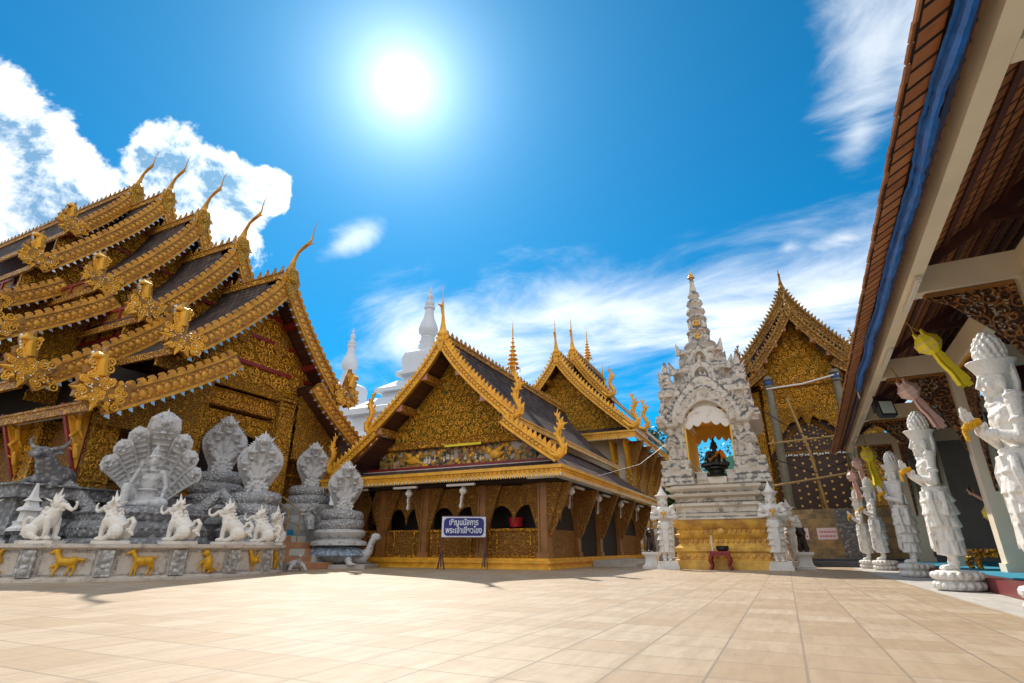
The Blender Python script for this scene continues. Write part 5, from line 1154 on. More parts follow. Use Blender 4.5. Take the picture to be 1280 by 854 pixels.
m = MB(); m.tube([(.23, .02, .80), (.20, -.10, .84), (.06, -.17, .74), (-.06, -.17, .62), (-.16, -.13, .52)], [.05, .07, .13, .14, .10], 10, .25, (.7, -.1, .7)); m.tube([(.21, .03, .84), (.26, -.02, .7), (.31, -.03, .56)], [.08, .085, .05], 8); m.tube([(.2, -.12, .8), (.27, -.12, .66), (.2, -.15, .55)], [.06, .10, .05], 8, .4); m.build('robe', ORANGE).parent = T
# things at the foot of the shrine
T = thing('offering_table', 'small red lacquered table at the foot of the shrine', 'table', (-1.86, 18.62, 0))
m = MB(); m.box((-1.86, 18.62, .50), (.62, .42, .06)); m.box((-1.86, 18.62, .43), (.54, .36, .08)); m.build('table_top', RED, T)
for sx in (-1, 1):
    for sy in (-1, 1): m = MB(); x, y = -1.86 + sx * .24, 18.62 + sy * .15; m.tube([(x, y, .40), (x + sx * .05, y + sy * .03, .26), (x + sx * .0, y, .12), (x + sx * .06, y + sy * .03, .02)], [.06, .055, .04, .055], 8); m.build('leg', RED, T)
tray = MB(); tray.lathe([(.12, 0), (.18, .04), (.19, .14), (.16, .15), (.15, .05)], (-1.76, 18.6, .53), 16); tag(tray.build('incense_bowl', BLACKM), 'black incense bowl on the small red table', 'bowl')
cd_ = thing('candle', 'tall white candle on the left of the small red table', 'candle', (-2.05, 18.58, .53)); m = MB(); m.tube([(-2.05, 18.58, .53), (-2.05, 18.58, .98)], [.028, .022], 8); m.build('wax', WHITES, cd_); m = MB(); m.tube([(-2.05, 18.58, .975), (-2.05, 18.58, 1.02)], .006, 5); m.build('wick', BLACKM, cd_)
def lion_small(x, y, rz, label):
    T = thing('pedestal', 'white moulded pedestal under the dark lion, ' + label, 'pedestal', (x, y, 0), 'white pedestals with dark lions'); m = MB(); m.sq([(.26, 0), (.27, .08), (.21, .12), (.18, .2), (.18, .34), (.22, .40), (.26, .43), (.26, .5)], (x, y, 0)); m.build('body', WHITES, T)
    T = thing('lion_statue', 'small dark brown seated lion on white pedestal, ' + label, 'lion statue', (x, y, .5), 'dark seated lions', rz); m = MB()
    m.tube([(-.10, 0, .10), (-.02, 0, .28), (.04, 0, .46)], [.15, .14, .12], 10); m.ell((.08, 0, .60), (.13, .12, .13)); m.ell((.19, 0, .57), (.07, .07, .06)); m.ell((.02, 0, .56), (.15, .15, .17))
    for s in (-1, 1): m.cap((.08, s * .07, .36), (.14, s * .08, .04), .055, .045); m.ell((.17, s * .08, .03), (.07, .045, .03)); m.ell((-.08, s * .11, .1), (.13, .06, .11)); m.cone((.05, s * .09, .68), (.03, s * .11, .77), .04, 6)
    m.sculpt('body', plain('dark_bronze_lion', (.045, .025, .018), .45, .2, .3, 8, .3), .014, T, 1)
lion_small(-3.98, 18.9, R(-75), 'left of the shrine'); lion_small(.48, 20.2, R(-95), 'right of the shrine')

# ================================================================== DEVA STATUES
def finger_hands(m, c, fwd, up, k=1.):                   # two palms pressed together, fingers up
    fwd, up = Vector(fwd).normalized(), Vector(up).normalized(); sd = fwd.cross(up); c = Vector(c)
    for s in (-1, 1):
        o = c + sd * s * .022 * k; m.ell(o + up * .02 * k, (.03 * k, .055 * k, .07 * k), Matrix((( sd.x, fwd.x, up.x, 0), (sd.y, fwd.y, up.y, 0), (sd.z, fwd.z, up.z, 0), (0, 0, 0, 1))), 10)
        for j, L in enumerate((.105, .125, .115, .085)):
            b = o + fwd * (.042 - .028 * j) * k + up * .07 * k; mid = b + up * L * .55 * k + fwd * .006 * k; e = b + up * L * k - fwd * (.012) * k
            m.cap(b, mid, .0155 * k, .0145 * k, 7); m.cap(mid, e, .0145 * k, .010 * k, 7)
        b = o + fwd * .05 * k + up * .0 * k; m.cap(b, b + fwd * .03 * k + up * .045 * k, .017 * k, .014 * k, 7); m.cap(b + fwd * .03 * k + up * .045 * k, b + fwd * .028 * k + up * .085 * k, .014 * k, .010 * k, 7)
def deva(style, mat, name='deity_statue'):
    T = thing(name, 'x', 'statue', (0, 0, 0)); m = MB()
    if style == 'row':
        pl = MB(); pl.lathe([(.36, 0), (.40, .02), (.415, .07), (.36, .135), (.34, .145), (.39, .16), (.41, .20), (.39, .26), (.34, .285), (.2, .29)], (0, 0, 0), 60, fn=lambda r, z, a: r * (1 + .045 * abs(math.sin(7 * a)) * (1 if .0 < z < .28 else 0))); [pl.ell((.39 * math.cos(j_ * math.pi / 9), .39 * math.sin(j_ * math.pi / 9), z_), (.075, .075, .06), None, 10) for j_ in range(18) for z_ in (.075, .215)]; pl.build('lotus_base', mat).parent = T
        z0 = .29
    else:
        pl = MB(); pl.box((0, 0, .12), (.52, .62, .24)); pl.box((0, 0, .06), (.58, .68, .12)); pl.build('base', mat).parent = T; z0 = .24
    Z = lambda z: z
    # feet and legs
    for s in (-1, 1):
        m.ell((.10, s * .085, z0 + .04), (.15, .06, .045)); m.ell((.20, s * .085, z0 + .025), (.06, .058, .025)); m.cap((.0, s * .085, z0 + .06), (0, s * .085, z0 + .34), .062, .08)
        for j in range(5): m.ell((.245 - .012 * j, s * (.05 + .022 * j), z0 + .018), (.022, .012, .014), None, 6)
        m.torus((0, s * .085, z0 + .12), .07, .022, None, 14, 6)
    if style == 'row':
        hem = .52
        def skirt(r, z, a):
            t = (z - hem) / 1.05; row = t * 5.2; fr = row - math.floor(row); ph = math.floor(row) * 1.3
            return r * (1 + .20 * (1 - fr) ** 1.4) + .024 * math.sin(8 * a + ph) * (1 - fr) + .006 * math.sin(17 * a + ph * 2.1)
        prof = [(.10, hem - .02)] + [(.20 + .060 * math.sin(min(1, i / 48 * 1.12) * math.pi * .62) - .07 * max(0, i / 48 - .72) / .28, hem + 1.05 * i / 48) for i in range(49)] + [(.1, 1.59)]
        m.lathe(prof, (0, 0, 0), 48, fn=skirt)
        for q_ in range(4): zt = 1.50 - .22 * q_; m.prism([(-.07, zt), (.07, zt), (.13, zt - .24), (.06, zt - .20), (0, zt - .28), (-.06, zt - .20), (-.13, zt - .24)], (.235 + .012 * q_, 0, 0), (0, 1, 0), (0, 0, 1), .06)
        for s in (-1, 1): m.tube([(.16, s * .2, 1.5), (.2, s * .28, 1.35), (.18, s * .30, 1.15), (.16, s * .31, .95)], [.05, .06, .05, .07], 8, .5); m.tube([(-.05, s * .24, 1.48), (-.02, s * .33, 1.30), (0, s * .33, 1.1)], [.05, .05, .07], 8, .5)
        wz, sz, hz = 1.58, 2.02, 2.23
    else:
        hem = .50
        def skirt(r, z, a):
            t = (z - hem) / .95; row = t * 5; fr = row - math.floor(row); side = abs(math.sin(a)); return r * (1 + .32 * (1 - fr) ** 1.8 * (.25 + .75 * side ** 2)) + .006 * math.sin(15 * a)
        prof = [(.08, hem - .02)] + [(.20 + .03 * math.sin(i / 40 * math.pi) - .03 * i / 40, hem + .95 * i / 40) for i in range(41)] + [(.08, 1.48)]
        m.lathe(prof, (0, 0, 0), 40, fn=skirt)
        m.prism([(-.08, 1.42), (.08, 1.42), (.10, .8), (.06, .5), (-.06, .5), (-.10, .8)], (.22, 0, 0), (0, 1, 0), (0, 0, 1), .06); m.box((.22, 0, 1.3), (.08, .26, .16))
        wz, sz, hz = 1.46, 1.86, 2.06
    m.torus((0, 0, wz - .06), .185, .04, None, 24, 8, flat=1.2); m.torus((0, 0, wz - .15), .215, .03, None, 24, 8)
    m.tube([(0, 0, wz - .1), (.0, 0, wz + .05), (.02, 0, wz + .2), (.03, 0, wz + .33), (.0, 0, sz + .02), (0, 0, sz + .08)], [.19, .175, .215, .245, .2, .10], 16, [.78, .76, .74, .70, .66, .9], (0, 1, 0))
    for s in (-1, 1): m.ell((.13, s * .10, wz + .28), (.06, .10, .075))
    sh = .275
    hnd = Vector((.40, 0, wz + .24)) if style == 'row' else Vector((.28, 0, wz + .20))
    for s in (-1, 1):
        elb = Vector((.05, s * .34, wz + .06)) if style == 'row' else Vector((.04, s * .38, wz + .10))
        m.ell((0, s * sh, sz), (.105, .10, .10)); m.cap((0, s * sh, sz - .01), elb, .092, .07, 10); m.ell((0, s * (sh + .02), sz + .055), (.12, .09, .04))
        m.cap(elb, hnd + Vector((-.05, s * .035, -.07)), .066, .045, 10); m.torus(elb.lerp(Vector((0, s * sh, sz)), .45), .088, .022, align(Vector((0, s * sh, sz)) - elb), 14, 6); m.torus(elb.lerp(hnd, .78), .055, .02, align(hnd - elb), 12, 6)
        for i in range(5): m.ell((.06 - .03 * i, s * (sh + .04), sz + .085), (.03, .03, .03), None, 6)
    finger_hands(m, hnd, (.92, 0, .35) if style == 'row' else (.6, 0, .3), (.36, 0, .93) if style == 'row' else (.25, 0, .96), 1.15)
    for i in range(13): a = -1.25 + 2.5 * i / 12; m.ell((.02 + .16 * math.cos(a), .21 * math.sin(a), sz - .02 - .09 * math.cos(a)), (.032, .032, .036), None, 6)
    m.torus((.015, 0, sz + .035), .135, .03, Matrix.Rotation(R(12), 4, 'Y'), 22, 6)
    # neck, head, face
    hm = m; m = MB()
    m.cap((0, 0, sz + .02), (.015, 0, hz - .08), .085, .075, 12)
    m.ell((.01, 0, hz + .03), (.145, .125, .165), None, 18); m.ell((.06, 0, hz - .06), (.085, .09, .085), None, 12)
    m.tube([(.148, 0, hz + .07), (.172, 0, hz + .015), (.19, 0, hz - .03), (.165, 0, hz - .045)], [.016, .02, .03, .018], 8); m.ell((.147, 0, hz - .075), (.024, .042, .014), None, 10); m.ell((.143, 0, hz - .098), (.022, .034, .014), None, 10); m.ell((.125, 0, hz - .135), (.04, .045, .03), None, 10)
    for s in (-1, 1):
        m.ell((.128, s * .052, hz + .032), (.026, .034, .018), None, 10); m.tube([(.152, s * .018, hz + .07), (.146, s * .055, hz + .082), (.115, s * .092, hz + .068)], [.010, .012, .008], 6); m.ell((.10, s * .06, hz - .03), (.045, .045, .05))
        m.ell((-.0, s * .128, hz - .01), (.042, .022, .075), None, 10); m.ell((.0, s * .13, hz - .10), (.025, .022, .04), None, 8)
    HS = 1.2 if style == 'row' else 1.08; hm.merge(m, Matrix.Translation((0, 0, hz - .165)) @ Matrix.Scale(HS, 4) @ Matrix.Translation((0, 0, -(hz - .165)))); m = hm
    HC = Matrix.Translation((0, 0, hz - .165)) @ Matrix.Scale(HS, 4) @ Matrix.Translation((0, 0, -(hz - .165)))
    if style == 'row':
        cr = MB(); n = 44                                # flared brim crown with beaded topknot
        def brim(r, z, a): return r * (1 + ((.22 * abs(math.cos(a)) ** 3 - .12 * abs(math.sin(a)) ** 2) * (z - hz - .06) / .15 + .03 * math.sin(22 * a)) * (1 if r > .136 else 0))
        cr.lathe([(.12, hz + .06), (.148, hz + .07), (.158, hz + .10), (.176, hz + .14), (.192, hz + .18), (.202, hz + .198), (.192, hz + .208), (.165, hz + .20), (.12, hz + .215)], (0, 0, 0), n, fn=brim)
        cr.tube([(-.13, 0, hz + .16), (-.15, 0, hz - .02), (-.13, 0, hz - .16)], [.13, .10, .06], 10, .5, (0, 1, 0))
        for k_, (r, z, q) in enumerate(((.13, .225, 14), (.142, .275, 14), (.135, .325, 13), (.115, .372, 11), (.085, .415, 9), (.045, .45, 6))):
            for i in range(q): a = i * 2 * math.pi / q + k_ * .3; cr.ell((r * math.cos(a) - .02, r * math.sin(a), hz + z), (.030, .030, .034), None, 7)
        cr.lathe([(.13, hz + .19), (.14, hz + .28), (.11, hz + .38), (.02, hz + .47)], (-.02, 0, 0), 14)
        c2 = MB(); c2.merge(cr, HC); c2.sculpt('crown', mat, .0105, T, 0, 60)
    else:
        cr = MB()
        cr.lathe([(.14, hz + .08), (.16, hz + .11), (.21, hz + .19), (.20, hz + .20), (.15, hz + .19), (.15, hz + .23), (.12, hz + .24), (.115, hz + .28), (.085, hz + .30), (.075, hz + .34), (.045, hz + .40), (.01, hz + .50)], (0, 0, 0), 24, fn=lambda r, z, a: r * (1 + (.12 * abs(math.sin(a)) ** 3 if r > .18 else 0)))
        cr.tube([(-.1, 0, hz + .12), (-.13, 0, hz), (-.13, 0, hz - .14)], [.1, .08, .05], 10, .6, (0, 1, 0)); c2 = MB(); c2.merge(cr, HC); c2.build('crown', mat).parent = T
    m.sculpt('body', mat, .0105 if style == 'row' else .014, T, 2, 60)
    return T, hnd
def garland(loc, hnd, rz, k, label, group='marigold garlands on the statues'):
    m = MB(); M = Matrix.Translation(loc) @ zrot(rz) @ Matrix.Diagonal((k * .78, k * .78, k, 1)); q = MB(); rn = random.Random(int(loc[1] * 10)); c = hnd + Vector((.03, 0, .02)); ax = Vector((.36, 0, .93))
    for j in range(11):
        a = j * 2 * math.pi / 11; f = Vector((.93, 0, -.36)); p = c + f * math.cos(a) * .085 + Vector((0, 1, 0)) * math.sin(a) * .075 + ax * rn.uniform(-.01, .01)
        q.ell(p, (.042, .042, .038), None, 8)
        for i in range(7): d_ = Vector((rn.uniform(-1, 1), rn.uniform(-1, 1), rn.uniform(-1, 1))).normalized(); q.ell(p + d_ * .03, (.02, .02, .016), None, 5)
    for j in range(3): p = c + Vector((.09, .02 * (j - 1), -.075 - .035 * j)); q.ell(p, (.034, .034, .034), None, 8)
    m.merge(q, M); return tag(m.build('garland', MARI), label, 'garland', group)
ROWD = [(1, 2.28, 7.12, 2.62), (2, 2.33, 11.15, 2.62), (3, 2.62, 16.0, 2.66), (4, 2.62, 20.6, 2.55), (5, 2.42, 22.3, 2.36)]
RL = ['crowned praying deity statue cut by the right edge, nearest of the pavilion row', 'tall whole praying deity statue in sunlight, second from the right edge', 'pale stone praying deity statue in front of the third pavilion pillar, middle of the row', 'grey shaded praying deity, behind the middle one of the pavilion row', 'smallest sunlit praying deity statue at the far end of the pavilion row']
row, hd = deva('row', WHITES)
row['group'] = 'praying statues along the pavilion'
for n, (i, x, y, h) in enumerate(ROWD):
    k = h / 2.66; rz = R(184)
    if n == 0: row.location = (x, y, 0); row.rotation_euler = (0, 0, rz); row.scale = (k * .78, k * .78, k); row['label'] = RL[0]
    else: dup(row, (x, y, 0), rz, RL[n], (k * .78, k * .78, k))
    garland((x, y, 0), hd, rz, k, 'yellow marigold garland on the hands of the %s pavilion statue' % ['nearest', 'second', 'middle', 'shaded', 'farthest'][n])
sh, hs = deva('shrine', WHITES)
sh['group'] = 'white praying statues at the shrine'
sh.location = (-3.42, 18.55, 0); sh.rotation_euler = (0, 0, R(-80)); sh.scale = (.97,) * 3; sh['label'] = 'white painted praying statue left of the shrine gold base'
dup(sh, (-.22, 18.95, 0), R(-88), 'white painted praying statue right of the shrine gold base', .98)
dup(sh, (.22, 21.4, .0), R(-88), 'white praying statue half hidden behind the one right of the shrine', .84)
for x, y, q, rz, k in ((-3.42, 18.55, 'left of the shrine', R(-80), .97), (-.22, 18.95, 'right of the shrine', R(-88), .98), (.22, 21.4, 'half hidden behind, right of the shrine', R(-88), .84)):
    M = Matrix.Translation((x, y, 0)) @ zrot(rz) @ Matrix.Scale(k, 4); m = MB(); b = MB()
    for s in (-1, 1): b.cap(hs + Vector((.06, 0, -.03)), hs + Vector((.07, s * .07, .07)), .022, .03, 8)
    b.ell(hs + Vector((.07, 0, -.03)), (.03, .035, .05), None, 8); b.cap(hs + Vector((.07, 0, -.05)), hs + Vector((.07, .0, -.14)), .02, .015, 8); m.merge(b, M); tag(m.build('garland', MARI), 'yellow flowers in the hands of the white statue ' + q, 'garland', 'flowers held by the shrine statues')

# ================================================================== RIGHT TEMPLE BEHIND THE SHRINE
F = frame(1.80, 0, (0, -1))
T5 = thing('temple_hall', 'tall narrow temple with dark gilded gable and bronze columns, between the shrine and the pavilion', 'temple', (1.8, 32, 0))
GB = GB_
UP5 = [(-.02, -.25), (.05, .1), (.12, .4), (.14, .65), (.10, .85), (.02, 1.0), (.0, 1.12), (.02, 1.22), (.03, 1.32), (.04, 1.42)]
kit_tier(F, T5, -28.0, -36, 12.75, 2.4, 9.2, mats=(ROOFB, SOFFIT), bwid=.34, tooth=('leaf', .20, .20), p=.80, fin=.62, apex=.75, apath=UP5, purl=6, gold=GB, crest_on=False)
rf, cv5 = kit_tier(F, T5, -27.0, -30, 11.4, 1.95, 8.5, mats=(ROOFB, SOFFIT), bwid=.34, tooth=('leaf', .20, .16), p=.80, fin=.5, apex=.5, apath=UP5, purl=5, gold=GB, crest_on=False, panel=(8.0, GOLDG), inset=.9)
for fr, b0, z0, hw, z1 in ((-27.1, 1.4, 8.55, 2.7, 7.6), (-28.1, 2.0, 9.1, 3.7, 7.9)):
    cv = curve(b0, z0, hw, z1, .9, 6); lr = slopes(F, fr, -36, cv, (ROOFB, SOFFIT), T5, 'lower_roof')
    for s in (-1, 1): barge(F, fr, cv, s, lr, .30, .12, ('leaf', .20, .18), GB); swan_finial(F, fr + .06, hw, z1, s, lr, .5, GB)
m = MB(); m.box((1.8, 33.5, 5.4), (5.6, 10, 6.6)); m.build('wall', GOLDP, T5)
m = MB(); m.box((1.8, 27.9, 7.95), (3.5, .2, .34)); m.build('lintel', GOLDF, T5)
m = MB(); m.box((1.8, 27.95, 7.3), (3.4, .12, 1.0)); gf = m.build('gilded_frieze', GOLDP, T5); curls(F, -27.87, lambda b, z: True, -1.6, 1.65, 6.9, 7.75, gf, .26, GOLDB, seed=51)
m = MB(); m.prism(lobed(1.75, 6.9, 4.6, 7, 1.75), (1.8, 27.92, 0), (1, 0, 0), (0, 0, 1), .14); 
m.lathe([(.34, 0), (.36, .12), (.26, .3), (.22, .45), (.10, .75), (.02, .95)], (0, 0, 0), 14, 0, Matrix.Translation((1.8, 27.85, 6.75)) @ Matrix.Rotation(math.pi, 4, 'X')); m.build('door_valance', GOLDP, T5)
for s in (-1, 1):
    m = MB(); x = 1.8 + s * 1.36; m.tube([(x, 26.9, 1.9), (x, 26.9, 3), (x, 26.9, 8.1)], [.19, .185, .16], 18); 
    for z in (1.95, 2.15, 7.55, 7.9): m.lathe([(.20, 0), (.25, .05), (.2, .12)], (x, 26.9, z), 18)
    co = m.build('column', GREENC, T5)
    m = MB(); m.lathe([(.18, 0), (.2, .05), (.2, .2), (.18, .25)], (x, 26.9, 7.65), 18); m.build('column_band', plain('blue_mosaic', (.02, .06, .2), .3, .1, .4, 12, .3), co)
    m = MB(); m.box((1.8 + s * 2.35, 28.1, 5.0), (1.0, .2, 5.4)); m.build('side_panel', GOLDP, T5)
    m = MB(); m.prism([(0, 7.6), (.9, 7.6), (.4, 6.6), (.1, 5.4), (0, 5.2)], (1.8 + s * 2.75, 27.9, 0), (s, 0, 0), (0, 0, 1), .14); m.build('carved_bracket', GOLDP, T5, 30)
m = MB(); m.box((1.8, 28.35, 4.5), (3.3, .1, 4.9)); dr = m.build('door', STENCIL, T5)
m = MB(); m.prism([(-1.6, 4.9), (0, 6.5), (1.6, 4.9), (1.6, 4.72), (0, 6.25), (-1.6, 4.72)], (1.8, 28.26, 0), (1, 0, 0), (0, 0, 1), .06); m.box((1.8, 28.26, 4.75), (3.2, .06, .10)); m.box((1.8 - .05, 28.26, 3.4), (.10, .06, 2.7)); m.box((.42, 28.26, 3.2), (.3, .06, 2.4)); m.build('door_frame', WOODG, dr)
m = MB()
for i in range(9):
    for j in range(9 - abs(i - 4) * 2): m.box((1.8 + (i - 4) * .32, 28.27, 5.05 + j * .16), (.05, .05, .05))
m.build('gold_rosettes', GOLDB, dr)
m = MB()
for i in range(11):
    x = .6 + i * .23 + (.12 if i > 4 else 0); m.prism([(-.085, .06), (0, .02), (.085, .06), (.085, -.06), (0, -.02), (-.085, -.06)], (x, 28.2, 4.62 + .02 * (i % 2)), (1, 0, 0), (0, 0, 1), .02)
m.build('white_bunting', WHITES, dr)
m = MB()
for i in range(11):                                      # flight up to the door
    m.box((1.8, 24.2 + .17 * i + (28.3 - 24.2 - .17 * i) / 2, .1 + .19 * i), (4.2, 28.3 - 24.2 - .17 * i, .19 - .003))
T = thing('staircase', 'worn ochre step flight up to the dotted door behind the shrine', 'stairs', (1.8, 26, 0)); m.build('steps', plain('worn_ochre_steps', (.44, .30, .13), .75, 0., .25, 3., .3, dirt=(.20, .15, .09)), T)
m = MB()
for i in range(11): m.box((2.25, 24.195 + .17 * i, .1 + .19 * i), (.62, .014, .18))
m.build('grey_repair', GREYST, T)
for s, lb in ((-1, 'shrine'), (1, 'pavilion')):
    m = MB(); x = 1.8 + s * 2.2; m.prism([(24.0, 0), (26.4, 2.5), (26.4, 3.1), (26.0, 3.1), (23.9, 1.0), (23.7, 0)], (x, 0, 0), (0, 1, 0), (0, 0, 1), .24); ob = m.build('stair_wall', WHITES); tag(ob, 'white side wall of the ochre stairs, nearer the ' + lb, 'wall')
# bamboo scaffold
for pts, r, lb in (([(1.05, 26.4, 6.9), (1.55, 26.5, 4.5), (1.78, 26.5, 2.1)], .055, 'upright bamboo pole leaning before the dotted temple door'), ([(.0, 26.5, 4.95), (3.4, 26.5, 5.12)], .045, 'upper crosswise bamboo pole before the dotted temple door'), ([(-.3, 26.4, 3.1), (3.5, 26.4, 3.6)], .045, 'lower crosswise bamboo pole before the dotted temple door')):
    m = MB(); m.tube(pts, r, 8); tag(m.build('bamboo_pole', BAMBOO), lb, 'pole')
m = MB(); m.tube([(.3, 26.75, 7.5), (1.8, 26.7, 7.55), (3.3, 26.75, 7.85)], .04, 6); tag(m.build('white_pipe', TUBEW), 'thin white pipe across the gilded frieze of the narrow temple', 'pipe')
SGN = plain('paper_notice', (.84, .66, .66), .7, 0., .06, 5, .05); INK = plain('red_ink', (.55, .12, .16), .6, 0., .1, 5, .05)
for x, w_, lb in ((.55, .62, 'smaller'), (1.48, .66, 'larger')):
    T = thing('notice', ('left' if x < 1 else 'right') + ' pink paper notice on the ochre temple stairs', 'notice', (x, 24.6, 1.05)); m = MB(); m.prism([(-w_ / 2, 0), (w_ / 2, 0), (w_ / 2, .42), (-w_ / 2, .42)], (x, 24.55, .92), (1, 0, .02), (0, .1, .99), .012); m.build('sheet', SGN, T)
    m = MB(); rn = random.Random(int(x * 10))
    for q in range(2):
        xx = -w_ * .38
        while xx < w_ * .36: L = rn.uniform(.03, .09); m.box((x + xx + L / 2, 24.552 + .012 + (.24 - q * .13) * .1 - .02, .92 + .27 - q * .15), (L, .006, .05)); xx += L + .02
    m.build('writing', INK, T)
m = MB(); m.box((-.1, 23.6, .75), (.9, .1, 1.5)); tag(m.build('banner', WHITES), 'white cloth hung at the foot of the narrow temple, behind the shrine', 'banner')
T = thing('lower_step', 'low dark stone threshold steps before the ochre stairs', 'step', (2, 23.4, 0)); m = MB(); m.box((2.2, 23.6, .09), (4.4, 1.1, .18)); m.box((2.2, 23.8, .22), (4.2, .7, .10)); m.build('body', plain('dark_slate', (.05, .055, .07), .4, 0, .3, 3, .2), T)
# green sheet fence and a tree seen behind the shrine
m = MB()
for i in range(60): m.box((-3.2 + .07 * i, 30.5 + .012 * (i % 2), 2.55), (.07, .03, 5.1))
tag(m.build('fence', GREENM), 'green corrugated sheet fence seen through the shrine niche', 'fence')
T = thing('roof_edge', 'red-trimmed roof edge seen through the shrine niche', 'roof', (-1.0, 29, 6)); m = MB(); m.prism([(-.95, 4.2), (-.80, 4.2), (-1.85, 7.2), (-2.0, 7.2)], (0, 29.6, 0), (1, 0, 0), (0, 0, 1), .3); m.build('bargeboard', RED, T); m = MB(); m.prism([(-1.0, 4.2), (-.95, 4.2), (-2.0, 7.2), (-2.05, 7.2)], (0, 29.55, 0), (1, 0, 0), (0, 0, 1), .34); m.build('white_edge', WHITES, T)
def tree(name, label, loc, h, r, n, seed):
    T = thing(name, label, 'tree', loc); rn = random.Random(seed); m = MB(); x, y, z = loc
    m.tube([(x, y, 0), (x + .1, y, h * .35), (x - .1, y + .1, h * .6), (x, y, h * .85)], [.26, .2, .13, .05], 8); tips = []
    for i in range(14):
        a = rn.uniform(0, 6.28); b = Vector((x, y, h * rn.uniform(.35, .7))); e = Vector((x + math.cos(a) * r * rn.uniform(.5, 1), y + math.sin(a) * r * rn.uniform(.5, 1), h * rn.uniform(.6, 1.0))); m.tube([b, b.lerp(e, .5) + Vector((0, 0, .3)), e], [.08, .05, .02], 6); tips += [e, b.lerp(e, .6)]
    m.build('trunk', BARK, T); c = MB()
    for i in range(n):
        p = rn.choice(tips) + Vector((rn.gauss(0, 1), rn.gauss(0, 1), rn.gauss(0, .7))) * r * .26; a = Euler((rn.uniform(-1, 1), rn.uniform(-1, 1), rn.uniform(0, 6.3))).to_matrix().to_4x4(); l = rn.uniform(.09, .2)
        c.add([(0, -l, 0), (l * .45, 0, .02), (0, l, 0), (-l * .45, 0, .02)], [(0, 1, 2, 3)], 0, Matrix.Translation(p) @ a)
    c.build('crown', LEAF, T)
m = MB(); m.box((-9, 46, 1.6), (44, .25, 3.2)); m.box((-9, 46, 3.24), (44.2, .4, .1)); tag(m.build('boundary_wall', CREAMS), 'long cream boundary wall far behind the shrine and the halls', 'wall')
tree('tree', 'broad green tree beyond the boundary wall, right of the rear hall', (-3.2, 49, 0), 8.5, 3.0, 4500, 8)
tree('tree', 'low leafy green tree filling the gap between rear hall and shrine', (-6.5, 42.2, 0), 6.0, 1.7, 3600, 12)
tree('tree', 'small green leafy tree behind the left side of the shrine', (-7.3, 44.0, 0), 9.2, 1.9, 3600, 5)
for pts, lb in (([(-6.1, 19.2, 2.95), (-4.4, 20.2, 3.5), (-3.2, 20.6, 4.4)], 'cable sagging from the sign hall eave to the shrine'), ([(-.1, 20.4, 5.2), (1.0, 22, 4.55), (2.6, 23.5, 4.35)], 'thin black cable from the shrine to the pavilion roof'), ([(-.1, 21.0, 3.6), (1.4, 23, 3.2), (2.7, 23.8, 3.7)], 'lower thin cable between the shrine and the pavilion')):
    m = MB(); m.tube(pts, .016, 5); tag(m.build('cable', BLACKM), lb, 'cable')

# ================================================================== OPEN PAVILION ON THE RIGHT
ang6 = math.atan(.0365); d6 = Vector((math.sin(ang6), math.cos(ang6), 0)); n6 = Vector((math.cos(ang6), -math.sin(ang6), 0)); O6 = Vector((1.25, 0, 0))
def Q(off, y, z): return O6 + n6 * off + d6 * y + Vector((0, 0, z))
T6 = thing('open_pavilion', 'open pavilion with cream beams and terracotta tiled roof along the right edge', 'pavilion', (4, 10, 0))
Y0, Y1 = -5.0, 24.6
tm, t, b = newmat('terracotta_tiles_from_below'); uv = t.n('TexCoord').outputs['UV']
br = t.n('TexBrick', ins={'Vector': uv, 'Color1': (.46, .16, .055, 1), 'Color2': (.62, .24, .08, 1), 'Mortar': (.02, .008, .005, 1), 'Scale': 1., 'Mortar Size': .022, 'Mortar Smooth': .2, 'Brick Width': .20, 'Row Height': .27})
nzz = t.noise(t.n('TexCoord').outputs['Object'], 5., 5, .6); cc = t.mix(t.ss(nzz, .45, .8, 0., .6), br.outputs[0], (.16, .06, .03, 1))
pset(t, b, cc, .75, 0., t.m('ADD', t.m('MULTIPLY', br.outputs[1], -1.), t.m('MULTIPLY', nzz, .3)), .8, .03); TILEB = tm
ROOFT = rooftile('terracotta_roof', (.32, .12, .06), (.42, .18, .09), .20, .27)
def roofside(o0, z0, o1, z1):
    n = 10; vs, uv = [], []
    for i in range(n + 1):
        u = i / n; o, z = o0 + (o1 - o0) * u, z0 + (z1 - z0) * (u ** 1.08); L = math.hypot(o - o0, z - z0)
        for y in (Y0, Y1): vs.append(Q(o, y, z)); uv.append((y, L))
    k = len(vs); vs += [v - Vector((0, 0, .05)) for v in vs]; uv = uv + uv
    m = MB(); m.add(vs, [(2 * i, 2 * i + 1, 2 * i + 3, 2 * i + 2) for i in range(n)], 0, None, uv); m.add(vs, [(k + 2 * i, k + 2 * i + 2, k + 2 * i + 3, k + 2 * i + 1) for i in range(n)] + [(0, k, k + 1, 1), (0, 2, k + 2, k)] , 1, None, uv); m.add(vs, [(2 * i + 1, k + 2 * i + 1, k + 2 * i + 3, 2 * i + 3) for i in range(n)], 1, None, uv)
    return m
r1 = roofside(0, 4.03, 4.4, 7.1).build('roof', (ROOFT, TILEB), T6, 40); roofside(8.8, 4.03, 4.4, 7.1).build('roof', (ROOFT, TILEB), T6, 40)
m = MB(); y = Y0                                         # row of tile butts along the drip edge
while y < Y1: m.bar(Q(-.03, y + .1, 3.985 + .012 * math.sin(y * 9)), Q(.34, y + .1, 4.21), .185, .022); y += .2
m.build('eave_tiles', plain('eave_tile', (.50, .20, .06), .6, 0., .4, 2.5, .4, dirt=(.22, .08, .03)), r1)
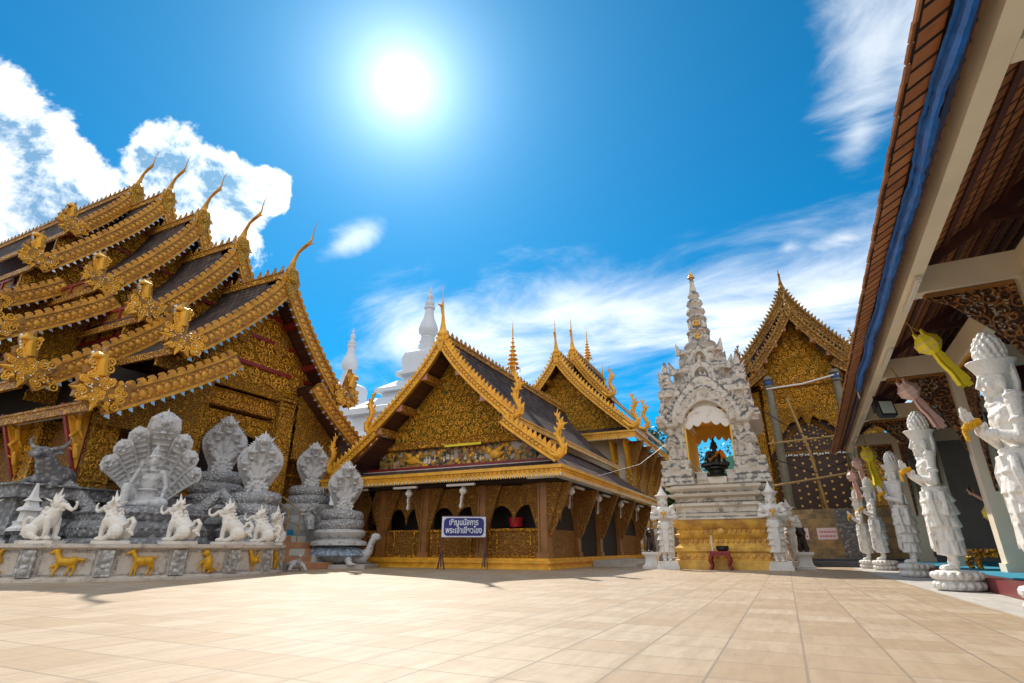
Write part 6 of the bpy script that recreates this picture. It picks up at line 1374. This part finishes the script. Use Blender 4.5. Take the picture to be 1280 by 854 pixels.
for k in range(9):                                       # battens under the tiles
    o = .75 + k * .40; z = 4.03 + 3.07 * (o / 4.4) ** 1.08 - .09; m = MB(); m.bar(Q(o, Y0, z), Q(o, Y1, z), .06, .05); m.build('batten', DARKW, r1)
m = MB(); m.bar(Q(.585, Y0, 4.2), Q(.585, Y1 - .5, 4.2), .17, .40); m.build('eave_beam', CREAM, T6)
m = MB(); m.bar(Q(.38, Y0, 4.20), Q(.38, Y1 - .4, 4.20), .05, .22); m.build('fascia_board', plain('dark_blue_fascia', (.02, .03, .10), .5, 0, .2, 3, .1), T6)
m = MB(); m.bar(Q(1.98, Y0, 4.2), Q(1.98, Y1 - .5, 4.2), .22, .40); m.build('inner_beam', CREAM, T6)
YP = [4.25, 8.88, 13.5, 18.1, 22.7]
HOLE = carved('openwork_carving', (.46, .19, .05), (.10, .04, .014), 7., 0., .5, .05)
for y in [-.4] + YP:
    m = MB(); m.bar(Q(.675, y, 4.2), Q(1.87, y, 4.2), .24, .39, up=(0, 0, 1)); m.bar(Q(2.09, y, 4.2), Q(7.2, y, 4.2), .24, .39); m.build('cross_beam', CREAM, T6)
    for o0, o1, za, zb in ((.8, 4.35, 4.42, 6.75), (8.0, 4.45, 4.42, 6.75)): m = MB(); m.bar(Q(o0, y, za), Q(o1, y, zb), .12, .18); m.build('rafter', DARKW, T6)
    m = MB(); m.bar(Q(4.4, y, 4.4), Q(4.4, y, 6.7), .14, .14, up=(1, 0, 0)); m.bar(Q(2.4, y, 4.42), Q(3.2, y, 5.7), .10, .10); m.bar(Q(1.6, y, 5.0), Q(4.4, y, 5.0), .10, .12); m.build('truss', DARKW, T6)
    # carved brackets: across to the eave beam, and along the row both ways
    def bracket(pts, o, ex, th=.05):
        m = MB(); m.prism(pts, o, ex, (0, 0, 1), th); ob = m.build('carved_bracket', HOLE, T6, 30); return ob
    ob = bracket([(0, 3.99), (1.02, 3.99), (1.0, 3.93), (.75, 3.80), (.52, 3.52), (.30, 3.25), (.12, 2.85), (0, 2.3)], Q(1.78, y, 0), -n6)
    m = MB(); rn = random.Random(int(y * 7))
    for i in range(46):
        u = rn.uniform(.15, .62); zz = rn.uniform(3.52 if u > .4 else 3.3, 3.9); p = Q(1.78 - u, y - .031, zz); a = rn.uniform(0, 3.1); e = n6 * math.cos(a) + Vector((0, 0, math.sin(a))); f = n6 * -math.sin(a) + Vector((0, 0, math.cos(a))); m.prism([(-.028, 0), (0, .011), (.028, 0), (0, -.011)], p, e, f, .008)
    m.build('mirror_chips', SILVER, ob)
    m = MB(); m.bar(Q(.78, y - .0, 3.965), Q(1.76, y, 3.965), .12, .05); m.build('bracket_rail', WOOD, ob)
    for s in (-1, 1):
        ob = bracket([(0, 3.99), (1.5, 3.99), (1.35, 3.75), (.95, 3.55), (.6, 3.2), (.35, 2.75), (.12, 2.2), (0, 1.6)], Q(1.98, y + s * .19, 0), d6 * s)
        m = MB(); m.bar(Q(1.98, y + s * .2, 3.97), Q(1.98, y + s * 1.6, 3.97), .10, .05); m.build('bracket_rail', GOLDY, ob)
for y in YP:
    m = MB(); p = Q(1.98, y, 0); m.box((p.x, p.y, 2.1), (.34, .34, 3.82), rz=-ang6); m.box((p.x, p.y, .27), (.42, .42, .16), rz=-ang6); m.build('pillar', CREAM, T6)
    m = MB(); p = Q(6.8, y, 0); m.box((p.x, p.y, 2.1), (.34, .34, 3.82), rz=-ang6); m.build('pillar', CREAM, T6)
m = MB(); vs = [Q(.98, Y0, 0), Q(8, Y0, 0), Q(8, Y1, 0), Q(.98, Y1, 0)]; m.add(vs + [v + Vector((0, 0, .188)) for v in vs], [(4, 5, 6, 7), (0, 1, 5, 4), (1, 2, 6, 5), (2, 3, 7, 6), (3, 0, 4, 7)]); m.build('plinth', REDF, T6)
m = MB(); vs = [Q(1.25, Y0, .192), Q(6.5, Y0, .192), Q(6.5, Y1, .192), Q(1.25, Y1, .192)]; m.add(vs + [v + Vector((0, 0, .012)) for v in vs], [(4, 5, 6, 7), (0, 1, 5, 4), (1, 2, 6, 5), (2, 3, 7, 6), (3, 0, 4, 7)]); tag(m.build('carpet', TEAL), 'blue carpet covering the floor of the open pavilion', 'carpet')
BW = plain('dim_back_wall', (.30, .29, .28), .6, 0, .2, 2, .1)
m = MB(); a, c = Q(6.9, Y0, 0), Q(6.9, Y1, 0); m.bar(a + Vector((0, 0, 2.75)), c + Vector((0, 0, 2.75)), .14, 5.1); m.build('back_wall', BW, T6)
m = MB(); a, c = Q(.9, Y1 - .1, 2.1), Q(6.9, Y1 - .1, 2.1); m.bar(Q(2.3, Y1 - .1, 2.9), Q(6.9, Y1 - .1, 2.9), .12, 5.4); m.build('end_wall', BW, T6)
for i in range(10):                                      # framed glass along the back
    y = 6.2 + 1.75 * i; m = MB(); m.bar(Q(6.80, y, 2.0), Q(6.80, y + 1.5, 2.0), .06, 2.9); wn = m.build('window', plain('dark_glass', (.03, .035, .04), .12, 0, .1, 2, .02) if i == 0 else bpy.data.materials['dark_glass'], T6)
    m = MB()
    for q in (0, .75, 1.5): m.bar(Q(6.76, y + q, .55), Q(6.76, y + q, 3.45), .07, .08, up=(1, 0, 0))
    for z in (.6, 1.9, 3.4): m.bar(Q(6.765, y, z), Q(6.765, y + 1.5, z), .06, .07)
    m.build('window_frame', TUBEW, wn)
for y in (8.1, 11.2, 17.0, 20.6):                        # lamp tubes clipped under the eave beam
    m = MB(); m.bar(Q(.60, y, 3.96), Q(.60, y + 1.15, 3.96), .07, .06); m.bar(Q(.60, y + .05, 3.92), Q(.60, y + 1.1, 3.92), .03, .03); m.build('lamp_tube', TUBEW, T6)
# rolled blue tarpaulin under the eave
m = MB(); rn = random.Random(9); pts, rad = [], []
for i in range(220): y = Y0 + i * (14.2 - Y0) / 219; pts.append(Q(.27 + .012 * math.sin(y * 2.3), y, 4.0 + .018 * math.sin(y * 3.1) + rn.uniform(-.008, .008))); rad.append(.050 + .014 * math.sin(y * 5.3) * .5 + rn.uniform(-.011, .011))
m.tube(pts, rad, 9, 1.2); m.tube([p + Vector((-.045, 0, .05)) for p in pts[1:-1]], [r * .45 for r in rad[1:-1]], 6); tag(m.build('tarpaulin', BLUE), 'rolled blue tarpaulin tied along the tiled eave of the open pavilion', 'tarpaulin')
m = MB(); p = Q(.27, 14.2, 3.95); m.tube([p, p + Vector((.02, .1, -.12)), p + Vector((.05, .25, -.02))], .014, 5); tag(m.build('rope', TUBEW), 'short white rope hanging from the end of the blue tarpaulin', 'rope')
# floodlight
p = Q(.75, 14.6, 3.72)
T = thing('floodlight', 'black floodlight with pale glass hanging under the pavilion beam', 'lamp', p, None, R(20)); m = MB(); m.box((0, 0, -.12), (.34, .16, .42), M=Matrix.Rotation(R(-14), 4, 'X')); m.box((0, .14, -.1), (.24, .12, .26), M=Matrix.Rotation(R(-14), 4, 'X'));
for k in range(5): m.box((-.12 + .06 * k, .2, -.08), (.015, .1, .2))
m.build('body', BLACKM).parent = T
m = MB(); m.box((0, -.085, -.14), (.27, .015, .30), M=Matrix.Rotation(R(-14), 4, 'X')); m.build('glass', plain('pale_lamp_glass', (.62, .72, .66), .15, 0, .1, 4, .02)).parent = T
m = MB(); m.tube([(-.19, 0, -.1), (-.19, 0, .16), (.19, 0, .16), (.19, 0, -.1)], .018, 6); m.build('yoke', BLACKM).parent = T
# paper lanterns
def lantern(name, mat, label, loc, k, group, swing=(0, 0), tails=4, rope=None):
    T = thing(name, label, 'lantern', loc, group); sw = Matrix.Rotation(swing[0], 4, 'X') @ Matrix.Rotation(swing[1], 4, 'Y'); a = MB()
    a.lathe([(.12, -.02), (.16, -.06), (.31, -.24), (.31, -.42), (.16, -.60), (.12, -.62)], (0, 0, 0), 8, rz=R(22.5))
    for i in range(4): q = i * math.pi / 2 + .4; a.cone((.13 * math.cos(q), .13 * math.sin(q), -.05), (.15 * math.cos(q), .15 * math.sin(q), .10), .06, 4)
    m = MB(); m.merge(a, Matrix.Scale(k, 4) @ sw); m.build('shade', mat, None, 15).parent = T
    r = MB()
    for z, w_ in ((-.24, .315), (-.42, .315), (-.05, .165)): r.lathe([(w_, z - .012), (w_ + .008, z), (w_, z + .012)], (0, 0, 0), 8, rz=R(22.5))
    m = MB(); m.merge(r, Matrix.Scale(k, 4) @ sw); m.build('paper_rim', PINK if mat == YEL else WHITES).parent = T
    for i in range(tails):
        q = i * 2 * math.pi / tails + .3; c, s_ = math.cos(q) * .09, math.sin(q) * .09; t_ = MB(); L = 1.0 + .12 * (i % 2)
        vs = []; N = 7
        for j in range(N + 1):
            z = -.60 - L * j / N; w_ = .062 + .02 * j / N; wob = .02 * math.sin(j * 1.3 + i); e = Vector((-math.sin(q), math.cos(q), 0)) * w_
            for th in (0, .008): o = Vector((c * (1 + .5 * j / N) + wob + th * math.cos(q), s_ * (1 + .5 * j / N) + wob + th * math.sin(q), z)); vs += [o - e, o + e]
        fs = []
        for j in range(N): b0, b1 = 4 * j, 4 * j + 4; fs += [(b0, b0 + 1, b1 + 1, b1), (b0 + 2, b1 + 2, b1 + 3, b0 + 3), (b0, b1, b1 + 2, b0 + 2), (b0 + 1, b0 + 3, b1 + 3, b1 + 1)]
        fs += [(0, 2, 3, 1), (4 * N, 4 * N + 1, 4 * N + 3, 4 * N + 2)]
        t_.add(vs, fs); m = MB(); m.merge(t_, Matrix.Scale(k, 4) @ sw); m.build('tail', mat).parent = T
    if rope: m = MB(); dv = Vector(rope); m.tube([(.10 * k, 0, 0), dv * .5, dv], .009, 4); m.tube([(-.10 * k, 0, 0), dv * .5], .009, 4); m.build('string', BAMBOO).parent = T
    return T
GL = 'paper lanterns under the pavilion eave'
sw1 = (R(14), R(-28))
lantern('paper_lantern', YEL, 'yellow paper lantern with long tails blowing beside the nearest crowned statue', Q(.80, 9.9, 3.76), .58, GL, sw1, 4, (-.15, .05, .32))
lantern('paper_lantern', PINK, 'pale pink paper lantern hanging above the second crowned statue', Q(.86, 12.6, 3.68), .62, GL, sw1, 4, (-.1, .05, .34))
lantern('paper_lantern', YEL, 'small yellow paper lantern hanging at the far end of the pavilion beam', Q(.80, 20.4, 3.62), .74, GL, (0, R(-4)), 4, (0, 0, .35))
lantern('paper_lantern', PINK, 'upper pink paper lantern left of the far yellow lantern', Q(.55, 21.4, 3.45), .62, GL, (0, R(-6)), 4, (0, 0, .55))
lantern('paper_lantern', PINK, 'lower pink paper lantern, lowest of the far lantern cluster', Q(.34, 21.9, 3.08), .56, GL, (0, R(-6)), 4, (0, 0, .9))
lantern('paper_lantern', YEL, 'yellow lantern hanging low inside the pavilion behind the second crowned statue', Q(2.2, 14.9, 1.50), .66, GL, (0, R(-4)), 4, (0, 0, 2.5))
WL = 'white lanterns under the sign hall eave'
for i, (x, y, lb) in enumerate(((-11.45, 15.75, 'above the leftmost visible bay of the sign hall'), (-9.28, 15.75, 'just above the blue sign'), (-6.12, 17.4, 'nearest the front corner on the shaded side'), (-6.12, 20.5, 'second along the shaded side'), (-6.12, 23.7, 'third along the shaded side'), (-6.12, 26.7, 'last along the shaded side'))):
    lantern('hanging_lantern', WHITES, 'small white hanging lantern ' + lb, (x, y, 2.50), .40, WL, (R(6 * (-1) ** i), R(8 if i == 2 else 3)), 3, (0, 0, .12))

# people and goods inside the pavilion
px_ = Q(2.28, 13.95, .2)
T = thing('person', 'person in dark clothes behind the pavilion pillar, arm raised holding a phone', 'person', px_, None, R(178)); m = MB()
for s in (-1, 1): m.cap((0, s * .10, .86), (.01, s * .10, .48), .095, .06); m.cap((.01, s * .10, .48), (-.01, s * .10, .08), .06, .042); m.ell((.05, s * .10, .045), (.13, .05, .045))
m.tube([(0, 0, .82), (0, 0, .98), (0, 0, 1.15), (0, 0, 1.32), (0, 0, 1.42)], [.17, .15, .165, .185, .09], 14, [.68, .7, .66, .62, .8], (0, 1, 0))
m.cap((0, 0, 1.40), (.01, 0, 1.50), .055, .052); m.ell((.015, 0, 1.60), (.095, .075, .12), None, 14); m.cone((.1, 0, 1.60), (.128, 0, 1.565), .02, 6)
for s in (-1, 1): m.ell((0, s * .077, 1.595), (.02, .01, .03)); m.ell((.088, s * .03, 1.62), (.012, .016, .008), None, 6)
m.ell((.095, 0, 1.54), (.01, .025, .008), None, 6)
el = Vector((.30, .24, 1.16)); ha = Vector((.56, .20, 1.38)); m.cap((0, .2, 1.36), el, .052, .042); m.cap(el, ha, .042, .028); m.cap((0, -.2, 1.36), (.02, -.25, 1.08), .052, .04); m.cap((.02, -.25, 1.08), (.12, -.23, .86), .04, .028); m.ell((.14, -.23, .80), (.03, .02, .05))
m.ell(ha + Vector((.04, 0, .04)), (.045, .022, .045))
for j in range(4): b_ = ha + Vector((.06 + .0 * j, -.022 + .015 * j, .06)); m.cap(b_, b_ + Vector((.03, 0, .035)), .0095, .009, 6); m.cap(b_ + Vector((.03, 0, .035)), b_ + Vector((.015, 0, .065 - .004 * j)), .009, .007, 6)
m.cap(ha + Vector((.0, .0, .06)), ha + Vector((.0, -.01, .12)), .011, .008, 6)
m.sculpt('body', SKIN, .009, T, 1)
m = MB(); m.tube([(0, 0, .80), (0, 0, .98), (0, 0, 1.15), (0, 0, 1.32), (0, 0, 1.43)], [.185, .165, .18, .20, .10], 16, [.72, .74, .7, .66, .8], (0, 1, 0)); m.cap((0, .19, 1.36), (.10, .215, 1.29), .075, .066); m.cap((0, -.19, 1.36), (.0, -.225, 1.2), .075, .066); m.sculpt('shirt', CLOTH, .016, T, 1)
m = MB()
for s in (-1, 1): m.cap((0, s * .10, .88), (.01, s * .10, .48), .11, .08); m.cap((.01, s * .10, .48), (-.01, s * .10, .12), .08, .065)
m.sculpt('trousers', CLOTH, .016, T, 1)
m = MB(); m.ell((-.015, 0, 1.645), (.098, .082, .10), None, 12); m.ell((-.05, 0, 1.58), (.06, .08, .10)); m.build('hair', BLACKM).parent = T
ph = MB(); q = px_ + zrot(R(178)) @ (ha + Vector((.045, .01, .115))); ph.box(q, (.012, .075, .15), rz=R(20)); tag(ph.build('phone', BLACKM), 'black phone held up by the person behind the pillar', 'phone')
p = Q(2.9, 14.6, 0); T = thing('table', 'table draped in pale patterned cloth inside the pavilion', 'table', p); m = MB(); m.box((p.x, p.y, .92), (.85, 1.5, .04), rz=-ang6); m.build('table_top', WOOD, T)
m = MB(); m.sq([(.44, .94), (.45, .93), (.47, .30), (.45, .26), (.43, .94)], (p.x, p.y, 0), asp=1.75); m.build('tablecloth', CREAMS, T)
T = thing('offering_figure', 'small colourful seated figurine with gold crown on the draped table', 'figurine', (p.x - .05, p.y - .2, .95)); m = MB(); x, y = p.x - .05, p.y - .2; m.ell((x, y, 1.03), (.20, .18, .08)); m.build('red_robe', plain('figurine_red', (.55, .04, .03), .5, 0, .2, 9, .2), T); m = MB(); m.cap((x, y, 1.06), (x, y, 1.26), .10, .08); m.ell((x, y, 1.36), (.06, .06, .08)); m.build('body', PINK, T); m = MB(); m.cone((x, y, 1.40), (x, y, 1.58), .07, 8); m.torus((x, y, 1.24), .10, .02, None, 14, 5); m.build('crown', GOLDY, T)
p = Q(2.1, 15.3, 0); T = thing('low_table', 'low gold carved table standing on the pavilion floor', 'table', p); m = MB(); m.box((p.x, p.y, .56), (.9, .8, .07)); m.box((p.x, p.y, .48), (.8, .7, .1)); m.build('table_top', GOLDF, T)
for sx in (-1, 1):
    for sy in (-1, 1): m = MB(); m.tube([(p.x + sx * .36, p.y + sy * .3, .45), (p.x + sx * .40, p.y + sy * .34, .3), (p.x + sx * .36, p.y + sy * .3, .205)], [.07, .06, .05], 8); m.build('leg', GOLDF, T)
p = Q(4.6, 15.8, 0); T = thing('shelf_unit', 'blue storage shelf at the back of the pavilion', 'shelf', p); 
for z in (.3, .8, 1.3, 1.8): m = MB(); m.box((p.x, p.y, z), (.5, 1.8, .04)); m.build('shelf', TEAL, T)
for s in (-1, 1): m = MB(); m.box((p.x, p.y + s * .92, 1.1), (.5, .04, 1.78)); m.build('side_panel', TEAL, T)
for i, (o, y, z, lb, e) in enumerate(((2.45, 9.5, .2, 'lower cardboard box by the nearest pavilion pillar', (.55, .75, .45)), (2.45, 9.5, .655, 'upper cardboard box stacked by the nearest pavilion pillar', (.5, .7, .42)))):
    p = Q(o, y, z + e[2] / 2); T = thing('cardboard_box', lb, 'box', Q(o, y, z)); m = MB(); m.box(p, e, rz=-ang6); m.build('carton', plain('cardboard', (.55, .47, .38), .85, 0, .1, 4, .1) if i == 0 else bpy.data.materials['cardboard'], T)
    m = MB(); m.box(p + Vector((-e[0] / 2 - .004, .05, .02)), (.006, .4, .05), rz=-ang6); m.box(p + Vector((-e[0] / 2 - .004, .05, -.06)), (.006, .3, .03), rz=-ang6); m.build('printed_stripe', SIGNB, T)
for lb, o, y, e, z, mt in (('beige wall panel leaning behind the nearest statue', 3.4, 10.4, (.06, 1.2, 1.7), 1.05, CREAM),):
    m = MB(); m.box(Q(o, y, z), e, rz=-ang6); tag(m.build('board', mt), lb, 'board')

# ================================================================== BLUE SIGN
T = thing('sign', 'blue and white temple sign with white Thai writing on two brown posts', 'sign', (-9.22, 15.75, 0), None, R(27)); bw_, bh_, zc = 1.40, .62, 1.25
m = MB(); m.box((0, 0, zc), (bw_, .03, bh_)); m.build('board', SIGNW).parent = T
rr = .13; pts = []
for cx, cz, a0 in ((bw_ / 2 - .06 - rr, bh_ / 2 - .04 - rr, 0), (-bw_ / 2 + .06 + rr, bh_ / 2 - .04 - rr, 90), (-bw_ / 2 + .06 + rr, -bh_ / 2 + .04 + rr, 180), (bw_ / 2 - .06 - rr, -bh_ / 2 + .04 + rr, 270)):
    for i in range(7): a = R(a0 + 15 * i); pts.append((cx + rr * math.cos(a), zc + cz + rr * math.sin(a)))
m = MB(); m.prism(pts, (0, -.018, 0), (1, 0, 0), (0, 0, 1), .012); m.build('blue_field', SIGNB).parent = T
for txt, z in (('เชิญนมัสการ', zc + .055), ('พระเจ้าเขียวโขง', zc - .185)):
    cu = bpy.data.curves.new('writing', 'FONT'); cu.body = txt; cu.size = .25; cu.align_x = 'CENTER'; cu.extrude = .003; cu.offset = .006
    t0 = bpy.data.objects.new('writing_raw', cu); COL.objects.link(t0); dg = bpy.context.evaluated_depsgraph_get(); me = bpy.data.meshes.new_from_object(t0.evaluated_get(dg)); bpy.data.objects.remove(t0)
    xs = [v.co.x for v in me.vertices]; sx = 1.16 / (max(xs) - min(xs)) * (1 if 'พ' in txt else .80); mid = (max(xs) + min(xs)) / 2
    me.transform(Matrix.Translation((0, -.03, z)) @ Matrix.Rotation(R(90), 4, 'X') @ Matrix.Diagonal((sx, 1, 1, 1)) @ Matrix.Translation((-mid, 0, 0))); me.materials.clear(); me.materials.append(SIGNW)
    o = bpy.data.objects.new('writing', me); COL.objects.link(o); o.parent = T
m = MB(); m.box((0, .0, zc + bh_ / 2 + .012), (bw_ + .04, .045, .024)); m.box((0, 0, zc - bh_ / 2 - .012), (bw_ + .04, .045, .024)); m.build('frame', STEEL).parent = T
for s in (-1, 1):
    m = MB(); x = s * (bw_ / 2 - .01); m.box((x, .02, .80), (.045, .045, 1.5)); 
    for q in ((-.10, -.16), (.10, -.16), (-.10, .18), (.10, .18)): m.tube([(x, .02, .62), (x + q[0] * .6, .02 + q[1] * .6, .25), (x + q[0], .02 + q[1], .0)], .014, 5)
    m.build('post', STEEL).parent = T
# bits at the far corner of the sign hall
T = thing('cabinet', 'grey metal cabinet at the far corner of the sign hall', 'cabinet', (-5.9, 29.6, 0)); m = MB(); m.box((-5.9, 29.6, .62), (1.1, .8, 1.24)); m.box((-5.9, 29.19, .62), (1.0, .02, 1.1)); m.build('body', CONC, T); m = MB(); m.box((-5.55, 29.17, .7), (.04, .03, .2)); m.build('handle', BLACKM, T)
m = MB(); m.tube([(-6.3, 28.9, 0), (-6.3, 28.9, 1.3), (-6.15, 28.8, 1.55), (-5.95, 28.7, 1.5), (-5.85, 28.65, 1.2)], .035, 7); tag(m.build('pipe', TUBEW), 'bent pale pipe standing beside the grey metal cabinet', 'pipe')
m = MB(); m.lathe([(.12, 0), (.2, .02), (.24, .3), (.25, .32), (.22, .3), (.1, .04)], (-8.0, 17.1, 1.25), 16); tag(m.build('plastic_tub', plain('red_plastic', (.62, .02, .03), .4, 0, .1, 5, .1)), 'red plastic tub on the ledge inside the sign hall bay', 'tub')
